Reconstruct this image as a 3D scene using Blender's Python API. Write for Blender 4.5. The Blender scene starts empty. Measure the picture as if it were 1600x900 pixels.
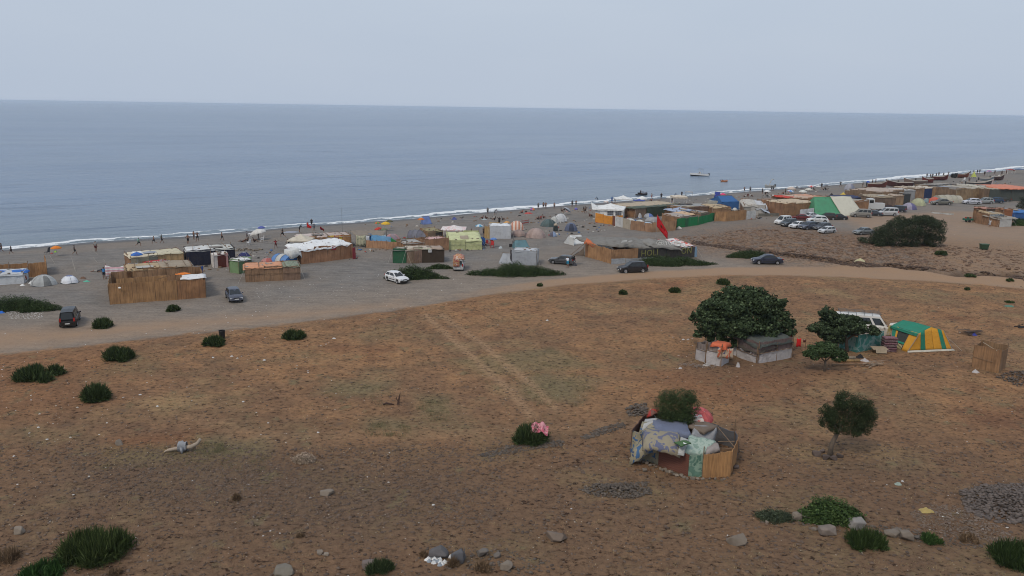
import bpy, bmesh, math, random
import numpy as np
from mathutils import Vector, Matrix, noise
random.seed(7); R = math.radians
S = bpy.context.scene
C = S.collection
# ---------------------------------------------------------------- camera
F = 1250.0; PITCH = math.atan(281.5/F); ROLL = R(0.895); CH = 24.0
cf = Vector((0, math.cos(PITCH), -math.sin(PITCH)))
cu0 = Vector((0, math.sin(PITCH), math.cos(PITCH))); cr0 = Vector((1, 0, 0))
cr = cr0*math.cos(ROLL)+cu0*math.sin(ROLL); cu = cu0*math.cos(ROLL)-cr0*math.sin(ROLL)
cam = bpy.data.objects.new('camera', bpy.data.cameras.new('camera')); C.objects.link(cam)
m = Matrix((cr, cu, -cf)).transposed().to_4x4(); m.translation = (0, 0, CH); cam.matrix_world = m
cam.data.sensor_width = 36; cam.data.lens = 36*F/1600; cam.data.clip_start = 0.5; cam.data.clip_end = 120000
S.camera = cam
# ---------------------------------------------------------------- sky, sun, exposure
SUN_EL, SUN_AZ = R(52), R(215)
W = bpy.data.worlds.new('World'); S.world = W; W.use_nodes = True
nt = W.node_tree; nt.nodes.clear()
sky = nt.nodes.new('ShaderNodeTexSky'); sky.sky_type = 'NISHITA'; sky.sun_disc = False
sky.sun_elevation = SUN_EL; sky.sun_rotation = SUN_AZ; sky.air_density = 1.5; sky.dust_density = 5; sky.ozone_density = 2
mix = nt.nodes.new('ShaderNodeMix'); mix.data_type = 'RGBA'; mix.inputs[0].default_value = 0.9
cn = nt.nodes.new('ShaderNodeTexNoise'); cn.inputs['Scale'].default_value = 1.6; cn.inputs['Detail'].default_value = 5        # thin uneven veil of high overcast
cm = nt.nodes.new('ShaderNodeMapping'); cm.inputs['Scale'].default_value = (1, 1, 3.5); tcw = nt.nodes.new('ShaderNodeTexCoord'); nt.links.new(tcw.outputs['Generated'], cm.inputs[0]); nt.links.new(cm.outputs[0], cn.inputs['Vector'])
cr_w = nt.nodes.new('ShaderNodeValToRGB'); cr_w.color_ramp.elements[0].position = .3; cr_w.color_ramp.elements[1].position = .7; cr_w.color_ramp.elements[0].color = (4.95, 5.78, 7.10, 1); cr_w.color_ramp.elements[1].color = (5.42, 6.18, 7.36, 1)
nt.links.new(cn.outputs[0], cr_w.inputs[0]); nt.links.new(cr_w.outputs[0], mix.inputs[7])
bg = nt.nodes.new('ShaderNodeBackground'); bg.inputs[1].default_value = 0.1
out = nt.nodes.new('ShaderNodeOutputWorld')
nt.links.new(sky.outputs[0], mix.inputs[6]); nt.links.new(mix.outputs[2], bg.inputs[0]); nt.links.new(bg.outputs[0], out.inputs[0])
sl = bpy.data.lights.new('sun', 'SUN'); sl.energy = 1.45; sl.angle = R(16); sl.color = (1, .89, .74)
so = bpy.data.objects.new('sun', sl); C.objects.link(so)
sd = Vector((math.sin(SUN_AZ)*math.cos(SUN_EL), math.cos(SUN_AZ)*math.cos(SUN_EL), math.sin(SUN_EL)))
so.rotation_euler = sd.to_track_quat('Z', 'Y').to_euler(); so.location = sd*100
S.view_settings.view_transform = 'Standard'; S.view_settings.look = 'None'; S.view_settings.exposure = 0; S.view_settings.gamma = 1
S.render.film_transparent = False
S.cycles.filter_width = 1.0; S.cycles.max_bounces = 6; S.cycles.volume_bounces = 1; S.cycles.transparent_max_bounces = 8
HAZE = 0.00009
# ---------------------------------------------------------------- terrain height and pixel-to-ground survey
SEA = -1.5
def ray(px, py):
    return (cf + cr*((px-800)/F) + cu*((450-py)/F))
def onz(px, py, z):
    d = ray(px, py); t = (z-CH)/d.z
    return d.x*t, d.y*t
def curve(pts, z=0):
    w = sorted(onz(px, py, z) for px, py in pts)
    xs = [p[0] for p in w]; ys = [p[1] for p in w]
    s0 = (ys[1]-ys[0])/(xs[1]-xs[0]); s1 = (ys[-1]-ys[-2])/(xs[-1]-xs[-2])
    xs = [xs[0]-600]+xs+[xs[-1]+900]; ys = [ys[0]-600*s0]+ys+[ys[-1]+900*s1]
    return np.array(xs), np.array(ys)
SHX, SHY = curve([(0, 392), (150, 379), (300, 370), (480, 354), (640, 343), (880, 322), (1060, 308.5), (1200, 297.5), (1300, 290), (1400, 281), (1500, 273), (1600, 264.5)], SEA)
FEX, FEY = curve([(-150, 570), (0, 553), (130, 541), (300, 522), (450, 508), (600, 489), (760, 463), (880, 446), (1000, 437), (1130, 431), (1300, 432), (1480, 441), (1600, 452)])
GLX, GLY = curve([(1085, 378), (1130, 383), (1190, 394), (1260, 404), (1330, 412), (1400, 419), (1500, 427), (1600, 436)])
_r = random.Random(3)
WV = [(_r.uniform(-1, 1)*f, _r.uniform(-1, 1)*f, _r.uniform(0, 6.28), a) for f, a in [(.05, .10), (.09, .08), (.16, .05), (.3, .035), (.5, .025), (.9, .02), (1.5, .014), (2.4, .012), (3.6, .01), (5.2, .008)]]
def sstep(a, b, v):
    t = np.clip((v-a)/(b-a), 0, 1); return t*t*(3-2*t)
def shore_d(x, y):
    return (np.interp(x, SHX, SHY)-y)*0.82
def hgt(x, y):
    x = np.asarray(x, float); y = np.asarray(y, float)
    d = shore_d(x, y)
    z = np.where(d > 0, SEA+1.5*sstep(-6, 24, d), SEA+1.5*sstep(-6, 24, d)+np.maximum(d, -40)*0.09)
    n = sum(a*np.sin(fx*x+fy*y+p) for fx, fy, p, a in WV)
    z = z+n*sstep(4, 30, d)
    fe = np.interp(x, FEX, FEY)-y
    z = z+0.35*sstep(-1, 4, fe)*sstep(6, 30, d)
    g = np.interp(x, GLX, GLY)-y                                  # eroded gully on the right
    on = sstep(GLX[1]-2, GLX[1]+14, x)
    wob = 1.6*np.sin(x*.35)+.8*np.sin(x*.9+1)
    z = z-on*1.5*np.exp(-((g+wob)/1.5)**2)+on*.45*np.exp(-((g+wob-4)/2.2)**2)
    z = z+on*sstep(-38, -4, g)*sstep(8, -4, g)*.30*np.sin(x*.8+np.sin(y*.7)*2)*np.sin(y*.95+np.sin(x*.5)*2)
    return z
def at(px, py):
    z = 0.0
    for _ in range(8):
        x, y = onz(px, py, z); z = .35*z+.65*float(hgt(x, y))
    z = float(hgt(x, y))
    return Vector((x, y, z))
def mp(px, py):                      # metres per photo pixel at that ground point
    p = at(px, py); return (p-Vector((0, 0, CH))).dot(cf)/F
# ---------------------------------------------------------------- materials
MATS = {}
def newmat(name):
    m = bpy.data.materials.new(name); m.use_nodes = True; nt = m.node_tree
    b = nt.nodes['Principled BSDF']; return m, nt, b
def N(nt, typ, **k):
    n = nt.nodes.new(typ)
    for a, v in k.items():
        if a.startswith('i_'): n.inputs[a[2:].replace('_', ' ')].default_value = v
        else: setattr(n, a, v)
    return n
def ramp(nt, fac, stops):
    r = nt.nodes.new('ShaderNodeValToRGB'); e = r.color_ramp.elements
    while len(e) < len(stops): e.new(.5)
    for s, (p, c) in zip(e, stops): s.position = p; s.color = (*c, 1) if len(c) == 3 else c
    nt.links.new(fac, r.inputs[0]); return r.outputs[0]
def mixc(nt, fac, a, b, mode='MIX'):
    n = nt.nodes.new('ShaderNodeMix'); n.data_type = 'RGBA'; n.blend_type = mode
    for s, v in ((0, fac), (6, a), (7, b)):
        if hasattr(v, 'links') or isinstance(v, bpy.types.NodeSocket): nt.links.new(v, n.inputs[s])
        elif s == 0: n.inputs[0].default_value = v
        else: n.inputs[s].default_value = (*v, 1)
    return n.outputs[2]
def math_(nt, op, a, b=None, clamp=False):
    n = nt.nodes.new('ShaderNodeMath'); n.operation = op; n.use_clamp = clamp
    for i, v in ((0, a), (1, b)):
        if v is None: continue
        if isinstance(v, bpy.types.NodeSocket): nt.links.new(v, n.inputs[i])
        else: n.inputs[i].default_value = v
    return n.outputs[0]
def tex(nt, kind, scale, vec=None, detail=4, rough=.55, sc3=None, dist=0):
    n = nt.nodes.new('ShaderNodeTexNoise' if kind == 'n' else 'ShaderNodeTexVoronoi')
    n.inputs['Scale'].default_value = scale
    if kind == 'n': n.inputs['Detail'].default_value = detail; n.inputs['Roughness'].default_value = rough; n.inputs['Distortion'].default_value = dist
    if vec is not None:
        if sc3:
            mpn = nt.nodes.new('ShaderNodeMapping'); mpn.inputs['Scale'].default_value = sc3
            nt.links.new(vec, mpn.inputs[0]); vec = mpn.outputs[0]
        nt.links.new(vec, n.inputs['Vector'])
    return n.outputs[0]
def objco(nt): return nt.nodes.new('ShaderNodeTexCoord').outputs['Object']
def bump(nt, b, h, strength, dist=.02):
    n = nt.nodes.new('ShaderNodeBump'); n.inputs['Strength'].default_value = strength; n.inputs['Distance'].default_value = dist
    nt.links.new(h, n.inputs['Height']); nt.links.new(n.outputs[0], b.inputs['Normal'])
def cloth(col, vary=.16, rough=.75):
    k = ('cloth', tuple(col), vary)
    if k in MATS: return MATS[k]
    m, nt, b = newmat('cloth'); co = objco(nt)
    n1 = tex(nt, 'n', 1.3, co, 5, .65); c = Vector(col)
    dirt = c*(1-vary*1.7)+Vector((.20, .16, .12))*vary*.8
    cc = ramp(nt, n1, [(.32, tuple(dirt)), (.5, tuple(c)), (.7, tuple(c*(1+vary*.4)))])
    nt.links.new(cc, b.inputs['Base Color']); b.inputs['Roughness'].default_value = rough
    b.inputs['Specular IOR Level'].default_value = .25
    bump(nt, b, tex(nt, 'n', 3.5, co, 4, .6, dist=1.2), .7, .12)
    MATS[k] = m; return m
def stripes(c1, c2, scale=6, axis=0):
    k = ('stripe', c1, c2, scale, axis)
    if k in MATS: return MATS[k]
    m, nt, b = newmat('striped_cloth'); co = objco(nt); sp = nt.nodes.new('ShaderNodeSeparateXYZ'); nt.links.new(co, sp.inputs[0])
    s = math_(nt, 'SINE', math_(nt, 'MULTIPLY', sp.outputs[axis], scale)); s = math_(nt, 'GREATER_THAN', s, 0)
    nt.links.new(mixc(nt, s, c1, c2), b.inputs['Base Color']); b.inputs['Roughness'].default_value = .8
    MATS[k] = m; return m
def blotch(cols, scale=1.0, rough=.8):
    k = ('blotch', tuple(cols), scale)
    if k in MATS: return MATS[k]
    m, nt, b = newmat('printed_cloth'); co = objco(nt)
    n1 = tex(nt, 'n', scale, co, 3, .5, dist=.8)
    r = nt.nodes.new('ShaderNodeValToRGB'); r.color_ramp.interpolation = 'LINEAR'; e = r.color_ramp.elements
    n = len(cols); st = []
    for i, c in enumerate(cols):
        a = .3+.4*i/n; st += [(a, c), (a+.4/n*.8, c)]
    while len(e) < len(st): e.new(.5)
    for s, (p, c) in zip(e, st): s.position = p; s.color = (*c, 1)
    nt.links.new(n1, r.inputs[0]); nt.links.new(r.outputs[0], b.inputs['Base Color']); b.inputs['Roughness'].default_value = rough
    bump(nt, b, tex(nt, 'n', 3, co, 4, .6), .6, .1)
    MATS[k] = m; return m
def reed(col=(.40, .235, .12), vary=.3):
    k = ('reed', tuple(col))
    if k in MATS: return MATS[k]
    m, nt, b = newmat('reed_matting'); co = objco(nt); c = Vector(col)
    n1 = tex(nt, 'n', 1, co, 3, .6, sc3=(9, 9, .5)); n2 = tex(nt, 'n', .7, co, 3, .5)
    a = ramp(nt, n1, [(.3, tuple(c*(1-vary*1.3))), (.5, tuple(c)), (.72, tuple(c*(1+vary*.5)))])
    d = ramp(nt, n2, [(.35, (.72, .70, .70)), (.62, (1.06, 1.05, 1.03))])
    nt.links.new(mixc(nt, 1, a, d, 'MULTIPLY'), b.inputs['Base Color']); b.inputs['Roughness'].default_value = .85
    bump(nt, b, tex(nt, 'n', 1, co, 2, .5, sc3=(22, 22, .6)), .8, .04)
    MATS[k] = m; return m
def plain(col, rough=.6, metal=0, name='paint', vary=.12, spec=.4):
    k = ('plain', tuple(col), rough, metal)
    if k in MATS: return MATS[k]
    m, nt, b = newmat(name); co = objco(nt); c = Vector(col)
    n1 = tex(nt, 'n', 2.5, co, 4, .6)
    nt.links.new(ramp(nt, n1, [(.3, tuple(c*(1-vary))), (.7, tuple(c*(1+vary*.5)))]), b.inputs['Base Color'])
    b.inputs['Roughness'].default_value = rough; b.inputs['Metallic'].default_value = metal; b.inputs['Specular IOR Level'].default_value = spec
    MATS[k] = m; return m
def carpaint(col):
    k = ('car', tuple(col))
    if k in MATS: return MATS[k]
    m, nt, b = newmat('car_paint'); co = objco(nt); sp = nt.nodes.new('ShaderNodeSeparateXYZ'); nt.links.new(co, sp.inputs[0])
    n1 = tex(nt, 'n', 2, co, 4, .6)
    dust = math_(nt, 'MULTIPLY', math_(nt, 'SUBTRACT', 1.05, sp.outputs[2], True), n1)      # road dust thicker low on the sills
    dust = math_(nt, 'ADD', math_(nt, 'MULTIPLY', dust, .22), .015, True)
    nt.links.new(mixc(nt, dust, col, (.25, .20, .15)), b.inputs['Base Color'])
    b.inputs['Roughness'].default_value = .32; b.inputs['Coat Weight'].default_value = .03; b.inputs['Specular IOR Level'].default_value = .22
    nt.links.new(math_(nt, 'ADD', math_(nt, 'MULTIPLY', dust, .6), .25), b.inputs['Roughness'])
    MATS[k] = m; return m
def glassy():
    if 'glass' in MATS: return MATS['glass']
    m, nt, b = newmat('dark_car_glass'); b.inputs['Base Color'].default_value = (.02, .024, .026, 1); b.inputs['Roughness'].default_value = .12; b.inputs['Specular IOR Level'].default_value = .6
    MATS['glass'] = m; return m
def leafm(c1, c2, name='leaves'):
    k = ('leaf', c1, c2)
    if k in MATS: return MATS[k]
    m, nt, b = newmat(name); g = nt.nodes.new('ShaderNodeNewGeometry')
    n = tex(nt, 'n', .9, objco(nt), 3, .6)
    f = math_(nt, 'ADD', math_(nt, 'MULTIPLY', g.outputs['Random Per Island'], .6), math_(nt, 'MULTIPLY', math_(nt, 'SUBTRACT', n, .3), .9), True)
    lt = math_(nt, 'GREATER_THAN', math_(nt, 'FRACT', math_(nt, 'MULTIPLY', g.outputs['Random Per Island'], 37.3)), .90)
    nt.links.new(mixc(nt, math_(nt, 'MULTIPLY', lt, .6), mixc(nt, f, c1, c2), tuple(v*1.9+.012 for v in c2)), b.inputs['Base Color']); b.inputs['Roughness'].default_value = .75; b.inputs['Specular IOR Level'].default_value = .10
    MATS[k] = m; return m
def bark(c=(.16, .12, .09)): return plain(c, .9, name='bark', vary=.4)
def stonem(c1=(.09, .075, .06), c2=(.27, .22, .17)):
    k = ('stone', c1, c2)
    if k in MATS: return MATS[k]
    m, nt, b = newmat('stone'); g = nt.nodes.new('ShaderNodeNewGeometry'); n = tex(nt, 'n', 3, objco(nt), 5, .65)
    f = math_(nt, 'MULTIPLY', math_(nt, 'ADD', g.outputs['Random Per Island'], n), .6, True)
    nt.links.new(mixc(nt, f, c1, c2), b.inputs['Base Color']); b.inputs['Roughness'].default_value = .85
    bump(nt, b, tex(nt, 'n', 9, objco(nt), 4, .6), .5, .05)
    MATS[k] = m; return m
# ---------------------------------------------------------------- mesh helpers
class MB:
    def __init__(s): s.v = []; s.f = []
    def add(s, v, f):
        o = len(s.v); s.v += [Vector(p) for p in v]; s.f += [tuple(i+o for i in q) for q in f]; return s
    def box(s, c, size, rz=0, tilt=None):
        x, y, z = [q/2 for q in size]; M = Matrix.Rotation(rz, 3, 'Z')
        if tilt: M = M @ tilt
        c = Vector(c)
        return s.add([c+M@Vector((i*x, j*y, k*z)) for k in (-1, 1) for j in (-1, 1) for i in (-1, 1)],
                     [(0, 2, 3, 1), (4, 5, 7, 6), (0, 1, 5, 4), (2, 6, 7, 3), (0, 4, 6, 2), (1, 3, 7, 5)])
    def tube(s, pts, r, n=6, r2=None, cap=True):
        pts = [Vector(p) for p in pts]; k = len(pts); rs = r if isinstance(r, (list, tuple)) else [r+((r2 if r2 is not None else r)-r)*i/(k-1) for i in range(k)]
        V = []
        for i, p in enumerate(pts):
            t = (pts[min(i+1, k-1)]-pts[max(i-1, 0)]).normalized()
            a = t.cross(Vector((0, 0, 1)) if abs(t.z) < .9 else Vector((1, 0, 0))).normalized(); b = t.cross(a)
            V += [p+(a*math.cos(2*math.pi*j/n)+b*math.sin(2*math.pi*j/n))*rs[i] for j in range(n)]
        Fq = [(i*n+j, i*n+(j+1) % n, (i+1)*n+(j+1) % n, (i+1)*n+j) for i in range(k-1) for j in range(n)]
        if cap: Fq += [tuple(range(n-1, -1, -1)), tuple((k-1)*n+j for j in range(n))]
        return s.add(V, Fq)
    def grid(s, fn, nu, nv, thick=0, closed_u=False):
        P = [[Vector(fn(i/nu, j/nv)) for j in range(nv+1)] for i in range(nu+1)]
        def idx(i, j): return i*(nv+1)+j
        V = [p for row in P for p in row]; Fq = [(idx(i, j), idx(i+1, j), idx(i+1, j+1), idx(i, j+1)) for i in range(nu) for j in range(nv)]
        if thick:
            V2 = []
            for i in range(nu+1):
                for j in range(nv+1):
                    du = P[min(i+1, nu)][j]-P[max(i-1, 0)][j]; dv = P[i][min(j+1, nv)]-P[i][max(j-1, 0)]
                    n = du.cross(dv); n = n.normalized() if n.length > 1e-9 else Vector((0, 0, 1))
                    V2.append(P[i][j]-n*thick)
            o = len(V); V = V+V2; Fq += [tuple(q+o for q in reversed(f)) for f in Fq]
            for i in range(nu):
                Fq += [(idx(i, 0), idx(i, 0)+o, idx(i+1, 0)+o, idx(i+1, 0)), (idx(i+1, nv), idx(i+1, nv)+o, idx(i, nv)+o, idx(i, nv))]
            for j in range(nv):
                Fq += [(idx(0, j+1), idx(0, j+1)+o, idx(0, j)+o, idx(0, j)), (idx(nu, j), idx(nu, j)+o, idx(nu, j+1)+o, idx(nu, j+1))]
        return s.add(V, Fq)
    def mesh(s, name, smooth=False):
        me = bpy.data.meshes.new(name); me.from_pydata([tuple(v) for v in s.v], [], s.f)
        if smooth: me.polygons.foreach_set('use_smooth', [True]*len(me.polygons))
        me.update(); return me
def link(name, me, mat, parent=None, mw=None, label=None):
    o = bpy.data.objects.new(name, me); C.objects.link(o)
    if parent: o.parent = parent
    if mw is not None: o.matrix_local = mw
    if mat:
        if not me.materials: me.materials.append(mat)
        elif me.materials[0] != mat: o.material_slots[0].link = 'OBJECT'; o.material_slots[0].material = mat
    if label: o['label'] = label
    return o
def part(name, mb, mat, parent, smooth=False, label=None): return link(name, mb.mesh(name, smooth), mat, parent, label=label)
def thing(name, label, cat, loc, rz=0, group=None, scale=1):
    o = bpy.data.objects.new(name, None); C.objects.link(o); o.location = loc; o.rotation_euler = (0, 0, rz); o.scale = (scale,)*3
    o.empty_display_size = .3; tagp(o, label, cat, group); return o
def tagp(o, label, cat, group=None, kind=None):
    if label: o['label'] = label
    if cat: o['category'] = cat
    if group: o['group'] = group
    if kind: o['kind'] = kind
    return o
def kit(proto, root, roles):           # proto: (part name, mesh, role, parent index); every part its own object, meshes shared
    obs = []
    for nm, me, role, pi in proto:
        mt = roles.get(role) if role in roles else None
        o = bpy.data.objects.new(nm, me); C.objects.link(o); o.parent = root if pi is None else obs[pi]
        if mt:
            if not me.materials: me.materials.append(mt)
            elif me.materials[0] != mt: o.material_slots[0].link = 'OBJECT'; o.material_slots[0].material = mt
        obs.append(o)
    return obs
def nz(*p): return noise.noise(Vector(p))
# ---------------------------------------------------------------- ground
def axis(segs):
    a = []
    for lo, hi, st in segs: a += list(np.arange(lo, hi, st))
    return np.array(a+[segs[-1][1]])
def heightmesh(xs, ys, fn, name):
    X, Y = np.meshgrid(xs, ys); Z = fn(X, Y); nx, ny = len(xs), len(ys)
    me = bpy.data.meshes.new(name); nv = nx*ny; nf = (nx-1)*(ny-1)
    me.vertices.add(nv); me.vertices.foreach_set('co', np.stack([X, Y, Z], -1).astype(np.float32).ravel())
    i = np.arange(nf); r = i//(nx-1); c = i % (nx-1); a = r*nx+c
    q = np.stack([a, a+1, a+nx+1, a+nx], -1).astype(np.int32).ravel()
    me.loops.add(nf*4); me.loops.foreach_set('vertex_index', q); me.polygons.add(nf)
    me.polygons.foreach_set('loop_start', (np.arange(nf)*4).astype(np.int32)); me.polygons.foreach_set('use_smooth', np.ones(nf, bool))
    me.update(calc_edges=True); return me, X.ravel(), Y.ravel(), Z.ravel()
def setattr_(me, nm, v):
    a = me.attributes.new(nm, 'FLOAT', 'POINT'); a.data.foreach_set('value', np.asarray(v, np.float32))
xs = axis([(-3000, -400, 200), (-400, -140, 10), (-140, -70, 1.0), (-70, 75, .35), (75, 180, .8), (180, 420, 2), (420, 900, 15), (900, 6000, 300)])
ys = axis([(-600, -20, 20), (-20, 26, 3), (26, 110, .35), (110, 200, .8), (200, 420, 2), (420, 900, 15), (900, 5000, 300)])
me, X, Y, Z = heightmesh(xs, ys, hgt, 'ground')
def band(Xc, Yc, lo, hi, soft=2):
    g = Y-np.interp(X, Xc, Yc); return sstep(lo-soft, lo, g)*sstep(hi+soft, hi, g)
fld = sstep(-1.8, 2.2, np.interp(X, FEX, FEY)-Y)
TAX, TAY = curve([(640, 485), (740, 466), (860, 447), (1000, 434), (1130, 427), (1300, 426), (1480, 432), (1600, 441)])
tan_ = band(TAX, TAY, -7, 3.2, 2.5)*sstep(TAX[1]-10, TAX[1]+22, X)
def poly(pts, soft=2.0):             # soft mask of a convex or concave world polygon surveyed from pixels
    P = [onz(px, py, 0) for px, py in pts]; ins = np.zeros(X.shape, bool); dm = np.full(X.shape, 1e9)
    for (x0, y0), (x1, y1) in zip(P, P[1:]+P[:1]):
        c = ((y0 > Y) != (y1 > Y)) & (X < (x1-x0)*(Y-y0)/((y1-y0) or 1e-9)+x0); ins ^= c
        L2 = (x1-x0)**2+(y1-y0)**2; t = np.clip(((X-x0)*(x1-x0)+(Y-y0)*(y1-y0))/L2, 0, 1)
        dm = np.minimum(dm, np.hypot(X-x0-t*(x1-x0), Y-y0-t*(y1-y0)))
    return sstep(-soft, soft, np.where(ins, dm, -dm))
tan_ = np.maximum(tan_, poly([(1290, 338), (1480, 330), (1700, 330), (1700, 440), (1480, 425), (1400, 380), (1320, 350)], 5)*.8)
tan_ = np.maximum(tan_, poly([(-200, 520), (150, 505), (330, 492), (560, 478), (640, 470), (640, 482), (450, 505), (300, 519), (0, 550), (-200, 575)], 5)*.9)
rough = poly([(1010, 383), (1100, 362), (1190, 350), (1350, 364), (1500, 372), (1700, 385), (1700, 445), (1450, 428), (1250, 417), (1130, 398)], 10)
gl = np.interp(X, GLX, GLY)-Y
scar = sstep(GLX[1]-2, GLX[1]+14, X)*np.exp(-((gl+1.6*np.sin(X*.35)+.8*np.sin(X*.9+1))/2.1)**2)
def line(pts, w):
    P = [onz(px, py, 0) for px, py in pts]; dm = np.full(X.shape, 1e9)
    for (x0, y0), (x1, y1) in zip(P, P[1:]):
        L2 = (x1-x0)**2+(y1-y0)**2; t = np.clip(((X-x0)*(x1-x0)+(Y-y0)*(y1-y0))/L2, 0, 1)
        dm = np.minimum(dm, np.hypot(X-x0-t*(x1-x0), Y-y0-t*(y1-y0)))
    return np.exp(-(dm/w)**2)
track = np.maximum(line([(665, 497), (720, 548), (790, 612), (830, 660)], .45), line([(690, 497), (748, 540), (825, 605), (870, 650)], .45))
track = np.maximum(track, .3*line([(300, 660), (420, 690), (700, 690), (860, 680), (960, 672), (1010, 690)], .8))
dark = np.maximum.reduce([poly([(150, 710), (700, 735), (760, 770), (560, 850), (200, 790), (80, 740)], 4)*.8,
                          poly([(1090, 560), (1280, 565), (1290, 590), (1180, 610), (1060, 600)], 2)*.8,
                          poly([(1290, 730), (1420, 735), (1430, 750), (1300, 745)], 1.5)*.8, poly([(940, 640), (1000, 660), (980, 720), (960, 700)], 1.5)*.4])
redp = np.maximum.reduce([poly([(170, 690), (330, 680), (300, 715), (160, 730)], 1.2), poly([(1000, 585), (1280, 590), (1200, 630), (1050, 640)], 3)*.8, poly([(-200, 560), (200, 545), (150, 640), (-200, 700)], 4)*.6])
setattr_(me, 'fieldmask', fld); setattr_(me, 'tanmask', tan_); setattr_(me, 'roughmask', np.clip(rough, 0, 1)); setattr_(me, 'scar', scar)
inland = np.clip(sstep(26, 2, Y-np.interp(X, FEX, FEY)), 0, 1)*sstep(25, 60, shore_d(X, Y))
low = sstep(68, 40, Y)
weedm = np.maximum.reduce([poly(p_, 1.2) for p_ in ([(650, 625), (700, 625), (705, 660), (660, 655)], [(575, 660), (640, 665), (640, 685), (570, 680)], [(310, 690), (350, 690), (355, 712), (310, 712)], [(820, 590), (940, 600), (900, 640), (820, 630)], [(700, 570), (860, 550), (940, 580), (760, 595)], [(170, 705), (300, 705), (420, 690), (420, 720), (160, 735)], [(520, 600), (620, 605), (580, 625), (500, 620)])])
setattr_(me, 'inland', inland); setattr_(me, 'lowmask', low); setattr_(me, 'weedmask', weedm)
setattr_(me, 'wet', sstep(5.0, 1.2, shore_d(X, Y))); setattr_(me, 'track', track); setattr_(me, 'darkmask', dark); setattr_(me, 'redmask', redp)
gm, nt, b = newmat('earth_and_sand')
co = nt.nodes.new('ShaderNodeTexCoord').outputs['Object']
def A(n): q = nt.nodes.new('ShaderNodeAttribute'); q.attribute_name = n; return q.outputs['Fac']
nbig = tex(nt, 'n', .06, co, 6, .6); nmid = tex(nt, 'n', .45, co, 6, .65); nfine = tex(nt, 'n', 3.2, co, 6, .7); nv = tex(nt, 'n', 9, co, 3, .6); nclod = tex(nt, 'n', 2.0, co, 5, .75, dist=.6)
field = ramp(nt, nbig, [(.3, (.255, .126, .066)), (.43, (.365, .205, .103)), (.54, (.275, .156, .086)), (.68, (.41, .252, .13))])
patch = ramp(nt, nmid, [(.30, (.62, .62, .64)), (.5, (.96, .96, .96)), (.68, (1.18, 1.15, 1.08))])
field = mixc(nt, .95, field, patch, 'MULTIPLY')
field = mixc(nt, math_(nt, 'MULTIPLY', A('lowmask'), .78), field, (.178, .112, .070))  # lens vignetting painted into the nearer, browner ground colour
grassy = math_(nt, 'MULTIPLY', ramp(nt, tex(nt, 'n', .12, co, 4, .6), [(.5, (0, 0, 0)), (.66, (1, 1, 1))]), ramp(nt, nfine, [(.4, (.1,)*3), (.6, (.7,)*3)]))
field = mixc(nt, grassy, field, (.27, .205, .105))
field = mixc(nt, math_(nt, 'MULTIPLY', A('darkmask'), ramp(nt, nmid, [(.35, (.30,)*3), (.6, (.85,)*3)])), field, (.150, .105, .072))
field = mixc(nt, math_(nt, 'MULTIPLY', A('redmask'), .75), field, (.265, .125, .062))
weed = ramp(nt, tex(nt, 'n', .55, co, 4, .6, sc3=(1, .8, 1)), [(.60, (0,)*3), (.70, (.60,)*3)])
field = mixc(nt, math_(nt, 'MAXIMUM', weed, math_(nt, 'MULTIPLY', A('weedmask'), .6)), field, (.215, .185, .100))
field = mixc(nt, math_(nt, 'MULTIPLY', A('track'), .75), field, (.42, .265, .15))
nsp = tex(nt, 'n', 3.6, co, 2.5, .6, sc3=(.75, 1, 1)); nsp2 = tex(nt, 'n', 1.3, co, 5, .7)
sp_ = ramp(nt, nsp, [(.355, (.22, .19, .18)), (.405, (.84, .83, .83)), (.6, (1.0,)*3), (.72, (1.16, 1.14, 1.1))])
field = mixc(nt, ramp(nt, nsp2, [(.35, (.35,)*3), (.55, (1,)*3)]), field, mixc(nt, 1, field, sp_, 'MULTIPLY'))
speck = ramp(nt, nclod, [(.36, (.42, .40, .39)), (.44, (.84, .83, .83)), (.55, (1, 1, 1)), (.7, (1.22, 1.2, 1.15))])
field = mixc(nt, .75, field, speck, 'MULTIPLY')
sand = ramp(nt, nmid, [(.3, (.160, .148, .136)), (.6, (.200, .184, .168))]); sand = mixc(nt, math_(nt, 'MULTIPLY', A('inland'), 1.0, True), sand, ramp(nt, nmid, [(.3, (.205, .170, .140)), (.65, (.268, .218, .172))]))
rut = ramp(nt, tex(nt, 'n', 1, co, 5, .6, sc3=(.25, 1.3, 1)), [(.38, (.80,)*3), (.5, (1,)*3), (.66, (1.12,)*3)]); sand = mixc(nt, .9, sand, rut, 'MULTIPLY')
sand = mixc(nt, ramp(nt, nbig, [(.42, (0,)*3), (.62, (.55,)*3)]), sand, (.235, .190, .150))
sand = mixc(nt, .6, sand, ramp(nt, nfine, [(.36, (.6,)*3), (.5, (1,)*3), (.7, (1.2,)*3)]), 'MULTIPLY')
sand = mixc(nt, math_(nt, 'MULTIPLY', A('roughmask'), ramp(nt, nmid, [(.35, (.3,)*3), (.55, (1,)*3)])), sand, mixc(nt, ramp(nt, nclod, [(.43, (0,)*3), (.52, (1,)*3)]), (.085, .052, .036), (.275, .172, .105)))
edge = math_(nt, 'ADD', A('tanmask'), math_(nt, 'MULTIPLY', math_(nt, 'SUBTRACT', nmid, .5), .9), True)
sand = mixc(nt, math_(nt, 'MULTIPLY', edge, A('tanmask')), sand, mixc(nt, nfine, (.29, .185, .115), (.35, .235, .15)))
sand = mixc(nt, math_(nt, 'MULTIPLY', A('scar'), ramp(nt, nmid, [(.30, (.6,)*3), (.42, (1,)*3)])), sand, (.045, .026, .018))
sand = mixc(nt, A('wet'), sand, (.062, .058, .056))
fe = math_(nt, 'ADD', A('fieldmask'), math_(nt, 'MULTIPLY', math_(nt, 'SUBTRACT', nmid, .5), 1.6), True)
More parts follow.
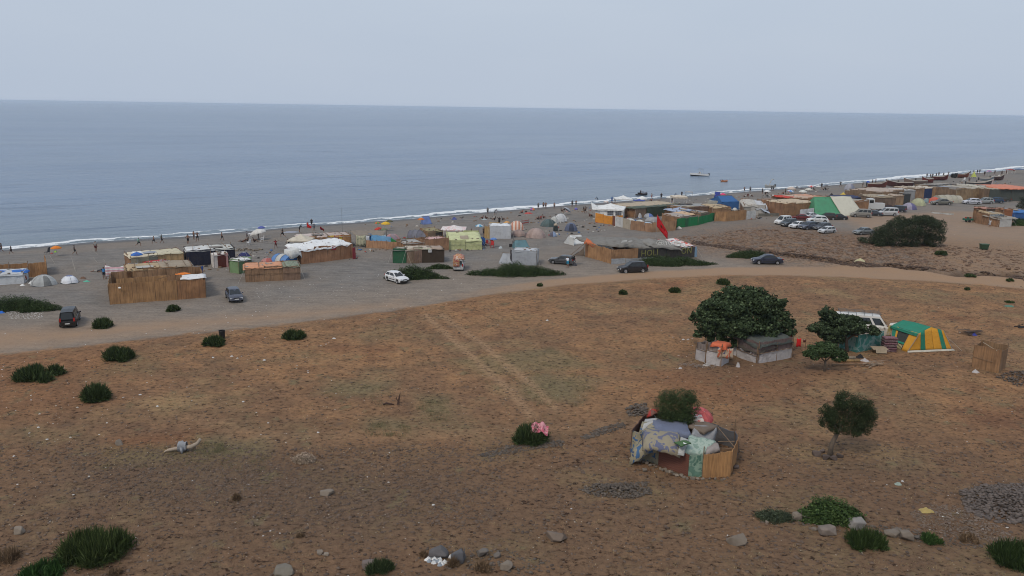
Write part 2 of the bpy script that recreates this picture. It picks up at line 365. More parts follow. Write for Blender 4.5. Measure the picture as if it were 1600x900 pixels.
fe = ramp(nt, fe, [(.2, (0,)*3), (.8, (1,)*3)])
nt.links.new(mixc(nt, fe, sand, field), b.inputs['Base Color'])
nt.links.new(math_(nt, 'SUBTRACT', .95, math_(nt, 'MULTIPLY', A('wet'), .55)), b.inputs['Roughness']); b.inputs['Specular IOR Level'].default_value = .2
hh = math_(nt, 'ADD', math_(nt, 'MULTIPLY', nclod, 1.0), math_(nt, 'MULTIPLY', nv, .35))
bump(nt, b, math_(nt, 'MULTIPLY', hh, math_(nt, 'ADD', .25, math_(nt, 'ADD', A('fieldmask'), A('roughmask')))), .9, .22)
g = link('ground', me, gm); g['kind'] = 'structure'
# ---------------------------------------------------------------- sea and surf
wm, nt, b = newmat('sea_water'); co = nt.nodes.new('ShaderNodeTexCoord').outputs['Object']
def A(n): q = nt.nodes.new('ShaderNodeAttribute'); q.attribute_name = n; return q.outputs['Fac']
rot = nt.nodes.new('ShaderNodeMapping'); rot.inputs['Rotation'].default_value = (0, 0, R(-33)); nt.links.new(co, rot.inputs[0]); rc = rot.outputs[0]
w1 = tex(nt, 'n', 1, rc, 6, .62, sc3=(.05, .16, 1)); w2 = tex(nt, 'n', 1, rc, 5, .6, sc3=(.3, .9, 1)); w3 = tex(nt, 'n', 1, rc, 4, .5, sc3=(.004, .014, 1))
colr = ramp(nt, w3, [(.35, (.118, .182, .280)), (.65, (.155, .222, .318))])
foam = A('foam'); fn = tex(nt, 'n', 1, rc, 7, .72, sc3=(.35, .9, 1)); fs = math_(nt, 'SUBTRACT', math_(nt, 'ADD', fn, foam), .95)
fs = ramp(nt, fs, [(.0, (0,)*3), (.10, (1,)*3)])
colr = mixc(nt, A('shallow'), colr, (.19, .225, .235))
w4 = tex(nt, 'n', 1, rc, 4, .55, sc3=(.030, .22, 1)); colr = mixc(nt, ramp(nt, w4, [(.58, (0,)*3), (.68, (.60,)*3)]), colr, (.055, .095, .16)); colr = mixc(nt, ramp(nt, tex(nt, 'n', 1, rc, 3, .5, sc3=(.006, .03, 1)), [(.32, (.45,)*3), (.52, (0,)*3)]), colr, (.2, .26, .33))  # dark swell streaks, then pale bands of sheen painted into the water colour
nt.links.new(mixc(nt, fs, colr, (.80, .82, .83)), b.inputs['Base Color'])
nt.links.new(math_(nt, 'ADD', .22, math_(nt, 'MULTIPLY', fs, .6)), b.inputs['Roughness']); b.inputs['IOR'].default_value = 1.33; b.inputs['Specular IOR Level'].default_value = .42
wh = math_(nt, 'ADD', math_(nt, 'MULTIPLY', w1, 1.6), math_(nt, 'MULTIPLY', w2, .5))
bump(nt, b, wh, .85, 1.0)
xs = axis([(-60000, -4000, 4000), (-4000, -600, 200), (-600, 900, 20), (900, 4000, 200), (4000, 90000, 5000)])
ys = axis([(60, 700, 20), (700, 4000, 150), (4000, 90000, 5000)])
me, XS, YS, _z = heightmesh(xs, ys, lambda X, Y: X*0+SEA, 'sea'); setattr_(me, 'shallow', sstep(-95, -5, shore_d(XS, YS))*.55); setattr_(me, 'foam', XS*0)
o = link('sea', me, wm); o['kind'] = 'structure'
# surf strip: rows follow the waterline, its own low breaking wave
sx = np.concatenate([np.arange(-180, 60, .6), np.arange(60, 420, 1.2)])
dv = np.arange(-26, 3.01, .35)
U, D = np.meshgrid(sx, dv, indexing='ij'); SYs = np.interp(U, SHX, SHY)
slope = np.gradient(np.interp(sx, SHX, SHY), sx); slope = np.convolve(np.pad(slope, 15, 'edge'), np.ones(31)/31, 'valid'); nrm = np.sqrt(1+slope**2)
nxv = (slope/nrm)[:, None]; nyv = (-1/nrm)[:, None]
PX = U+nxv*D; PY = SYs+nyv*D
sarc = np.concatenate([[0], np.cumsum(np.hypot(np.diff(sx), np.diff(np.interp(sx, SHX, SHY))))])[:, None]
w_ = .9*np.sin(sarc*.11)+.6*np.sin(sarc*.31+1)+.35*np.sin(sarc*.73+2)+.25*np.sin(sarc*1.7)
grow = 1+sstep(60, 330, U)*1.9
act = .55+.45*np.sin(sarc*.045+.6)*np.sin(sarc*.013+2)
crest = -3.2*grow+w_
Zs = SEA+.02+np.exp(-((D-crest)/1.0)**2)*.32*(.5+act)+np.exp(-((D-crest+8*grow**.5)/2.2)**2)*.22*(act)
Zs = np.maximum(Zs, SEA+.02+np.clip(D-(-.6), 0, 9)*.03)
run = .5*w_+.4
fo = np.exp(-((D-run+.9)/(.8*grow))**2)*.75+np.exp(-((D-crest)/(1.0*grow))**2)*(.45+.4*act)+np.exp(-((D-crest-1.2*grow)/(1.3*grow))**2)*.25*act+np.exp(-((D-crest+9*grow**.5)/1.3)**2)*.12*act*sstep(60, -40, U)
fo = np.where(D > run+.6, 0, fo)
nx_, ny_ = U.shape; me = bpy.data.meshes.new('surf')
vs = np.stack([PX, PY, Zs], -1).reshape(-1, 3)
i, j = np.meshgrid(np.arange(nx_-1), np.arange(ny_-1), indexing='ij'); a = (i*ny_+j).ravel()
keep = (D[:-1, :-1] < run[:-1]+.8).ravel(); a = a[keep]
fc = np.stack([a, a+1, a+ny_+1, a+ny_], -1)
me.from_pydata(vs.tolist(), [], fc.tolist()); me.polygons.foreach_set('use_smooth', [True]*len(me.polygons)); me.update()
setattr_(me, 'foam', fo.ravel()); setattr_(me, 'shallow', ((sstep(-95, -5, D)*.55+sstep(-9, 0, D)*.35)*np.ones_like(U)).ravel())
o = link('surf', me, wm); o['kind'] = 'structure'
# ---------------------------------------------------------------- palettes
WHT = (.72, .72, .70); CREAM = (.60, .53, .40); GRY = (.34, .35, .36); LGRY = (.52, .54, .56); NAVY = (.03, .035, .07); BLUE = (.04, .16, .50); SKYB = (.14, .36, .66)
GRN = (.02, .26, .07); DGRN = (.02, .09, .05); RED = (.50, .03, .03); ORG = (.80, .22, .03); YEL = (.75, .52, .05); PINK = (.62, .30, .30); BRN = (.16, .09, .06); BLK = (.02, .02, .022)
LYEL = (.66, .66, .34); SALM = (.62, .24, .15); TEAL = (.08, .26, .29); PURP = (.13, .11, .30); BEIGE = (.42, .35, .27); STRAW = (.44, .33, .20); MAROON = (.16, .03, .03); ORW = (.62, .27, .04)
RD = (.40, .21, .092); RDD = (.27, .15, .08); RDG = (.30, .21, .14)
def fm(c): return c if isinstance(c, bpy.types.Material) else cloth(c)
WOOD = lambda: plain((.20, .13, .08), .85, name='wood', vary=.35)
# ---------------------------------------------------------------- walls, sheets, huts
PN = {'reed': 'reed_panel', 'tarp': 'tarp_wall', 'board': 'board_panel'}
def panel(p0, p1, h0, h1, mat, name, root, zb=-.15, rib=.035, step=.3, label=None, th=.04, lean=None):
    lean = random.uniform(-.09, .09) if lean is None else lean
    p0 = Vector((*p0, 0)); p1 = Vector((*p1, 0)); L = (p1-p0).length; n = max(2, int(L/step)); nrm = (p1-p0).normalized().cross(Vector((0, 0, 1)))
    rr = [random.uniform(-1, 1) for _ in range(n+1)]; rt = [random.uniform(-.05, .05) for _ in range(n+1)]
    def fn(u, v):
        i = round(u*n); z = zb+(h0+(h1-h0)*u+rt[i]-zb)*v
        return p0.lerp(p1, u)+nrm*(rib*rr[i]*(.4+.6*v)+.03*math.sin(v*3+i)-lean*v)+Vector((0, 0, z))
    return part(name, MB().grid(fn, n, 3, th), mat, root, label=label)
def wallrun(root, p0, p1, spec, h0, h1, posts=True):
    # spec: list of (kind, colour or material, share, height factor); reed runs are split into mats about 2 m wide
    p0 = Vector(p0[:2]); p1 = Vector(p1[:2]); tot = sum(s[2] for s in spec); u = 0; L = (p1-p0).length
    for s in spec:
        kind, col, sh = s[:3]; hf = s[3] if len(s) > 3 else 1; du = sh/tot; k = max(1, round(L*du/(2.2 if kind == 'reed' else 3.2)))
        for i in range(k):
            a, b = u+du*i/k, u+du*(i+1)/k
            mt = reed(col) if kind == 'reed' and not isinstance(col, bpy.types.Material) else fm(col) if kind == 'tarp' else (col if isinstance(col, bpy.types.Material) else plain(col, .8, name='board', vary=.25))
            f = random.uniform(.93, 1.06)*hf
            panel(p0.lerp(p1, a+.002), p0.lerp(p1, b-.002), (h0+(h1-h0)*a)*f, (h0+(h1-h0)*b)*f, mt, PN[kind], root, rib=.03 if kind != 'tarp' else .06, step=.3 if kind == 'reed' else .45)
            if posts:
                q = p0.lerp(p1, a); part('post', MB().tube([(q.x, q.y+.05, -.2), (q.x+.02, q.y+.05, h0+(h1-h0)*a+random.uniform(.05, .35))], .035, 5), WOOD(), root)
        u += du
def sheet(root, P, mat, name='roof_tarp', nu=12, nv=8, sag=.15, wr=.07, over=.25, drop=.3, thick=.025, seed=None, label=None):
    # draped sheet over four corners P (front-left, front-right, back-right, back-left); its borders hang down
    P = [Vector(p) for p in P]; sd = seed if seed is not None else random.uniform(0, 99)
    L = (P[1]-P[0]).length+1e-6; Dp = (P[3]-P[0]).length+1e-6; ou = over/L; ov = over/Dp
    def fn(u, v):
        u = -ou+(1+2*ou)*u; v = -ov+(1+2*ov)*v; uc = min(max(u, 0), 1); vc = min(max(v, 0), 1)
        p = P[0].lerp(P[1], uc).lerp(P[3].lerp(P[2], uc), vc)
        e = max(abs(u-uc)/ou if over else 0, abs(v-vc)/ov if over else 0)
        out = (P[1]-P[0])/L*(u-uc)*L*.35+(P[3]-P[0])/Dp*(v-vc)*Dp*.35
        w = nz(p.x*.8+sd, p.y*.8, sd)*wr*1.6+nz(p.x*2.3+sd, p.y*2.3, sd+3)*wr
        return p+out+Vector((nz(p.x*1.5, p.y*1.5, sd+9)*wr*e, nz(p.x*1.4, p.y, sd+5)*wr*e, w-sag*16*uc*(1-uc)*vc*(1-vc)*.5-e*drop*(1+.5*nz(p.x*2, p.y*2, sd+1))))
    return part(name, MB().grid(fn, nu, nv, thick), mat, root, smooth=True, label=label)
def hang(root, p0, p1, zt, zb, mat, name='hanging_cloth', folds=5, amp=.08, label=None, sagt=.1):
    p0 = Vector((*p0, 0)); p1 = Vector((*p1, 0)); nrm = (p1-p0).normalized().cross(Vector((0, 0, 1)))
    def fn(u, v): return p0.lerp(p1, u)+nrm*(.03+amp*math.sin(u*folds*6.28)*(1-v*.7)+nz(u*3, v*3, zt)*.08)+Vector((0, 0, zb+(zt-zb)*v-sagt*math.sin(u*3.14)*v+.06*nz(u*4, 0, zb)))
    return part(name, MB().grid(fn, 16, 4, .02), mat, root, smooth=True, label=label)
def site(a, b):
    A, B = at(*a), at(*b); d = B-A; return A, math.atan2(d.y, d.x), math.hypot(d.x, d.y)
def hut(label, a, b, dep, h, hb=None, front=None, side=None, back=None, roof=(), name='reed_hut', cat='hut', group=None, left=None, right=None, openback=False):
    A, rz, L = site(a, b); hb = hb or h*.92; root = thing(name, label, cat, A, rz, group)
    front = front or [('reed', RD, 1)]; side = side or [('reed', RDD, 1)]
    wallrun(root, (0, 0), (L, 0), front, h, h)
    wallrun(root, (0, dep), (0, 0), left or side, hb, h); wallrun(root, (L, 0), (L, dep), right or side, h, hb)
    if not openback: wallrun(root, (L, dep), (0, dep), back or side, hb, hb)
    for s in roof: roofpiece(root, L, dep, h, hb, *s)
    if roof:            # things thrown on the roof to hold it down, and guy ropes
        wm_ = random.choice([stonem(), WOOD(), cloth((.20, .17, .14)), cloth((.38, .36, .33))]); ns = random.randint(3, 7)
        for _ in range(ns): u_, v_ = random.random(), random.random(); part('roof_weight', MB().box((L*u_, dep*v_, h+(hb-h)*v_+.10), (random.uniform(.15, .5), random.uniform(.12, .3), random.uniform(.06, .16)), random.uniform(0, 3)), wm_, root)
        for x_, d_ in ((0, -1), (L, 1)):
            if random.random() < .7: part('guy_rope', MB().tube([(x_, -.05, h*.97), (x_+d_*random.uniform(.5, 1.1), -random.uniform(.3, 1.0), 0)], .015, 4), plain((.45, .43, .38), .8, name='rope'), root)
        if random.random() < .6: part('roof_patch', MB().grid(lambda u, v, a_=random.random()*.6, b_=random.random()*.5: Vector((L*(a_+.25*u), dep*(b_+.35*v), h+(hb-h)*(b_+.35*v)+.14+.05*nz(u*3, v*3, L))), 5, 4, .015), cloth(random.choice([(.36, .30, .22), (.44, .42, .38), (.20, .18, .16), (.30, .32, .36)])), root)
    return root, L
def roofpiece(root, L, dep, h, hb, col, u0=0, u1=1, v0=0, v1=1, lift=.06, over=.2, drop=.25, wr=.07, name='roof_tarp', sag=.1):
    z = lambda v: h+(hb-h)*v+lift
    nu = max(5, int(L*(u1-u0)/.5)); nv = max(4, int(dep*(v1-v0)/.5))
    return sheet(root, [(L*u0, dep*v0, z(v0)), (L*u1, dep*v0, z(v0)), (L*u1, dep*v1, z(v1)), (L*u0, dep*v1, z(v1))], fm(col), name, min(nu, 26), min(nv, 14), sag, wr, over, drop)
def poles(root, L, dep, z, n=3, name='roof_pole'):
    for i in range(n):
        x = L*(i+.5)/n+random.uniform(-.2, .2); part(name, MB().tube([(x, -.4, z+random.uniform(.02, .1)), (x+random.uniform(-.5, .5), dep+.3, z+random.uniform(.0, .1))], .04, 5), WOOD(), root)
def fence(label, pts, h, spec, name='reed_fence', cat='fence', group=None):
    A = at(*pts[0]); root = thing(name, label, cat, A, 0, group)
    P = [at(*p)-A for p in pts]
    for i, (p, q) in enumerate(zip(P, P[1:])): wallrun(root, p, q, spec[i] if isinstance(spec[0], list) else spec, h, h)
    return root
# ---------------------------------------------------------------- tents
def dome(label, px, py, w, h, c1, c2=None, mode='band', ratio=.9, rz=0, door=None, group=None, name='dome_tent', floor=True, expo=2.3):
    """px, py = middle of the near ground edge in the photo, w and h = its size there in pixels"""
    m = mp(px, py); Wd = w*m; Dp = Wd*ratio; p = at(px, py); v = Vector((p.x, p.y, 0)).normalized(); H = h*m*.88; c = p+v*Dp/2
    root = thing(name, label, 'tent', (c.x, c.y, p.z), R(rz), group); c2 = c2 or c1; NA, NR = 28, 8
    def P(i, j):
        a = 2*math.pi*i/NA; rho = j/NR; ce, se = math.cos(a), math.sin(a)
        s = (abs(ce)**expo+abs(se)**expo)**(-1/expo); cr_ = .93+.07*abs(math.cos(2*a))
        z = H*max(0, 1-rho**2.1)**.62
        return Vector((ce*s*rho*Wd/2*cr_, se*s*rho*Dp/2*cr_, z-.03+.02*nz(i, j, px)))
    mA, mB, mD = MB(), MB(), MB()
    for i in range(NA):
        for j in range(NR):
            q = [P(i, j), P(i+1, j), P(i+1, j+1), P(i, j+1)]
            a = 360*(i+.5)/NA
            if door is not None and abs((a-door+180) % 360-180) < 20 and j >= NR-5: t = mD
            elif mode == 'band': t = mB if j < NR-3 else mA
            elif mode == 'top': t = mB if j < 3 else mA
            elif mode == 'mid': t = mB if 2 <= j < NR-2 else mA
            elif mode == 'half': t = mB if 90 < a < 270 else mA
            elif mode == 'front': t = mB if 225 < a < 315 else mA
            else: t = mB if (i//(NA//4)) % 2 else mA
            t.add(q if j else [q[0], q[2], q[3]], [(0, 1, 2, 3)] if j else [(0, 1, 2)])
    part('shell', mA, fm(c1), root, True)
    if mB.v: part('fly_panel', mB, fm(c2), root, True)
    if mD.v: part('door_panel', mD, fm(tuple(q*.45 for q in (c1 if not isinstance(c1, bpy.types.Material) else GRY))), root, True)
    for k in (0, 1):
        i0 = NA//8+k*NA//4; pts = [P(i0, j)*1.012 for j in range(NR, -1, -1)]+[P(i0+NA//2, j)*1.012 for j in range(1, NR+1)]
        part('tent_pole', MB().tube(pts, .018, 5), plain((.25, .25, .26), .4, name='pole'), root)
    if floor: part('ground_skirt', MB().grid(lambda u, v: Vector((math.cos(u*6.2832)*Wd/2*(.93+.09*v)*1, math.sin(u*6.2832)*Dp/2*(.93+.09*v), .10-.12*v)), 28, 1), plain((.05, .055, .06), .8, name='groundsheet'), root)
    return root
def tunnel(label, px, py, w, h, c1, c2, dep=3.0, n=4, rz=0, group=None, ends=None, door=True):
    """half-round hoop tent: axis along local x, w px long"""
    m = mp(px, py); L = w*m; H = h*m*.9; p = at(px, py); v = Vector((p.x, p.y, 0)).normalized(); c = p+v*dep/2
    root = thing('tunnel_tent', label, 'tent', (c.x, c.y, p.z), R(rz), group)
    for i in range(n):
        x0, x1 = -L/2+L*i/n, -L/2+L*(i+1)/n; s0 = 1-.10*abs((i/n)*2-1)**2; s1 = 1-.10*abs(((i+1)/n)*2-1)**2
        def fn(u, v, x0=x0, x1=x1, s0=s0, s1=s1):
            s = (s0+(s1-s0)*v)*(1-.035*math.sin(v*3.14)); a = math.pi*u
            return Vector((x0+(x1-x0)*v, -math.cos(a)*dep/2*s, math.sin(a)**.85*H*s-.03))
        part('fly_panel', MB().grid(fn, 12, 3), fm(c1 if i % 2 == 0 else c2), root, True)
        if i: part('hoop', MB().tube([Vector((x0, -math.cos(math.pi*k/12)*dep/2*s0*1.01, math.sin(math.pi*k/12)**.85*H*s0+.01)) for k in range(13)], .025, 5), plain((.2, .2, .21), .5, name='pole'), root)
    for sgn, cc in ((-1, ends or c2), (1, ends or c1)):
        s = .9; mb = MB(); n_ = 12
        pts = [Vector((sgn*(L/2), -math.cos(math.pi*k/n_)*dep/2*s, math.sin(math.pi*k/n_)**.85*H*s)) for k in range(n_+1)]
        mb.add([Vector((sgn*(L/2+.25), 0, -.03))]+pts, [(0, k+1, k+2) for k in range(n_)]); part('end_panel', mb, fm(cc), root)
        if door: mb = MB(); mb.add([(sgn*(L/2+.27), -.4, .0), (sgn*(L/2+.27), .4, .0), (sgn*(L/2+.06), .32, H*.62), (sgn*(L/2+.06), -.32, H*.62)], [(0, 1, 2, 3)]); part('door_panel', mb, fm(tuple(q*.35 for q in (c1 if not isinstance(c1, bpy.types.Material) else GRY))), root)
    return root
def ridge(label, a, b, dep, h, c1, c2=None, hl=None, openf=False, group=None, name='ridge_tent', lean=.5, eave=.0, ends=None, rl=.12):
    """tent whose ridge runs along a-b (photo pixels of the near eave), two sloping cloths and two gable ends"""
    A, rz, L = site(a, b); root = thing(name, label, 'tent', A, rz, group); c2 = c2 or c1
    y = dep*lean
    sheet(root, [(0, 0, eave+.02), (L, 0, eave+.02), (L*(1-rl), y, h), (L*rl, y, h)], fm(c1), 'roof_slope', 10, 6, .12, .05, 0.01, 0)
    sheet(root, [(L*rl, y, h), (L*(1-rl), y, h), (L, dep, eave+.02), (0, dep, eave+.02)], fm(c2), 'roof_slope', 10, 6, .12, .05, 0.01, 0)
    for x, xr in ((0.02, L*rl), (L-.02, L*(1-rl))):
        mb = MB(); mb.add([(x, 0, -.05), (x, dep, -.05), (x, dep, eave), (xr, y, h-.02), (x, 0, eave)], [(0, 1, 2, 3, 4)]); part('gable_end', mb, fm(ends or (tuple(q*.8 for q in c1) if not isinstance(c1, bpy.types.Material) else c1)), root)
    if eave > .1:
        panel((0, 0), (L, 0), eave, eave, fm(c1), 'wall_panel', root); panel((L, dep), (0, dep), eave, eave, fm(c2), 'wall_panel', root)
    part('ridge_pole', MB().tube([(L*rl-.15, y, h+.03), (L*(1-rl)+.15, y, h+.03)], .03, 5), WOOD(), root)
    for x in (L*rl, L*(1-rl)): part('upright_pole', MB().tube([(x, y, -.1), (x, y, h+.1)], .03, 5), WOOD(), root)
    return root
def gazebo(label, px, py, w, ht, col, legcol=(.7, .68, .62), rise=.5, val=.22, ratio=1, walls=None, rz=0, name='gazebo', group=None, wallcol=WHT, flat=False):
    m = mp(px, py); Wd = w*m; Dp = Wd*ratio; p = at(px, py); v = Vector((p.x, p.y, 0)).normalized(); c = p+v*Dp/2
    root = thing(name, label, 'gazebo', (c.x, c.y, p.z), R(rz), group); x, y = Wd/2, Dp/2
    for sx in (-1, 1):
        for sy in (-1, 1): part('leg', MB().tube([(sx*x*.97, sy*y*.97, -.1), (sx*x*.97, sy*y*.97, ht)], .045, 5), plain(legcol, .5, name='frame_metal'), root)
    mb = MB()
    def fn(u, v):
        X, Y = (u*2-1), (v*2-1); r = max(abs(X), abs(Y)); return Vector((X*x*1.04, Y*y*1.04, ht+rise*(1-r)**(1.0 if not flat else .5)-.10*math.sin(min(1, r)*3.14)*(not flat)+.03*nz(X*3, Y*3, px)))
    part('canopy', mb.grid(fn, 10, 10, .02), fm(col), root)
    pts = [(-x*1.04, -y*1.04), (x*1.04, -y*1.04), (x*1.04, y*1.04), (-x*1.04, y*1.04)]
    for (x0, y0), (x1, y1) in zip(pts, pts[1:]+pts[:1]):
        part('valance', MB().grid(lambda u, v: Vector((x0+(x1-x0)*u, y0+(y1-y0)*u, ht+.02-val*(1-v)*(1 if v else 1-.25*(round(u*8) % 2)))), 8, 1, .02), fm(col), root)
    for wq in (walls or []):
        (x0, y0), (x1, y1) = [(q[0]*x*.96, q[1]*y*.96) for q in wq]
        panel((x0, y0), (x1, y1), ht, ht, fm(wallcol), 'side_wall', root)
    return root
def par_proto():
    up, dn = MB(), MB()
    for i in range(8):
        a0, a1 = i*math.pi/4, (i+1)*math.pi/4; am = (a0+a1)/2; rows = []
        for rr_, zz in ((.03, 0), (.55, -.16), (1.0, -.40)):
            k = .955 if rr_ > .9 else .985
            rows.append([Vector((rr_*math.cos(a0), rr_*math.sin(a0), zz)), Vector((rr_*k*math.cos(am), rr_*k*math.sin(am), zz+.03)), Vector((rr_*math.cos(a1), rr_*math.sin(a1), zz))])
        val = [p+Vector((0, 0, -.12)) for p in rows[-1]]
        rows.append(val); V = [p for r_ in rows for p in r_]; Fq = [(r_*3+c_, r_*3+c_+3, r_*3+c_+4, r_*3+c_+1) for r_ in range(3) for c_ in range(2)]
        (up if i % 2 else dn).add(V, Fq)
    ribs = MB()
    for i in range(8): a = i*math.pi/4; ribs.tube([(0, 0, -.03), (.55*math.cos(a), .55*math.sin(a), -.19), (.97*math.cos(a), .97*math.sin(a), -.41)], .01, 4)
    pole = MB().tube([(0, 0, -2.4), (0, 0, .1)], .022, 6)
    return [('canopy', up.mesh('canopy', True), 'a', None), ('canopy', dn.mesh('canopy', True), 'b', None), ('ribs', ribs.mesh('ribs'), 'm', 0), ('pole', pole.mesh('pole'), 'm', None)]
PAR = None
def parasol(label, px, py, w, c1, c2=None, ht=1.9, tilt=0, az=0, group='parasols on the beach'):
    global PAR; PAR = PAR or par_proto()
    y = py
    for _ in range(4): y = py+(ht-.2)/mp(px, y)*.99
    p = at(px, y); sc = w*mp(px, y)/2
    root = thing('parasol', label, 'parasol', (p.x, p.y, p.z), 0, group)
    obs = kit(PAR, root, {'a': fm(c1), 'b': fm(c2 or c1), 'm': plain((.5, .5, .5), .4, name='parasol_metal')})
    T = Matrix.Translation((0, 0, ht)) @ Matrix.Rotation(R(az), 4, 'Z') @ Matrix.Rotation(R(tilt), 4, 'Y')
    for o in obs[:2]: o.matrix_local = T @ Matrix.Diagonal((sc, sc, sc, 1))
    obs[3].matrix_local = T @ Matrix.Diagonal((1, 1, (ht+.25)/2.4/max(.5, math.cos(R(tilt))), 1)); return root
# ---------------------------------------------------------------- vehicles
CK = {
 'hatch': dict(L=4.0, W=1.70, H=1.45, belt=[(-2, .60), (-1.95, .86), (-1.2, .95), (1.0, .93), (1.75, .78), (2.0, .60)], gh=(-1.85, -1.35, .30, 1.15), wx=(-1.25, 1.28), wr=.31, div=(.45,)),
 'golf': dict(L=4.0, W=1.68, H=1.40, belt=[(-2, .62), (-1.97, .84), (-1.2, .90), (.85, .88), (1.85, .76), (2.0, .66)], gh=(-1.88, -1.45, .05, .80), wx=(-1.25, 1.25), wr=.30, div=(.48,)),
 'sedan': dict(L=4.4, W=1.72, H=1.42, belt=[(-2.2, .62), (-2.12, .90), (-1.3, .95), (1.0, .92), (2.0, .75), (2.2, .60)], gh=(-1.45, -.85, .30, 1.12), wx=(-1.35, 1.40), wr=.31, div=(.45,)),
 'suv': dict(L=4.5, W=1.84, H=1.68, belt=[(-2.25, .70), (-2.2, .98), (-1.2, 1.06), (1.0, 1.02), (1.95, .88), (2.25, .66)], gh=(-2.12, -1.75, .25, 1.15), wx=(-1.38, 1.42), wr=.36, div=(.30, .68)),
 'mpv': dict(L=4.2, W=1.72, H=1.82, belt=[(-2.1, .65), (-2.07, 1.0), (-1.2, 1.08), (1.0, 1.05), (1.85, .85), (2.1, .62)], gh=(-2.06, -1.95, .45, 1.25), wx=(-1.3, 1.38), wr=.32, div=(.30, .66)),
 'van': dict(L=4.8, W=1.90, H=1.95, belt=[(-2.4, .65), (-2.37, 1.0), (-1.2, 1.08), (1.2, 1.06), (2.15, .92), (2.4, .64)], gh=(-2.36, -2.22, .75, 1.65), wx=(-1.55, 1.55), wr=.34, div=(.34, .68)),
 'minibus': dict(L=4.9, W=1.75, H=2.1, belt=[(-2.45, .7), (-2.42, 1.15), (-1, 1.18), (1.6, 1.18), (2.3, 1.08), (2.45, .75)], gh=(-2.42, -2.30, 1.55, 2.25), wx=(-1.4, 1.55), wr=.34, div=(.25, .5, .76)),
}
def car_proto(k):
    q = CK[k]; L, Wd, H = q['L'], q['W'], q['H']; bx = [b[0] for b in q['belt']]; bz = [b[1] for b in q['belt']]
    xs_ = sorted(set([round(v, 3) for v in np.linspace(-L/2, L/2, 27)]+[round(w+d, 3) for w in q['wx'] for d in (-.40, -.36, -.28, -.15, 0, .15, .28, .36, .40)]))
    body = MB(); rings = []
    for x in xs_:
        t = float(np.interp(x, bx, bz)); e = abs(x)/(L/2); w = Wd/2*(1-.16*max(0, (e-.72)/.28)**2); zb = .24+.10*max(0, (e-.85)/.15)
        for wx_ in q['wx']:
            d = x-wx_; rr_ = q['wr']+.06
            if abs(d) < rr_: zb = max(zb, q['wr']+math.sqrt(rr_*rr_-d*d)*.98)
        zb = min(zb, t-.08); zm = zb+(t-zb)*.55
        rings.append([Vector((x, s*ww, zz)) for s, ww, zz in ((-1, w*.95, zb), (-1, w, zm), (-1, w*.985, t-.07), (-1, w*.90, t), (1, 0, t+.025), (1, w*.90, t), (1, w*.985, t-.07), (1, w, zm), (1, w*.95, zb))])
    V = [p for r_ in rings for p in r_]; n = 9
    Fq = [(i*n+j, i*n+(j+1) % n, (i+1)*n+(j+1) % n, (i+1)*n+j) for i in range(len(rings)-1) for j in range(n)]
    body.add(V, Fq+[tuple(range(n-1, -1, -1)), tuple((len(rings)-1)*n+j for j in range(n))])
    g0, g1, g2, g3 = q['gh']; bz_ = lambda x: float(np.interp(x, bx, bz))
    wb, wr_ = Wd/2*.90, Wd/2*.72
    secs = [(g0, wb*.94, bz_(g0)-.03, None), (g1, wr_*.94, H-.06, 1), ((g1+g2)/2, wr_, H, 1), (g2, wr_*.97, H-.04, 1), (g3, wb*.96, bz_(g3)-.03, None)]
    top = [(x, w, z) for x, w, z, f in secs]
    gv = []
    for x, w, z in top: gv += [Vector((x, -w, z)), Vector((x, 0, z+(.035 if z > 1.2 else .02))), Vector((x, w, z))]
    nb = len(gv); gv += [Vector((x, s*wb, bz_(x)-.04)) for x in (g0, g1, (g1+g2)/2, g2, g3) for s in (-1, 1)]
    gf = [(i*3+j, i*3+3+j, i*3+4+j, i*3+1+j) for i in range(4) for j in range(2)]
    for i in range(4):
        a, b_ = nb+i*2, nb+i*2+2; gf += [(a, b_, i*3+3, i*3), (i*3+2, i*3+5, b_+1, a+1)]
    cabin = MB().add(gv, gf)
    out = [('body', body.mesh('body', False), 'paint', None), ('roof', cabin.mesh('roof'), 'paint', None)]
    def pane(P, name, off, par=1):
        P = [Vector(p) for p in P]; nrm = (P[1]-P[0]).cross(P[3]-P[0]).normalized()
        if nrm.dot(off) < 0: nrm = -nrm
        c = sum(P, Vector())/4; P = [c+(p-c)*.93 for p in P]
        mb = MB(); mb.add([p-nrm*.02 for p in P]+[p+nrm*.012 for p in P], [(4, 5, 6, 7), (0, 1, 5, 4), (1, 2, 6, 5), (2, 3, 7, 6), (3, 0, 4, 7)])
        out.append((name, mb.mesh(name), 'glass', par))
    z3, z0 = bz_(g3), bz_(g0)
    pane([(g3-.02, -wb*.90, z3+.02), (g3-.02, wb*.90, z3+.02), (g2+.04, wr_*.90, H-.06), (g2+.04, -wr_*.90, H-.06)], 'windscreen', Vector((1, 0, .3)))
    pane([(g0+.01, -wb*.85, z0+.03), (g0+.01, wb*.85, z0+.03), (g1-.02, wr_*.85, H-.10), (g1-.02, -wr_*.85, H-.10)], 'rear_window', Vector((-1, 0, .3)))
    def side(x, v, s):       # point on cabin flank
        return Vector((x, s*(wb+(wr_-wb)*v-.0), bz_(x)-.04+(H-.05-bz_(x)+.04)*v))
    for s in (-1, 1):
        ds = [0]+list(q['div'])+[1]
        for u0, u1 in zip(ds, ds[1:]):
            def X(u, v): lo = g0+(g1-g0)*v+.06; hi = g3+(g2-g3)*v-.10; return lo+(hi-lo)*u
            g_ = .018; P = [side(X(u0+g_, .14), .14, s), side(X(u1-g_, .14), .14, s), side(X(u1-g_, .86), .86, s), side(X(u0+g_, .86), .86, s)]
            pane(P, 'side_window', Vector((0, s, 0)))
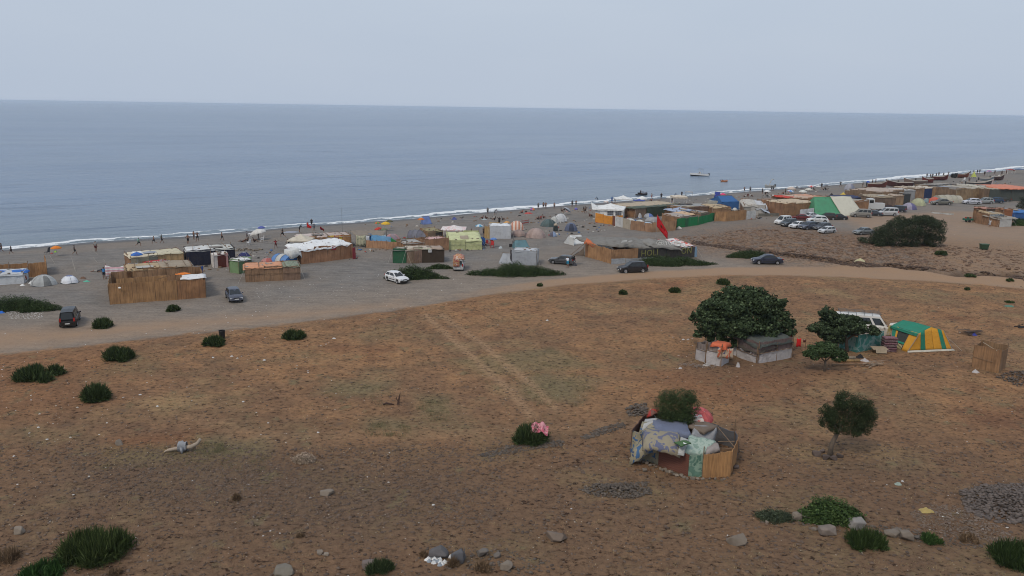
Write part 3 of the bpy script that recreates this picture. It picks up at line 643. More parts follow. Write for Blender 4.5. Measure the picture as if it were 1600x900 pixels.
    for wx_ in q['wx']:
        for s in (-1, 1):
            r_ = q['wr']; y0, y1 = s*(Wd/2-.20), s*(Wd/2-.005); N_ = 16
            def ringp(y, rr_): return [Vector((wx_+rr_*math.cos(2*math.pi*i/N_), y, r_+rr_*math.sin(2*math.pi*i/N_))) for i in range(N_)]
            tv = ringp(y0, r_*.9)+ringp(y0+(y1-y0)*.2, r_)+ringp(y0+(y1-y0)*.85, r_)+ringp(y1, r_*.93)+ringp(y1, r_*.66)
            tf = [(a*N_+i, a*N_+(i+1) % N_, (a+1)*N_+(i+1) % N_, (a+1)*N_+i) for a in range(4) for i in range(N_)]+[tuple(range(N_))]
            out.append(('wheel', MB().add(tv, tf).mesh('wheel', False), 'tyre', None)); wi = len(out)-1
            rv = ringp(y1-s*.005, r_*.66)+ringp(y1-s*.03, r_*.58)+[Vector((wx_, y1-s*.01, r_))]
            rf = [(i, (i+1) % N_, N_+(i+1) % N_, N_+i) for i in range(N_)]+[(N_+i, N_+(i+1) % N_, 2*N_) for i in range(N_)]
            out.append(('rim', MB().add(rv, rf).mesh('rim'), 'rim', wi))
    zf = bz_(L/2-.12)
    for s in (-1, 1):
        out.append(('headlight', MB().box((L/2-.10, s*Wd/2*.66, zf-.10), (.16, .34, .15), s*-.25).mesh('headlight'), 'lamp', None))
        out.append(('tail_light', MB().box((-L/2+.05, s*Wd/2*.78, .82 if H < 1.6 else 1.0), (.14, .18, .17 if H < 1.6 else .42), s*.2).mesh('tail_light'), 'red', None))
        out.append(('wing_mirror', MB().box((g3-.35, s*(Wd/2+.07), bz_(g3)+.08), (.12, .18, .14)).mesh('wing_mirror'), 'paint', None))
        out.append(('door_handle', MB().box((-.15, s*(Wd/2+.008), bz_(0)-.14), (.18, .03, .03)).mesh('door_handle'), 'trim', None))
        out.append(('sill_trim', MB().box((0, s*(Wd/2+.004), .50), (L*.36, .035, .07)).mesh('sill_trim'), 'trim', None))
    out.append(('front_bumper', MB().box((L/2-.03, 0, .42), (.16, Wd*.86, .20)).mesh('front_bumper'), 'bumper', None))
    out.append(('rear_bumper', MB().box((-L/2+.03, 0, .42), (.16, Wd*.86, .22)).mesh('rear_bumper'), 'bumper', None))
    out.append(('grille', MB().box((L/2-.015, 0, .60), (.08, Wd*.34, .12)).mesh('grille'), 'trim', None))
    for s in (-1, 1): out.append(('number_plate', MB().box((s*(L/2+.055), 0, .48 if s > 0 else .55), (.02, .50, .11)).mesh('number_plate'), 'plate', None))
    return out
CARP = {}
def car(label, kind, px, py, heading, col, group=None, scale=1, bumper=None, name='parked_car', cat='car'):
    if kind not in CARP: CARP[kind] = car_proto(kind)
    p = at(px, py); root = thing(name, label, cat, p, R(heading), group, scale)
    # settle on the slope of the ground
    roles = dict(paint=carpaint(col), glass=glassy(), tyre=plain((.018, .018, .018), .85, name='rubber'), rim=plain((.35, .35, .36), .35, .6, name='alloy'), lamp=plain((.62, .64, .66), .15, name='lamp_glass'),
                 red=plain((.35, .02, .015), .25, name='red_lamp'), trim=plain((.025, .025, .026), .6, name='black_trim'), bumper=carpaint(bumper or col), plate=plain((.7, .7, .68), .5, name='plate'))
    obs = kit(CARP[kind], root, roles); return root
# ---------------------------------------------------------------- people
def skel(pose):
    J = dict(pel=(0, 0, .93), sp=(0, 0, 1.12), ch=(.0, 0, 1.32), nk=(.0, 0, 1.47), hd=(.02, 0, 1.58), tp=(.01, 0, 1.68))
    def arm(s, el, ha): J.update({f'sh{s}': (0, s*.18, 1.40), f'el{s}': el, f'wr{s}': ha})
    def leg(s, kn, an, to): J.update({f'hp{s}': (0, s*.09, .88), f'kn{s}': kn, f'an{s}': an, f'to{s}': to})
    stand = lambda: (arm(1, (-.03, .24, 1.13), (.05, .25, .89)), arm(-1, (-.03, -.24, 1.13), (.05, -.25, .89)), leg(1, (.02, .10, .48), (0, .11, .07), (.15, .13, .03)), leg(-1, (.02, -.10, .48), (0, -.11, .07), (.15, -.13, .03)))
    stand()
    if pose == 'walk': leg(1, (.22, .09, .52), (.30, .09, .09), (.45, .10, .05)); leg(-1, (-.02, -.09, .49), (-.34, -.09, .20), (-.24, -.10, .10)); arm(1, (-.14, .24, 1.15), (-.10, .26, .92)); arm(-1, (.10, -.24, 1.14), (.24, -.22, .96))
    if pose == 'run': leg(1, (.34, .09, .66), (.28, .09, .25), (.43, .10, .22)); leg(-1, (-.14, -.09, .52), (-.50, -.09, .38), (-.46, -.10, .24)); arm(1, (-.18, .26, 1.18), (.02, .28, 1.06)); arm(-1, (.14, -.24, 1.18), (.30, -.18, 1.30))
    if pose == 'arms': arm(1, (.02, .44, 1.46), (.10, .68, 1.56)); arm(-1, (.0, -.42, 1.25), (.15, -.60, 1.10)); leg(1, (.05, .20, .50), (0, .30, .07), (.15, .33, .03)); leg(-1, (.02, -.16, .48), (0, -.24, .07), (.15, -.27, .03))
    if pose == 'hips': arm(1, (-.12, .38, 1.16), (.02, .20, 1.00)); arm(-1, (-.12, -.38, 1.16), (.02, -.20, 1.00))
    if pose == 'wade': J.update(); arm(1, (.02, .36, 1.18), (.12, .46, .98)); arm(-1, (.02, -.36, 1.18), (.12, -.46, .98))
    if pose in ('sit', 'chair', 'lie', 'crouch', 'bend', 'ride'):
        def tr(dz, lean, pz):
            for k_, d in (('pel', 0), ('sp', .19), ('ch', .39), ('nk', .54), ('hd', .65), ('tp', .75)): J[k_] = (math.sin(lean)*d, 0, pz+math.cos(lean)*d)
            for s in (1, -1): J[f'sh{s}'] = (math.sin(lean)*.47, s*.18, pz+math.cos(lean)*.47); J[f'hp{s}'] = (0.02, s*.10, pz-.02)
        if pose == 'sit':
            tr(0, -.25, .12)
            for s in (1, -1): J[f'kn{s}'] = (.38, s*.16, .42); J[f'an{s}'] = (.62, s*.14, .06); J[f'to{s}'] = (.76, s*.15, .04); J[f'el{s}'] = (.08, s*.27, .36); J[f'wr{s}'] = (.28, s*.20, .42)
        if pose == 'chair':
            tr(0, -.15, .46)
            for s in (1, -1): J[f'kn{s}'] = (.44, s*.13, .50); J[f'an{s}'] = (.46, s*.13, .08); J[f'to{s}'] = (.60, s*.14, .04); J[f'el{s}'] = (-.02, s*.26, .70); J[f'wr{s}'] = (.22, s*.20, .64)
        if pose == 'ride':
            tr(0, .25, .62)
            for s in (1, -1): J[f'kn{s}'] = (.34, s*.24, .48); J[f'an{s}'] = (.10, s*.28, .12); J[f'to{s}'] = (.25, s*.29, .08); J[f'el{s}'] = (.32, s*.28, .92); J[f'wr{s}'] = (.52, s*.26, .86)
        if pose == 'lie':
            tr(0, -1.15, .13)
            for s in (1, -1): J[f'kn{s}'] = (.44, s*.10, .22 if s > 0 else .12); J[f'an{s}'] = (.84, s*.10, .07); J[f'to{s}'] = (.94, s*.12, .12); J[f'el{s}'] = (-.50, s*.30, .12); J[f'wr{s}'] = (-.28, s*.30, .08)
        if pose == 'crouch':
            tr(0, .35, .34)
            for s in (1, -1): J[f'kn{s}'] = (.36, s*.17, .48); J[f'an{s}'] = (.08, s*.12, .08); J[f'to{s}'] = (.24, s*.14, .04); J[f'el{s}'] = (.34, s*.24, .52); J[f'wr{s}'] = (.50, s*.14, .40)
        if pose == 'bend':
            tr(0, .62, .93)
            for s in (1, -1): J[f'kn{s}'] = (.02, s*.11, .48); J[f'an{s}'] = (-.02, s*.12, .07); J[f'to{s}'] = (.13, s*.14, .03); J[f'el{s}'] = (.52, s*.24, 1.08); J[f'wr{s}'] = (.74, s*.18, .98); J[f'hp{s}'] = (0, s*.09, .88)
    return {k_: Vector(v) for k_, v in J.items()}
def person_proto(pose):
    J = skel(pose); names = list(J); ix = {n: i for i, n in enumerate(names)}
    rad = dict(pel=.135, sp=.115, ch=.145, nk=.055, hd=.098, tp=.075, sh=.065, el=.043, wr=.028, hp=.095, kn=.060, an=.042, to=.035)
    E = [('pel', 'sp'), ('sp', 'ch'), ('ch', 'nk'), ('nk', 'hd'), ('hd', 'tp')]
    for s in ('1', '-1'): E += [('ch', 'sh'+s), ('sh'+s, 'el'+s), ('el'+s, 'wr'+s), ('pel', 'hp'+s), ('hp'+s, 'kn'+s), ('kn'+s, 'an'+s), ('an'+s, 'to'+s)]
    me = bpy.data.meshes.new('person_body'); me.from_pydata([tuple(J[n]) for n in names], [(ix[a], ix[b_]) for a, b_ in E], [])
    o = bpy.data.objects.new('tmp', me); C.objects.link(o); o.modifiers.new('s', 'SKIN'); sk = me.skin_vertices[0].data
    for n in names:
        r_ = rad[n.rstrip('-1') if n.rstrip('-1') in rad else n]; sk[ix[n]].radius = (r_, r_); sk[ix[n]].use_root = (n == 'pel')
    sb = o.modifiers.new('b', 'SUBSURF'); sb.levels = 2; sb.render_levels = 2
    bpy.context.view_layer.update(); dg = bpy.context.evaluated_depsgraph_get(); bm_ = bpy.data.meshes.new_from_object(o.evaluated_get(dg)); C.objects.unlink(o)
    V = [v.co.copy() for v in bm_.vertices]; Nn = [v.normal.copy() for v in bm_.vertices]; Fs = [tuple(p.vertices) for p in bm_.polygons]
    def seg(p):
        best, bn = 1e9, None
        for a, b_ in E:
            A_, B_ = J[a], J[b_]; t = max(0, min(1, (p-A_).dot(B_-A_)/max(1e-9, (B_-A_).length_squared))); d = (p-A_-(B_-A_)*t).length-rad[b_.rstrip('-1') if b_.rstrip('-1') in rad else b_]*.5
            if d < best: best, bn = d, (a, b_, t)
        return bn
    SG = [seg(v) for v in V]
    def cls(s):
        a, b_, t = s
        if (a, b_) == ('hd', 'tp') or ((a, b_) == ('nk', 'hd') and t > .75): return 'head'
        if a in ('sp', 'ch') and b_ in ('ch',) or (a == 'pel' and b_ == 'sp' and t > .35) or (a == 'ch' and b_.startswith('sh')) or (a.startswith('sh') and t < .5) or (a, b_) == ('ch', 'nk') and t < .45: return 'shirt'
        if (a == 'pel' and (b_ == 'sp' or b_.startswith('hp'))) or (a.startswith('hp') and t < .72): return 'shorts'
        return 'skin'
    CL = [cls(s) for s in SG]; up = (J['tp']-J['nk']).normalized(); fw = Vector((1, 0, 0)) if pose != 'lie' else Vector((.4, 0, 1)).normalized()
    body = MB(); body.v = list(V); body.f = list(Fs)
    for s in ('1', '-1'):                        # hands: palm and five fingers, nose on the face
        w = J['wr'+s]; d = (w-J['el'+s]).normalized(); sd_ = Vector((0, 1, 0)).cross(d)
        sd_ = sd_.normalized() if sd_.length > .1 else Vector((0, 0, 1))
        body.tube([w, w+d*.09], .030, 6, .026)
        for i in range(4): q = w+d*.085+sd_*(.024-.016*i); body.tube([q, q+d*.04, q+d*(.075-.006*abs(i-1.3))+Vector((.015, 0, -.01))], .0085, 4)
        q = w+d*.03+sd_*.028; body.tube([q, q+d*.045+sd_*.03], .010, 4)
    body.tube([J['hd']+fw*.085, J['hd']+fw*.115-up*.03], .014, 4)
    out = [('body', body.mesh('body', True), 'skin', None)]
    for nm in ('shirt', 'shorts', 'hair'):
        sel = []
        for f in Fs:
            if nm == 'hair': ok = all(CL[i] == 'head' and ((V[i]-J['hd']).dot(up) > .035 or (V[i]-J['hd']).dot(fw) < -.02) for i in f)
            else: ok = sum(CL[i] == nm for i in f) >= len(f)/2
            if ok: sel.append(f)
        use = sorted({i for f in sel for i in f}); rm = {i: k_ for k_, i in enumerate(use)}
        off = .018 if nm != 'hair' else .016
        mb = MB(); mb.v = [V[i]+Nn[i]*off for i in use]; mb.f = [tuple(rm[i] for i in f) for f in sel]
        if mb.f: out.append((nm, mb.mesh(nm, True), nm, None))
    return out
PPL = {}
SKIN = (.22, .11, .07)
def person(label, px, py, pose, shirt, shorts, heading=0, h=1.7, group='people on the beach', z=None, skin=SKIN, loc=None):
    if pose not in PPL: PPL[pose] = person_proto(pose)
    p = loc or at(px, py); root = thing('person', label, 'person', (p.x, p.y, p.z if z is None else z), R(heading), group, h/1.7)
    pr = [q for q in PPL[pose] if not (q[2] == 'shirt' and shirt is None)]
    kit(pr, root, dict(skin=plain(skin, .55, name='skin'), shirt=cloth(shirt) if shirt else None, shorts=cloth(shorts), hair=plain((.012, .01, .009), .8, name='hair'))); return root
# ---------------------------------------------------------------- plants and stones (numpy)
rng = np.random.default_rng(5)
def npmesh(name, V, n_per, Fc):
    """V (N,n_per,3), Fc list of faces within one element"""
    Nn_ = V.shape[0]; me = bpy.data.meshes.new(name); me.vertices.add(Nn_*n_per); me.vertices.foreach_set('co', V.astype(np.float32).ravel())
    L = np.concatenate([np.array(f) for f in Fc]); ln = np.array([len(f) for f in Fc])
    idx = (L[None, :]+(np.arange(Nn_)*n_per)[:, None]).ravel(); me.loops.add(len(idx)); me.loops.foreach_set('vertex_index', idx.astype(np.int32))
    st = np.concatenate([[0], np.cumsum(ln)[:-1]]); starts = (st[None, :]+(np.arange(Nn_)*len(L))[:, None]).ravel()
    me.polygons.add(len(starts)); me.polygons.foreach_set('loop_start', starts.astype(np.int32)); me.update(calc_edges=True); return me
def unit(n): v = rng.normal(size=(n, 3)); return v/np.linalg.norm(v, axis=1)[:, None]
def leaves(name, P, size, aspect=.5, up=.4, out=None):
    n = len(P); nr = unit(n)+np.array([0, 0, up])
    if out is not None: nr = nr*.7+out*.8
    nr /= np.linalg.norm(nr, axis=1)[:, None]; t = np.cross(nr, unit(n)); t /= np.linalg.norm(t, axis=1)[:, None]; b_ = np.cross(nr, t)
    s = (size*rng.uniform(.6, 1.3, n))[:, None]
    V = np.stack([P-t*s*.5, P+b_*s*aspect*.5-nr*s*.05, P+t*s*.5, P-b_*s*aspect*.5-nr*s*.05], 1); return npmesh(name, V, 4, [(0, 1, 2, 3)])
def blobpts(blobs, n, shell=.72):
    vol = np.array([b_[3]*b_[4]*b_[5] for b_ in blobs])**.67; pick = rng.choice(len(blobs), n, p=vol/vol.sum()); B = np.array(blobs)[pick]
    d = unit(n); lump = 1+.16*np.sin(d[:, 0]*7+pick)*np.sin(d[:, 1]*6+pick*2)+.10*np.sin(d[:, 2]*13+d[:, 0]*9+pick)
    r_ = np.where(rng.random(n) < shell, rng.uniform(.82, 1.06, n), rng.uniform(.2, 1, n)**.5)*lump
    return B[:, :3]+d*r_[:, None]*B[:, 3:6], d
def tree(label, px, py, limbs, blobs, n, leaf, c1, c2, name='tree', cat='tree', trunk_r=.2, asp=.5, group=None, up=.4, bk=(.13, .10, .075)):
    p = at(px, py); root = thing(name, label, cat, p, 0, group)
    for i, l in enumerate(limbs):
        pts = l[0]; part('trunk' if i == 0 else 'limb', MB().tube(pts, l[1], 8, l[2]), bark(bk), root, True)
    sub = []
    for b_ in blobs:                     # break every lobe into smaller sprays so that the outline is ragged
        for _ in range(7): d_ = unit(1)[0]; k_ = random.uniform(.26, .46); sub.append((b_[0]+d_[0]*b_[3]*.82, b_[1]+d_[1]*b_[4]*.82, b_[2]+d_[2]*b_[5]*.82, b_[3]*k_, b_[4]*k_, b_[5]*k_))
    q1, d1 = blobpts([(b_[0], b_[1], b_[2], b_[3]*.82, b_[4]*.82, b_[5]*.82) for b_ in blobs], int(n*.45)); q2, d2 = blobpts(sub, int(n*.65)); P = np.concatenate([q1, q2]); d = np.concatenate([d1, d2]); P[:, 2] = np.maximum(P[:, 2], .05)
    link('crown', leaves('crown', P, leaf, asp, up, d), leafm(c1, c2), root); return root
def blobs_around(cx, cy, cz, rx, ry, rz, k, s=.38, flat=1):
    out = []
    for i in range(k):
        d = unit(1)[0]; out.append((cx+d[0]*rx*.68, cy+d[1]*ry*.68, cz+d[2]*rz*.66*flat, rx*s*random.uniform(.7, 1.25), ry*s*random.uniform(.7, 1.25), rz*s*random.uniform(.7, 1.3)))
    return out+[(cx, cy, cz, rx*.62, ry*.62, rz*.62)]
def tuft(label, px, py, w, h, n=1400, c1=(.018, .031, .012), c2=(.068, .098, .036), name='spiky_shrub', cat='shrub', blade=None, ratio=.8, lumps=1, group=None, tipc=None):
    """blades fanning out of one or more crowns"""
    m = mp(px, py); Wd = w*m; H = h*m*.92; p = at(px, py); v = Vector((p.x, p.y, 0)).normalized(); c = p+v*Wd*ratio*.45; root = thing(name, label, cat, (c.x, c.y, float(hgt(c.x, c.y))), 0, group)
    cx = rng.uniform(-.5, .5, (lumps*14, 2))*np.array([Wd*.62, Wd*.62*ratio]) if lumps > 0 else np.zeros((1, 2))
    pk = rng.integers(0, len(cx), n); B = np.zeros((n, 3)); B[:, :2] = cx[pk]+rng.normal(0, .05, (n, 2))*Wd
    th = rng.uniform(0, 2*np.pi, n); el = np.arccos(rng.uniform(.05, 1, n)); d = np.stack([np.cos(th)*np.sin(el), np.sin(th)*np.sin(el), np.cos(el)], 1)
    edge_ = 1-.45*(np.hypot(B[:, 0]/(Wd*.5), B[:, 1]/(Wd*.5*ratio)))**2
    Lh = H*rng.uniform(.55, 1.12, n)*np.clip(edge_, .3, 1); T = B+d*Lh[:, None]*np.array([.55, .55, 1.0]); T[:, 2] = np.maximum(T[:, 2], .04)
    wv = np.cross(d, unit(n)); wv /= np.linalg.norm(wv, axis=1)[:, None]; bw = (blade or max(.018, .035*m/.05))*rng.uniform(.7, 1.3, n)
    Mi = (B+T)/2+np.array([0, 0, .12])*Lh[:, None]; B2 = B+(T-B)*.12
    V = np.stack([B2-wv*bw[:, None]*.4, B2+wv*bw[:, None]*.4, Mi+wv*bw[:, None], T, Mi-wv*bw[:, None]], 1)
    link('foliage', npmesh('foliage', V, 5, [(0, 1, 2, 4), (4, 2, 3)]), leafm(c1, c2), root)
    part('stem_base', MB().tube([(0, 0, -.1), (0, 0, H*.3)], Wd*.07, 6, Wd*.04), bark(), root); return root
def mound(label, x0, x1, py, h, n, c1=(.015, .028, .010), c2=(.052, .080, .028), leaf=.10, dep=None, name='low_bush', cat='bush', group=None, k=9, prof=None):
    pm = ((x0+x1)/2, py); m = mp(*pm); A_, B_ = at(x0, py), at(x1, py); p = at(*pm); L = (B_-A_).length; dep = dep or L*.26; H = h*m*.88; root = thing(name, label, cat, p, math.atan2(B_.y-A_.y, B_.x-A_.x), group)
    bl = []
    for i in range(k):
        u = (i+.5)/k-.5; e = (1-(2*u)**2)**.5 if prof is None else prof[i]
        for _ in range(2): bl.append((u*L*.92+random.uniform(-.1, .1)*L/k, dep*.5+random.uniform(-.3, .3)*dep*e, H*.14*e, L/k*random.uniform(.8, 1.3), dep*.42*e, H*.82*e*random.uniform(.8, 1.1)))
    P, d = blobpts(bl, int(n*1.5), .85); P[:, 2] = np.abs(P[:, 2])
    link('foliage', leaves('foliage', P, leaf*1.35, .6, .8, d), leafm(c1, c2), root)
    for i in range(4): x = (i-1.5)/4*L*.6; part('stem', MB().tube([(x, dep*.5, -.1), (x+random.uniform(-.3, .3), dep*.5, H*.5)], .05, 5, .03), bark(), root)
    return root
ICO_V = None
def stones(name, P, sizes, flat=.6):
    global ICO_V, ICO_F
    if ICO_V is None:
        bm_ = bmesh.new(); bmesh.ops.create_icosphere(bm_, subdivisions=1, radius=1); ICO_V = np.array([v.co[:] for v in bm_.verts]); ICO_F = [tuple(v.index for v in f.verts) for f in bm_.faces]; bm_.free()
    n = len(P); V = ICO_V[None]*rng.uniform(.65, 1.2, (n, 12, 1)); sc = np.stack([rng.uniform(.7, 1.3, n), rng.uniform(.6, 1.1, n), rng.uniform(.4, 1, n)*flat], 1)*np.asarray(sizes)[:, None]
    a = rng.uniform(0, 6.28, n); V = V*sc[:, None, :]; x = V[..., 0]*np.cos(a)[:, None]-V[..., 1]*np.sin(a)[:, None]; y = V[..., 0]*np.sin(a)[:, None]+V[..., 1]*np.cos(a)[:, None]
    return npmesh(name, np.stack([x, y, V[..., 2]], -1)+P[:, None, :], 12, ICO_F)
def inpoly(pts, n):
    P = [at(px, py) for px, py in pts]; xs_ = [p.x for p in P]; ys_ = [p.y for p in P]; out_ = []
    while len(out_) < n:
        X_ = rng.uniform(min(xs_), max(xs_), n*3); Y_ = rng.uniform(min(ys_), max(ys_), n*3); ins = np.zeros(n*3, bool)
        for p, q in zip(P, P[1:]+P[:1]): ins ^= ((p.y > Y_) != (q.y > Y_)) & (X_ < (q.x-p.x)*(Y_-p.y)/((q.y-p.y) or 1e-9)+p.x)
        out_ += list(zip(X_[ins], Y_[ins]))
    a = np.array(out_[:n]); return a
def rubble(label, pts, n, smin, smax, heap=.0, c1=(.040, .032, .026), c2=(.150, .118, .092), name='rubble_pile', cat='rubble'):
    a = inpoly(pts, n); z = hgt(a[:, 0], a[:, 1]); c = a.mean(0); hp = heap*np.exp(-(((a[:, 0]-c[0])/(a[:, 0].std()*1.3))**2+((a[:, 1]-c[1])/(a[:, 1].std()*1.3))**2))*rng.uniform(.3, 1, n)
    sz = smin+(smax-smin)*rng.random(n)**2.5; P = np.stack([a[:, 0], a[:, 1], z+hp+sz*.2], 1)
    o = link(name, stones(name, P, sz), stonem(c1, c2)); tagp(o, label, cat, None, 'stuff'); return o
def rock(label, px, py, w, h, c1=(.08, .065, .052), c2=(.27, .22, .17), seed=0, ratio=.8, group=None, name='rock', cat='rock', tilt=0):
    m = mp(px, py); rr_ = random.Random(seed+int(px)); p = at(px, py); Wd, H = w*m, h*m*.9; v = Vector((p.x, p.y, 0)).normalized(); c = p+v*Wd*ratio*.45
    bm_ = bmesh.new()
    for _ in range(16):
        d = Vector((rr_.gauss(0, 1), rr_.gauss(0, 1), rr_.gauss(0, 1))).normalized(); d = Vector([math.copysign(abs(q)**.7, q) for q in d]); bm_.verts.new((d.x*Wd*.5, d.y*Wd*.5*ratio, H*.36+d.z*H*.58+tilt*d.x*H*.2))
    bmesh.ops.convex_hull(bm_, input=bm_.verts); bmesh.ops.delete(bm_, geom=[v_ for v_ in bm_.verts if not v_.link_faces], context='VERTS')
    bmesh.ops.bevel(bm_, geom=bm_.edges[:], offset=min(Wd, H)*.05, segments=1, affect='EDGES')
    me = bpy.data.meshes.new(name); bm_.to_mesh(me); bm_.free(); o = link(name, me, stonem(c1, c2)); o.location = (c.x, c.y, float(hgt(c.x, c.y))); tagp(o, label, cat, group); return o
def single(name, label, cat, mb, mat, loc, rz=0, group=None, smooth=False, kind=None):
    o = link(name, mb.mesh(name, smooth), mat); o.location = loc; o.rotation_euler = (0, 0, rz); tagp(o, label, cat, group, kind); return o
def crumple(name, label, px, py, w, h, col, cat='litter', group=None, seed=None):
    """crumpled bag or rag lying on the ground"""
    m = mp(px, py); Wd, H = w*m, max(.04, h*m*.8); sd = seed or px*.37+py
    def fn(u, v):
        a = u*6.2832; rr_ = v; k_ = 1+.35*nz(math.cos(a)*1.5+sd, math.sin(a)*1.5, v*2)
        return Vector((math.cos(a)*rr_*Wd/2*k_, math.sin(a)*rr_*Wd*.35*k_, H*(1-v**1.6)*(.8+.5*nz(math.cos(a)*2*v+sd, math.sin(a)*2*v, 5))+.005))
    return single(name, label, cat, MB().grid(fn, 14, 5), fm(col), at(px, py), 0, group)
def boat(label, px, py, w, heading, hull, inner=(.25, .20, .16), group='wooden fishing boats drawn up on the beach', motor=True, fl=None, rake=.9, draft=0):
    m = mp(px, py) if draft == 0 else (Vector((*onz(px, py, SEA), SEA))-Vector((0, 0, CH))).dot(cf)/F
    L = (w*m)/max(.35, abs(math.cos(R(heading)))); p = at(px, py) if draft == 0 else Vector((*onz(px, py, SEA), SEA-.1)); root = thing('fishing_boat', label, 'boat', p, R(heading), group); B = min(.95, L*.14)
    N_ = 14
    def sec(u, v, k_=1):     # u along length, v -1..1 across
        x = (u-.5)*L; e = math.sin(math.pi*min(1, max(0, .10+.90*u)))**.55 if u < .99 else .02; e = max(.03, (1-abs(2*u-.85)**2.6)) if u > .42 else max(.45, 1-((.42-u)/.42)**2*.45)
        e = min(1, e) if u < .985 else .02; sheer = .62+.55*max(0, u-.45)**2*4*rake+.12*(1-u); a = abs(v)
        return Vector((x+(u > .9)*(a**2)*.35*rake, math.copysign(a**.6, v)*B*e*k_, .06+sheer*(a**1.8)+(.25*(u-.8)*3 if u > .8 else 0)*(1-a)))
    root.scale = (1, 1.25, 1.9)
    part('hull', MB().grid(lambda u, v: sec(u, v*2-1), N_, 10), fm(hull), root)
    part('inner_hull', MB().grid(lambda u, v: sec(u, v*2-1, .93)+Vector((0, 0, .045)), N_, 10), plain(inner, .8, name='boat_inside'), root)
    for s in (-1, 1): part('gunwale', MB().tube([sec(i/12, s)+Vector((0, 0, .03)) for i in range(13)], .045, 5), plain((.5, .47, .42), .7, name='gunwale'), root)
    for u in (.22, .45, .66):
        q = sec(u, 1); part('thwart', MB().box((q.x, 0, .42), (.24, abs(q.y)*1.8, .05)), WOOD(), root)
    if motor: part('outboard_motor', MB().box((-L/2-.12, 0, .75), (.28, .26, .42)).box((-L/2-.12, 0, .35), (.12, .10, .6)), plain((.03, .03, .035), .5, name='motor'), root)
    return root
# ================================================================ NEAR FIELD
# ---- round patchwork shelter with the bush growing out of it
A0 = at(1068, 726); root = thing('patchwork_shelter', 'round patchwork shelter of blankets, tarps and reed matting round a green bush', 'shelter', A0)
def sp(px, py): q = at(px, py)-A0; return (q.x, q.y)
ring = [sp(1097, 746), sp(1140, 745), sp(1150, 722), sp(1146, 700), sp(1110, 688), sp(1050, 680), sp(1004, 684), sp(984, 712), sp(1028, 727), sp(1075, 744), sp(1097, 746)]
blk = blotch([(.11, .12, .19), (.27, .235, .165), (.26, .225, .16), (.12, .125, .18)], 1.3); blk2 = blotch([(.05, .07, .12), (.25, .225, .15), (.29, .25, .17), (.05, .12, .24)], 1.8)
grp = blotch([(.07, .15, .11), (.20, .29, .22), (.10, .19, .14)], 1.6)
RM = reed((.38, .205, .085))
panel(ring[0], ring[1], 1.65, 1.95, RM, 'reed_panel', root, step=.12, rib=.02); panel(ring[1], ring[2], 1.95, 1.9, RM, 'reed_panel', root, step=.12, rib=.02)
panel(ring[2], ring[3], 1.6, 1.35, cloth((.12, .12, .13)), 'mesh_panel', root); panel(ring[3], ring[4], 1.35, 1.4, cloth((.13, .13, .14)), 'mesh_panel', root)
panel(ring[4], ring[5], 1.9, 1.95, cloth(BRN), 'tarp_wall', root); panel(ring[5], ring[6], 1.9, 1.95, cloth(BRN), 'tarp_wall', root); panel(ring[6], ring[7], 1.95, 1.9, cloth((.10, .05, .04)), 'tarp_wall', root)
def meshy():
    m, nt, b = newmat('maroon_netting'); co = objco(nt); w = nt.nodes.new('ShaderNodeTexChecker'); w.inputs['Scale'].default_value = 14; nt.links.new(co, w.inputs[0]); w.inputs[1].default_value = (.17, .065, .04, 1); w.inputs[2].default_value = (.11, .04, .028, 1)
    nt.links.new(w.outputs[0], b.inputs['Base Color']); b.inputs['Roughness'].default_value = .8; return m
MM = meshy()
panel(ring[7], ring[8], 1.9, 1.75, blk2, 'blanket_wall', root, rib=.12, step=.4); panel(ring[8], ring[9], 1.85, 1.5, MM, 'netting_wall', root, rib=.08, step=.35); panel(ring[9], ring[10], 1.5, 1.6, grp, 'print_curtain', root, rib=.07, step=.2)
def s3(px, py, z):      # point of the shelter at height z seen at that pixel
    x, y = onz(px, py, A0.z+z); return (x-A0.x, y-A0.y, z)
sheet(root, [s3(985, 712, .6), s3(1026, 692, 1.9), s3(1046, 664, 2.2), s3(1004, 655, 2.1)], blk2, 'blanket', 14, 12, -.5, .10, .15, .5)
sheet(root, [s3(1006, 692, 1.95), s3(1062, 700, 1.95), s3(1060, 676, 2.25), s3(1008, 668, 2.3)], blk, 'blanket', 14, 10, -.55, .10, .35, .45, label='faded blue and yellow patterned blanket')
sheet(root, [s3(1026, 676, 2.25), s3(1080, 680, 2.1), s3(1070, 650, 2.2), s3(1018, 653, 2.15)], cloth((.15, .17, .24)), 'blue_tarp', 12, 8, -.2, .09, .2, .3)
sheet(root, [s3(1004, 668, 2.0), s3(1022, 658, 2.3), s3(1030, 652, 2.2), s3(1008, 652, 1.9)], cloth((.45, .45, .44)), 'white_sheet', 8, 6, -.1, .06, .15, .4)
sheet(root, [s3(1070, 703, 1.75), s3(1098, 705, 1.7), s3(1120, 688, 2.0), s3(1078, 676, 2.15)], blotch([(.20, .28, .23), (.33, .40, .34), (.25, .33, .28)], 2.2), 'pale_green_oilcloth', 12, 8, .2, .08, .15, .25)
sheet(root, [s3(1060, 703, 1.9), s3(1068, 706, 1.85), s3(1076, 684, 2.12), s3(1064, 680, 2.15)], cloth((.42, .42, .40)), 'white_sheet', 6, 6, .05, .06, .1, .3)
sheet(root, [s3(1080, 678, 2.0), s3(1112, 692, 1.2), s3(1122, 666, 2.0), s3(1084, 662, 2.2)], cloth((.30, .30, .31)), 'grey_tarp', 10, 8, .1, .06, .1, .3)
sheet(root, [s3(1076, 665, 2.12), s3(1100, 672, 2.1), s3(1122, 664, 2.05), s3(1086, 652, 2.2)], cloth((.17, .13, .10)), 'brown_tarp', 10, 8, .05, .05, .15, .25)
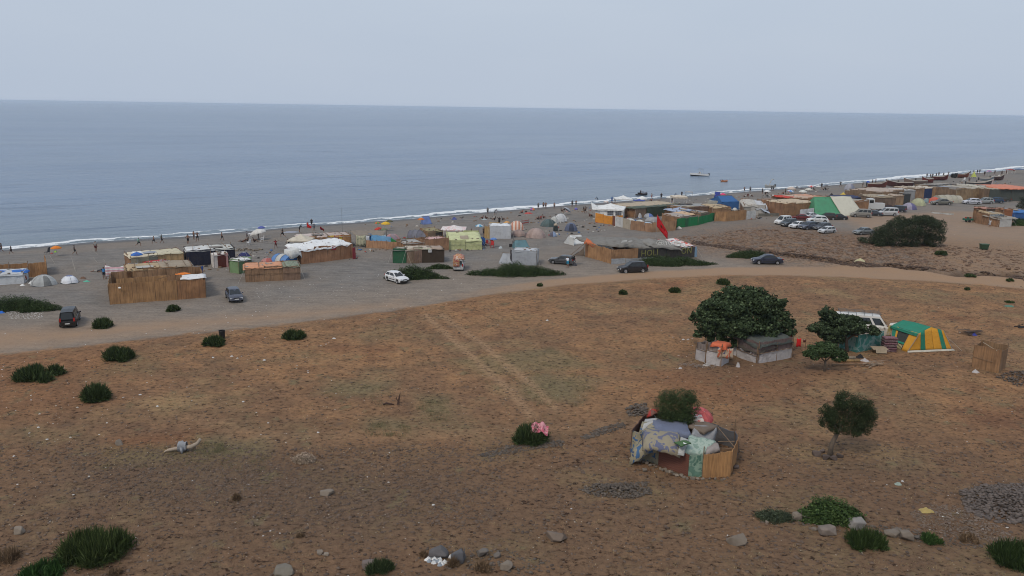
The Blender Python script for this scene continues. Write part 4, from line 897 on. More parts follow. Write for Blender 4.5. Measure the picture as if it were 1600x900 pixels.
sheet(root, [s3(1084, 654, 2.3), s3(1100, 656, 2.3), s3(1096, 647, 2.3), s3(1084, 645, 2.35)], blotch([(.55, .18, .16), (.62, .55, .48), (.6, .5, .45)], 3.5), 'flowered_cloth', 8, 5, .05, .05, .1, .2)
sheet(root, [s3(1102, 707, 1.7), s3(1125, 702, 1.75), s3(1122, 694, 1.8), s3(1106, 694, 1.8)], cloth((.30, .26, .24)), 'heap_of_clothes', 10, 8, -.2, .16, .12, .3)
for a, b_ in (((1122, 668), (1147, 698)), ((1122, 690), (1148, 690)), ((1126, 700), (1148, 702))):
    part('frame_pole', MB().tube([s3(*a, 2.0), s3(*b_, 1.9)], .03, 5), WOOD(), root)
for q in (ring[2], ring[3], ring[4], ring[0]): part('post', MB().tube([(q[0], q[1], -.2), (q[0], q[1], 2.25)], .035, 5), WOOD(), root)
# cushion and parasols on its roof
q = s3(1067, 692, 2.2); single('cushion', 'small green cushion with a pale mark on the roof of the round shelter', 'cushion', MB().grid(lambda u, v: Vector(((u-.5)*.95, (v-.5)*.75*(1-.35*u), .16*math.sin(math.pi*u)*math.sin(math.pi*v)+.0)), 8, 8, .08), cloth((.07, .14, .06)), A0+Vector(q)+Vector((0, -.1, .05)), .5, smooth=True)
q = A0+Vector(s3(1068, 691, 2.45)); single('cloth_patch', 'white triangular mark lying on the green cushion', 'cloth', MB().grid(lambda u, v: Vector(((u-.5)*.22*(1-v), (v-.5)*.26, 0)), 2, 2, .01), cloth(WHT), q+Vector((0, -.2, .04)), .3)
def roofparasol(label, px, py, z, rad, c1, c2, tilt, az):
    global PAR; PAR = PAR or par_proto(); x, y = onz(px, py, A0.z+z); r_ = thing('parasol', label, 'parasol', (x, y, A0.z+z-1.0)); ob = kit(PAR, r_, {'a': fm(c1), 'b': fm(c2), 'm': plain((.5, .5, .5), .4, name='parasol_metal')})
    T = Matrix.Translation((0, 0, 1.0)) @ Matrix.Rotation(R(az), 4, 'Z') @ Matrix.Rotation(R(tilt), 4, 'Y')
    for o in ob[:2]: o.matrix_local = T @ Matrix.Diagonal((rad, rad, rad, 1))
    ob[3].matrix_local = T @ Matrix.Diagonal((1, 1, .6, 1))
roofparasol('faded red parasol leaning over the back of the round shelter', 1100, 644, 2.35, .88, (.60, .13, .12), (.50, .10, .10), 28, -60)
roofparasol('red parasol half hidden left of the bush in the round shelter', 1017, 640, 2.15, .60, (.42, .05, .04), (.20, .09, .07), 35, 160)
root = thing('tall_bush', 'dense dark green bush rising through the roof of the round shelter', 'bush', A0+Vector((*sp(1054, 700), 0)))
part('trunk', MB().tube([(0, 0, -.2), (.05, 0, 1.6), (0, .1, 2.6)], .12, 8, .06), bark(), root, True)
bl = [(0, .2, 2.75, .95, .9, .85), (-.65, .2, 2.9, .6, .6, .7), (.7, .2, 2.9, .6, .6, .65), (.2, .1, 3.4, .7, .6, .5), (-.5, .2, 3.4, .5, .5, .45), (.75, .3, 3.4, .35, .4, .4), (-.1, .2, 2.3, .9, .8, .5), (.4, -.1, 2.35, .6, .6, .5)]
bl = [(a*1.32, b_, (c-2.2)*1.25+2.3, d_*1.22, e*1.25, f*1.22) for a, b_, c, d_, e, f in bl]; P, d = blobpts(bl, 19000); link('crown', leaves('crown', P, .15, .22, .9, d*.6+np.array([0, 0, .5])), leafm((.010, .022, .008), (.060, .085, .032)), root)
# stones holding down the skirt of the shelter
k = 0
for (xa, ya), (xb, yb), n_ in (((984, 716), (1030, 731), 9), ((1030, 732), (1076, 748), 12), ((1080, 749), (1140, 748), 7)):
    for i in range(n_):
        u = (i+random.random()*.6)/n_; px_, py_ = xa+(xb-xa)*u, ya+(yb-ya)*u+random.uniform(0, 3)
        rock('grey stone at the foot of the '+{9: 'blanket wall', 12: 'maroon netting wall', 7: 'green curtain and reed wall'}[n_]+' of the round shelter', px_, py_, random.uniform(4, 9), random.uniform(3, 6), seed=k, group='stones round the foot of the patchwork shelter', name='stone', cat='stone'); k += 1
rock('largest loose stone just left of the round shelter foot', 1007, 738, 9, 8, seed=3, name='stone', cat='stone'); rock('stone right of the reed corner of the round shelter', 1150, 733, 10, 7, (.08, .06, .055), (.17, .13, .11), seed=3, name='stone', cat='stone')
# ---- rubble strips
rubble('strip of broken grey stones under the shrub with the pink cloth', [(748, 712), (790, 697), (880, 688), (884, 696), (800, 708), (760, 716)], 560, .04, .16)
rubble('thin strip of stones leading to the round shelter from the left', [(906, 683), (940, 668), (974, 660), (978, 668), (940, 680), (912, 688)], 420, .04, .16)
rubble('heap of dark stones behind the left shoulder of the round shelter', [(976, 640), (994, 630), (1012, 632), (1012, 648), (984, 652)], 300, .06, .19, .2)
rubble('low oblong heap of grey stones in front of the round shelter', [(903, 765), (925, 756), (1010, 754), (1020, 772), (990, 780), (930, 776)], 900, .04, .15, .22)
rubble('big heap of dark stones at the right edge of the picture', [(1496, 768), (1540, 758), (1620, 756), (1640, 820), (1560, 818), (1510, 800)], 2600, .05, .17, .35, (.045, .036, .032), (.165, .130, .110))
rubble('spread of smaller brown stones left of the big dark heap', [(1420, 800), (1460, 788), (1500, 792), (1560, 822), (1600, 850), (1500, 842), (1440, 825)], 1500, .025, .10, .05, (.09, .065, .05), (.24, .18, .135))
rubble('burnt rubble heap beside the lone reed box', [(1556, 590), (1580, 580), (1625, 580), (1640, 600), (1590, 604)], 420, .05, .20, .3, (.028, .022, .018), (.13, .10, .08))
rubble('row of stones along the slope below the olive green bushes', [(1230, 806), (1270, 818), (1400, 822), (1520, 846), (1600, 850), (1500, 858), (1380, 838), (1260, 828)], 420, .03, .13)
rubble('line of pale stones at the bottom middle of the field', [(660, 858), (800, 858), (850, 880), (830, 898), (700, 890)], 260, .03, .14)
rubble('scatter of grey rubble on the dark patch at the left', [(230, 730), (420, 715), (480, 745), (420, 790), (300, 790), (150, 760)], 1500, .015, .07, 0, (.06, .048, .038), (.20, .155, .12), 'stone_scatter', 'stones')
# ---- single rocks
for lb, px, py, w, h, *c in [
    ('flat topped angular rock alone on the lower slope, right of centre', 1150, 854, 34, 19), ('pale tilted rock low in the middle of the field', 868, 849, 36, 16, (.12, .09, .07), (.22, .165, .125)),
    ('rounded boulder beside the bare reddish patch at the left', 187, 697, 13, 11), ('grey boulder above the bottom left tussock', 30, 836, 20, 13), ('pale flat slab at the bottom edge, left of centre', 444, 902, 38, 14, (.07, .06, .05), (.26, .23, .18)),
    ('grey slab in the middle of the lower left field', 511, 776, 23, 10), ('dark rock leaning on the litter at the bottom', 716, 882, 26, 26, (.05, .05, .055), (.15, .15, .16)), ('long dark rock behind the white litter', 685, 875, 36, 17, (.04, .038, .038), (.14, .13, .13)),
    ('square block in the stone line at the bottom', 754, 873, 22, 14, (.05, .045, .04), (.17, .145, .125)), ('pale block right of the square one in the stone line', 776, 873, 13, 11, (.05, .045, .04), (.17, .145, .125)), ('brown rock left of the bottom edge shrub', 577, 892, 24, 18, (.07, .055, .05), (.19, .15, .13)),
    ('upright rounded rock between the two green bushes', 1337, 829, 30, 20, (.13, .12, .115), (.26, .24, .22)), ('flat pale slab with a dark side left of the bushes', 1292, 838, 32, 15, (.12, .09, .075), (.34, .29, .24)),
    ('pointed slab in the rock row right of the bushes', 1415, 846, 24, 17), ('wide slab in the rock row right of the bushes', 1394, 841, 26, 10), ('small rock ending the row right of the bushes', 1432, 844, 9, 8, (.05, .045, .04), (.17, .145, .125)), ('rock behind the small dull bush at the bottom right', 1244, 815, 18, 16),
    ('small pale stone far left in the rock row', 1272, 830, 10, 5), ('flat stone above the rock row', 1400, 833, 18, 6), ('dark stone right of the olive tree foot', 1198, 818, 6, 5), ('tumbled rock at the bottom right of centre stone line', 790, 893, 24, 15), ('small dark rock on the slope above the stone line', 510, 870, 9, 7), ('grey stone at the top of the pebbly slope', 500, 868, 14, 8)]:
    rock(lb, px, py, w, h, *c)
for i, (px, py, w) in enumerate([(1276, 714, 16), (1290, 719, 14), (1302, 720, 13), (1312, 716, 12), (1285, 709, 12)]):
    rock(['left', 'front left', 'front', 'right hand', 'rear'][i]+' purplish stone of the ring at the foot of the leaning tree', px, py, w, w*.65, (.040, .028, .024), (.13, .095, .08), seed=i, name='stone', cat='stone', group='stones at the foot of the leaning tree')
# ---- leaning tree, big fig tree and companions
m_ = mp(1296, 712)
P0 = [(0, 0, -.3), (.10, .1, .9), (.45, .2, 1.7), (.75, .3, 2.4)]
bl = [(1.45, .4, 3.5, 1.15, 1.1, .95), (.45, .4, 3.1, .75, .8, .75), (1.9, .3, 3.1, .85, .9, .8), (1.1, .3, 4.2, .95, .9, .65), (1.75, .4, 4.1, .75, .8, .6), (2.35, .4, 3.4, .6, .7, .6), (.15, .3, 3.3, .5, .6, .5), (1.2, .3, 2.5, .8, .8, .5), (1.9, .3, 2.45, .55, .6, .4), (.6, .3, 4.0, .5, .6, .5)]
bl = [((a-1.2)*1.25+1.25, b_, (c-3.3)*1.12+3.0, d_*1.05, e*1.1, f*1.05) for a, b_, c, d_, e, f in bl]+[(-.25, .3, 2.6, .6, .7, .6), (-.45, .3, 3.3, .45, .5, .5), (.3, .2, 2.0, .5, .6, .4)]
tree('leaning small-leaved tree alone on the lower slope at the right', 1296, 714, [(P0, .20, .12), ([P0[2], (.1, .2, 2.5), (-.1, .3, 3.2)], .10, .03), ([P0[3], (1.2, .3, 3.2), (1.5, .4, 4.0)], .11, .03), ([P0[3], (1.6, .2, 2.9), (2.2, .3, 3.3)], .09, .03)], bl, 24000, .13, (.010, .020, .008), (.045, .060, .026), 'leaning_tree', asp=.3, up=.6)
random.seed(21)
bl = blobs_around(.2, .8, 3.8, 4.9, 3.8, 2.7, 42, .24)+[(-1.0, 1, 6.2, .9, .8, .5), (1.4, 1, 6.1, 1.0, .9, .5), (-4.6, .6, 3.6, .7, .7, .6), (4.8, .6, 3.0, .6, .7, .5), (3.6, .8, 4.9, .8, .8, .6), (-3.2, .8, 4.9, .8, .8, .5), (-3.6, .5, 3.0, 1.3, 1.3, 1.2), (-4.2, .2, 1.9, .6, .7, .4), (4.4, .5, 2.4, .9, 1.0, .9), (3.8, .5, 3.6, 1.2, 1.1, 1.1), (0, 1, 5.6, 2.2, 1.8, .9), (-2, 1, 5.0, 1.7, 1.5, .9), (2.2, 1, 5.2, 1.6, 1.5, .9), (0, .5, 1.6, 3.0, 1.6, 1.0), (-2.6, .5, 2.2, 1.5, 1.3, 1.1), (1.5, -.6, 2.4, 1.8, 1.2, 1.0), (-.6, -1.2, 3.0, 1.6, 1.0, 1.2)]
tree('large spreading fig tree shading two shacks in the right of the field', 1158, 552, [([(0, .5, -.3), (.1, .5, 1.2), (0, .8, 2.6)], .35, .22), ([(0, .6, .8), (-1.4, .6, 1.9), (-2.8, .6, 2.8)], .18, .08), ([(.1, .6, 1.0), (1.6, .6, 2.0), (3.0, .7, 3.0)], .18, .08), ([(0, .8, 2.4), (.8, .9, 3.8), (1.2, 1, 4.8)], .15, .06), ([(0, .8, 2.4), (-1, .9, 3.8), (-1.4, 1, 4.6)], .15, .06)], bl, 42000, .27, (.012, .024, .010), (.072, .100, .048), 'fig_tree', asp=.75, up=.5)
bl = blobs_around(-.7, .5, 2.7, 2.9, 2.0, 1.1, 22, .30)+[(-3.0, .3, 2.5, 1.0, 1.0, .7), (-2.4, .3, 4.0, .8, .8, .7), (2.3, .3, 2.3, .8, .8, .5), (-1.6, -.2, 1.7, 1.2, .9, .7), (-.3, .2, 3.4, 1.1, .9, .5), (-2.6, .3, 1.9, .7, .7, .5)]
tree('wide fig tree growing over the green wall in front of the white minibus', 1326, 551, [([(0, .3, -.2), (-.2, .4, 1.2), (-.5, .5, 2.2)], .2, .12), ([(-.2, .4, 1.0), (-1.5, .4, 1.9), (-2.4, .4, 3.1)], .11, .04), ([(-.2, .4, 1.2), (1.0, .4, 2.2), (2.0, .4, 2.7)], .11, .04)], bl, 17000, .24, (.010, .020, .010), (.062, .086, .042), 'fig_tree', asp=.75, up=.5)
bl = [(-.9, 0, 2.05, .9, .8, .45), (.1, 0, 2.2, 1.0, .9, .5), (1.1, 0, 1.9, .8, .8, .45), (-1.5, 0, 1.75, .6, .6, .35), (1.6, 0, 1.5, .6, .6, .35), (.5, .3, 2.35, .8, .7, .35), (-.5, .2, 2.45, .7, .6, .3), (-.2, -.3, 1.7, .8, .5, .3), (-1.1, -.2, 1.4, .45, .4, .3), (.9, -.3, 1.35, .6, .5, .25)]
tree('small flat-topped fig tree with a visible trunk in front of the green wall', 1288, 580, [([(0, 0, -.2), (.03, 0, .6), (.0, .05, 1.0)], .13, .10), ([(0, .05, .9), (-.5, 0, 1.4), (-1.1, 0, 1.9)], .07, .03), ([(0, .05, .9), (.5, .1, 1.4), (1.2, 0, 1.8)], .07, .03), ([(0, .05, .9), (.1, .1, 1.6), (0, .1, 2.1)], .06, .03)], bl, 6500, .19, (.016, .032, .012), (.06, .09, .036), 'fig_tree', asp=.75, up=.6)
# big bush beside the far car park
random.seed(9)
bl = [(x_, random.uniform(-1.5, 1.5), z_, 2.2, 2.4, r_) for x_, z_, r_ in [(-8, 1.2, 1.6), (-6.5, 1.8, 2.0), (-5, 2.6, 2.2), (-3, 3.0, 2.2), (-1, 3.2, 2.1), (1, 3.4, 2.1), (3, 3.4, 2.1), (5, 3.1, 2.3), (6.7, 2.3, 2.0), (-6.2, .9, 1.5), (-3.5, 1.0, 1.5), (0, 1.1, 1.6), (3, 1.1, 1.5), (6, 1.0, 1.5), (-2, 4.2, 1.0), (-3.8, 4.0, 1.1), (3.9, 4.4, 1.1), (1, 4.6, .8), (5.6, 4.0, 1.0), (-9.2, .6, .7)]]
tree('broad dark tamarisk thicket at the near side of the car park', 1416, 383, [([(0, 0, -.3), (.3, 0, 2.0)], .25, .12), ([(-3, 0, -.3), (-3.6, 0, 2.2)], .18, .08), ([(3.5, 0, -.3), (4.2, 0, 2.2)], .18, .08)], [(a*.74+.3, b_, c_*1.05, d_*.85, e_, f_*.95) for a, b_, c_, d_, e_, f_ in bl], 34000, .30, (.016, .026, .014), (.050, .064, .034), 'tamarisk_thicket', 'bush', asp=.3, up=.3)
tree('dark tree cut by the right edge above the small hut', 1604, 330, [([(0, 0, -.3), (.1, 0, 2)], .2, .1)], [(0, 0, 2.2, 2.2, 2, 1.6), (-1.4, 0, 1.6, 1.4, 1.5, 1.2), (.8, 0, 3.2, 1.5, 1.5, 1), (-.8, 0, 3.0, 1.2, 1.2, .9)], 5000, .28, (.015, .022, .014), (.045, .055, .035), 'dark_tree', asp=.3)
mound('low green bush at the right edge below the blue tarp', 1579, 1612, 353, 10, 4000, (.02, .05, .015), (.06, .10, .03), .16)
mound('small shrub beside the broad green mat of the road curve', 1580, 1606, 346, 7, 1200)
# ---- low bushes along the road
mound('long low bush cut by the left edge, litter below it', -40, 88, 488, 27, 14000, leaf=.11, prof=[.8, .95, .95, .9, .95, 1, .9, .7, .4])
mound('low bush behind the white hatchback, widest of its kind at the centre left', 598, 698, 438, 24, 13000, leaf=.12, prof=[.3, .7, .9, 1, 1, .9, .75, .5, .25])
mound('small low bush in front of the brown hut', 668, 707, 421, 9, 4500, leaf=.11)
mound('long ragged bush in front of the grey frame tent', 735, 882, 433, 24, 17000, leaf=.12, prof=[.35, .5, .6, .95, 1, .8, .75, .6, .35])
mound('long low bush hiding the foot of the banner hut', 990, 1121, 416, 15, 15000, leaf=.12, prof=[.4, .9, 1, 1, 1, .95, .85, .6, .3])
mound('low bush beside the road behind the dark blue sedan', 1138, 1210, 404, 14, 9000, (.02, .036, .014), (.055, .08, .03), .13)
for lb, px, py, w, h, n_ in [('shrub beside the black van on the left track', 161, 514, 32, 20, 1300), ('small shrub with a dry stalk near the big reed compound', 271, 488, 24, 13, 800), ('lone shrub on the roadside left of the tyre tracks', 460, 532, 40, 18, 1500),
        ('shrub with a black bin behind it at the edge of the field', 334, 543, 36, 20, 1500), ('spiky shrub at the road edge, third up on the left', 185, 566, 54, 26, 2300), ('long double shrub at the far left of the field', 61, 598, 84, 27, 3200), ('domed shrub below the long double one on the left', 150, 630, 54, 32, 2600),
        ('shrub with the pink cloth thrown over it', 829, 698, 60, 36, 3400), ('small shrub on the road verge left of the fig tree', 1054, 458, 19, 11, 600), ('shrub at the top left of the fig tree crown', 1130, 446, 24, 12, 800), ('small green shrub on the rough ground left of the green bin', 1470, 401, 22, 9, 500), ('low dull tuft on the road verge at the right', 1515, 434, 18, 7, 300), ('low tuft in the reddish field above the plank heap', 1512, 454, 12, 6, 250), ('low green tuft on the road verge near the right edge', 1577, 441, 14, 6, 250), ('faint green plant near the right edge above the burnt heap', 1578, 474, 18, 4, 250), ('small shrub on the field edge below the black estate car', 973, 461, 15, 10, 400), ('tiny shrub on the orange road', 844, 448, 11, 7, 250)]:
    tuft(lb, px, py, w, h, n_*2)
tuft('largest grassy tussock at the bottom left', 150, 889, 128, 52, 9000, (.018, .032, .010), (.075, .10, .032), 'grass_tussock', 'tussock', blade=.022, lumps=2)
tuft('bright green shrub at the bottom left corner', 66, 912, 88, 26, 3500, (.016, .045, .012), (.05, .10, .028), blade=.02)
mound('round leafy bush above the rock row at the bottom right', 1264, 1352, 824, 36, 9000, (.016, .036, .010), (.065, .10, .03), .10, dep=2.2, k=5)
tuft('dark green tuft in front of the upright rock', 1351, 862, 70, 34, 3200, (.012, .026, .008), (.055, .085, .026), blade=.02)
mound('small dull green bush left of the rock row', 1190, 1242, 818, 17, 3000, (.025, .036, .022), (.065, .08, .045), .07, dep=1.2, k=4)
tuft('small bright tuft right of the rock row', 1454, 852, 36, 20, 900, (.016, .04, .010), (.06, .11, .03), blade=.02)
tuft('dark grassy shrub at the bottom right corner', 1588, 892, 96, 42, 6000, (.010, .022, .007), (.045, .072, .022), blade=.02, lumps=2)
tuft('small green bush at the bottom edge, left of the litter', 595, 903, 54, 24, 2200, (.02, .032, .014), (.06, .085, .035), blade=.02)
DG1, DG2 = (.10, .065, .04), (.22, .15, .09)
for lb, px, py, w, h in [('dry brown shrub at the bottom left edge', 8, 886, 58, 30), ('dead tuft alone in the lower left field', 370, 784, 14, 16), ('dry reddish tuft right of the litter at the bottom', 708, 888, 18, 20), ('dry brown tuft at the bottom edge below the stone line', 750, 900, 44, 18), ('dead red tuft low in the centre left', 470, 841, 14, 9), ('dry twiggy shrub on the stones at the right', 1512, 850, 34, 18), ('dry tuft at the left of the dark rock', 661, 872, 14, 12), ('withered stalks at the foot of the large tussock', 180, 902, 26, 14)]:
    tuft(lb, px, py, w, h, 700, DG1, DG2, 'dry_tuft', 'dry shrub', blade=.015)
mound('round pale dead bush in the lower left field', 459, 486, 725, 19, 1800, (.22, .16, .11), (.42, .33, .25), .07, dep=1.0, k=3, name='dead_bush')
# pink cloth over the shrub, log with the wrapped bundle, stump
p = at(843, 688); single('pink_cloth', 'pink patterned cloth thrown over the dark shrub in mid field', 'cloth', MB().grid(lambda u, v: Vector(((u-.5)*1.25, (v-.5)*.8-.35, 1.42-.22*abs(u-.45)*4*.5-.42*(1-v)+.14*nz(u*5, v*4, 1)+.1*math.sin(u*12))), 14, 8, .02), blotch([(.55, .12, .17), (.60, .28, .30), (.45, .12, .16)], 3), p, -.1, smooth=True)
p = at(286, 706); root = thing('driftwood_log', 'bent pale driftwood log on the bare patch, a grey cloth wrapped on it', 'log', p)
part('log', MB().tube([(-1.05, -.05, .12), (-.5, 0, .22), (0, .05, .30), (.55, .1, .34), (.95, .2, .55), (1.15, .3, .85)], [.10, .13, .17, .16, .13, .10], 8), plain((.38, .31, .24), .85, name='driftwood', vary=.35), root, True)
part('fork', MB().tube([(-1.0, -.05, .14), (-1.25, -.1, .02)], .07, 6, .05), plain((.38, .31, .24), .85, name='driftwood', vary=.35), root)
part('wrapped_cloth', MB().grid(lambda u, v: Vector((.0+(v-.5)*.55+.1*nz(u*4, v*3, 2), .05+math.cos(u*6.28)*.27*(1.1-v*.3), .38+math.sin(u*6.28)*.36+.12*nz(u*5, v*5, 7))), 14, 6), cloth((.28, .29, .31)), root, True)
part('hanging_end', MB().tube([(0, -.2, .4), (.03, -.3, .2), (.05, -.32, .0)], [.12, .09, .04], 6), cloth((.28, .29, .31)), root, True)
p = at(622, 632); root = thing('dead_stump', 'dark forked dead stump sticking up in mid field', 'stump', p)
part('stem', MB().tube([(0, 0, -.1), (.05, 0, .35), (.18, 0, .95)], .12, 7, .03), plain((.07, .04, .03), .9, name='dead_wood', vary=.3), root)
part('side_branch', MB().tube([(.02, 0, .25), (-.15, .05, .5), (-.12, .05, .62)], .05, 5, .02), plain((.07, .04, .03), .9, name='dead_wood', vary=.3), root)
p = at(606, 633); single('dead_branch', 'short dark dead branch lying left of the stump', 'branch', MB().tube([(-.4, 0, .05), (-.1, .05, .16), (.3, 0, .10), (.5, .1, .02)], [.06, .08, .06, .03], 6), plain((.07, .04, .03), .9, name='dead_wood', vary=.3), p)
p = at(340, 531); root = thing('litter_bin', 'black bin standing behind a shrub at the field edge', 'bin', p+Vector((.3, .5, 0)), scale=.8)
part('bin_body', MB().grid(lambda u, v: Vector((math.cos(u*6.283)*(.33+.06*v), math.sin(u*6.283)*(.33+.06*v), v*1.05)), 14, 3), plain((.012, .012, .013), .5, name='bin_plastic'), root, True); part('bin_rim', MB().tube([(math.cos(a*.449)*.41, math.sin(a*.449)*.41, 1.05) for a in range(15)], .03, 5), plain((.012, .012, .013), .5, name='bin_plastic'), root)
part('bin_liner', MB().grid(lambda u, v: Vector((math.cos(u*6.283)*.36*v, math.sin(u*6.283)*.36*v, .95-.1*(1-v))), 12, 2), plain((.02, .02, .02), .3, name='bag'), root)
# ================================================================ SHACKS UNDER THE FIG TREE
W2 = (.46, .43, .42)
def shack(label, a, b_, dep, h, low, lowc, upc, roof, **k):
    A_, rz, L = site(a, b_); root = thing('canvas_shack', label, 'shack', A_, rz)
    for (p0, p1) in (((0, 0), (L, 0)), ((0, dep), (0, 0)), ((L, 0), (L, dep)), ((L, dep), (0, dep))):
        panel(p0, p1, low, low, fm(lowc), 'lower_sacking', root, rib=.04, step=.25, lean=0)
        q0, q1 = Vector((*p0, 0)), Vector((*p1, 0)); nrm = (q1-q0).normalized().cross(Vector((0, 0, 1)))*-.10
        panel((q0+nrm)[:2], (q1+nrm)[:2], h, h, reed(upc), 'reed_panel', root, rib=.03, step=.3, lean=0)
        part('rail', MB().tube([(p0[0], p0[1]-.05, low), (p1[0], p1[1]-.05, low+.03)], .03, 5), WOOD(), root)
        part('post', MB().tube([(p0[0], p0[1], -.2), (p0[0], p0[1], h+.2)], .045, 5), WOOD(), root)
    if roof: roofpiece(root, L, dep, h, h+.3, roof, over=.2, drop=.55, wr=.1)
    return root, L
r_, L = shack('shack of white sacking and dark matting with a grey tarp roof under the fig tree', (1184, 568), (1237, 559), 3.4, 2.0, .95, W2, (.17, .12, .11), (.085, .095, .085))
r_, L = shack('low lean-to of whitish matting adjoining the grey-roofed shack on its left', (1151, 557), (1182, 568), 2.6, 1.55, .75, (.40, .37, .36), (.15, .11, .10), (.10, .085, .07))
r_, L = shack('small shack of whitish sacking left of the fig trunk', (1103, 568), (1126, 573), 1.8, 2.0, 1.35, W2, (.25, .20, .18), None)
sheet(r_, [(L*.2, 0, 2.08), (L+.3, .0, 2.1), (L+.3, 1.6, 2.15), (L*.2, 1.6, 2.1)], cloth((.55, .13, .06)), 'orange_tarp', 8, 6, .1, .08, .1, .35); hang(r_, (L*.75, -.12), (L+.9, .5), 1.9, .85, blotch([(.45, .12, .06), (.42, .33, .24), (.05, .05, .14)], 1.2), 'draped_blanket', 2)
r_, L = shack('ruined whitish sacking wall leaning against the small shack', (1086, 561), (1102, 567), 1.2, 1.7, 1.1, (.40, .37, .36), (.22, .18, .16), None)
p = at(1140, 573); single('white_bucket', 'small white conical container between the two shacks', 'bucket', MB().grid(lambda u, v: Vector((math.cos(u*6.283)*(.22-.14*v), math.sin(u*6.283)*(.22-.14*v), v*.42)), 10, 3), cloth(W2), at(1153, 573), 0)
p = at(1240, 552); root = thing('washing_line', 'short line with red clothes tied between the shack and the small fig', 'washing line', p)
a_ = Vector((-.9, .2, 2.0)); b_ = Vector((1.0, -.3, 1.5)); part('line', MB().tube([a_, (a_+b_)/2-Vector((0, 0, .15)), b_], .012, 4), plain((.3, .3, .3), .6, name='cord'), root)
hang(root, (-.85, .15), (-.35, .0), 2.0, 1.45, cloth((.35, .02, .02)), 'red_shirt', 1, .04); hang(root, (.15, -.1), (.55, -.2), 1.65, .75, cloth((.62, .02, .02)), 'red_shorts', 1, .04); hang(root, (.75, -.25), (.95, -.3), 1.55, 1.25, cloth((.1, .02, .02)), 'dark_cloth', 1, .03)
part('post', MB().tube([(1.0, -.3, -.1), (1.0, -.3, 1.6)], .03, 5), WOOD(), root)
crumple('plastic_bag', 'white bag on the ground below the red washing', 1235, 543, 9, 9, W2, 'bag')
# green compound wall, minibus, frame tent
root = fence('short wall of green tarp panels under the wide fig tree', [(1311, 543), (1338, 551), (1378, 543)], 1.75, [('tarp', blotch([(.035, .16, .135), (.05, .20, .17), (.20, .30, .27), (.045, .19, .16)], .9), 1)], name='tarp_wall_enclosure', cat='wall')
root = car('white old minibus with a roof rack behind the wide fig tree', 'minibus', 1344, 523, -14, (.66, .64, .60), name='minibus', cat='minibus', scale=1.12)
rk = []
for i in range(6): part('rack_bar', MB().tube([(-2.1+i*.72, -.72, 2.13), (-2.1+i*.72, -.72, 2.30), (-2.1+i*.72, .72, 2.30), (-2.1+i*.72, .72, 2.13)], .022, 5), plain((.10, .10, .10), .5, name='rack_metal'), root)
for y_ in (-.72, -.36, 0, .36, .72): part('rack_rail', MB().tube([(-2.2, y_, 2.33), (1.6, y_, 2.33)], .02, 5), plain((.10, .10, .10), .5, name='rack_metal'), root)
A_, rz, L = site((1415, 551), (1490, 546)); root = thing('frame_tent', 'yellow frame tent with green roof and green stripes at the right of the field', 'tent', A_, rz)
YE, GT = cloth((.62, .30, .035), .08), cloth((.025, .21, .135), .1)
def tp(px, py, z): x, y = onz(px, py, A_.z+z); return Matrix.Rotation(-rz, 3, 'Z') @ Vector((x-A_.x, y-A_.y, z))
nb, rb, ne, rg, re, fe_, fr_, fb = tp(1417, 550, 0), tp(1488, 547, 0), tp(1436, 521, 1.95), tp(1455, 511, 2.38), tp(1474, 516.5, 1.98), tp(1394, 508, 1.95), tp(1411, 500, 2.38), tp(1391, 541, 0)
V_ = fe_-ne; V_.z = 0; bb, be = rb+V_, re+V_
def quadpart(nm, P, mt, n=8, th=.02, sag=.05, par=None, smooth=True):
    P = [Vector(q) for q in P]; nr = (P[1]-P[0]).cross(P[3]-P[0]).normalized()
    return part(nm, MB().grid(lambda u, v: P[0].lerp(P[1], u).lerp(P[3].lerp(P[2], u), v)-nr*sag*math.sin(u*3.14)*math.sin(v*3.14)+nr*.03*nz(u*4, v*4, P[0].x), n, n, th), mt, par or root, smooth)
lp = lambda a, b_, t: a.lerp(b_, t)
nF = (rb-nb).normalized().cross(Vector((0, 0, 1)))*.05; nS = (nb-fb).normalized().cross(Vector((0, 0, 1)))*.05
def T_(t): return lp(ne, rg, t*2) if t < .5 else lp(rg, re, t*2-1)
cols = [(0, 0), (.30, .07), (.41, .23), (.60, .5), (.78, .76), (.88, .92), (1, 1)]
for i_, ((u0, t0_), (u1, t1_)) in enumerate(zip(cols, cols[1:])): quadpart('green_stripe' if i_ in (1, 4) else 'yellow_panel', [lp(nb, rb, u0), lp(nb, rb, u1), T_(t1_), T_(t0_)], GT if i_ in (1, 4) else YE, 6, .02, .0)
quadpart('green_roof', [fe_+nS*4+Vector((0, 0, -.06)), ne+nS*4+Vector((0, 0, -.06)), rg+Vector((0, 0, .03)), fr_+Vector((0, 0, .03))], GT, 10, .02, .08); quadpart('green_back_roof', [rg+Vector((0, 0, .02)), re+Vector((0, 0, .02)), be, fr_+Vector((0, 0, .02))], GT)
quadpart('green_valance', [fe_+nS*5+Vector((0, 0, -.30)), ne+nS*5+Vector((0, 0, -.30)), ne+nS*4.2+Vector((0, 0, -.05)), fe_+nS*4.2+Vector((0, 0, -.05))], GT, 8, .01, .02)
quadpart('yellow_back_wall', [rb, bb, be, re], YE); quadpart('yellow_far_wall', [bb, fb, fe_, be], YE)
quadpart('yellow_side_wall', [lp(fb, nb, .66), nb, ne, lp(fe_, ne, .70)], YE, 6); quadpart('yellow_corner', [lp(fb, nb, .16), lp(fb, nb, .24), lp(fe_, ne, .26), lp(fe_, ne, .18)], YE, 4); quadpart('green_corner', [fb, lp(fb, nb, .16), lp(fe_, ne, .18), fe_], GT, 4)
quadpart('window_mesh', [lp(fb, nb, .24), lp(fb, nb, .66), lp(fe_, ne, .70), lp(fe_, ne, .26)], cloth((.045, .05, .045)))
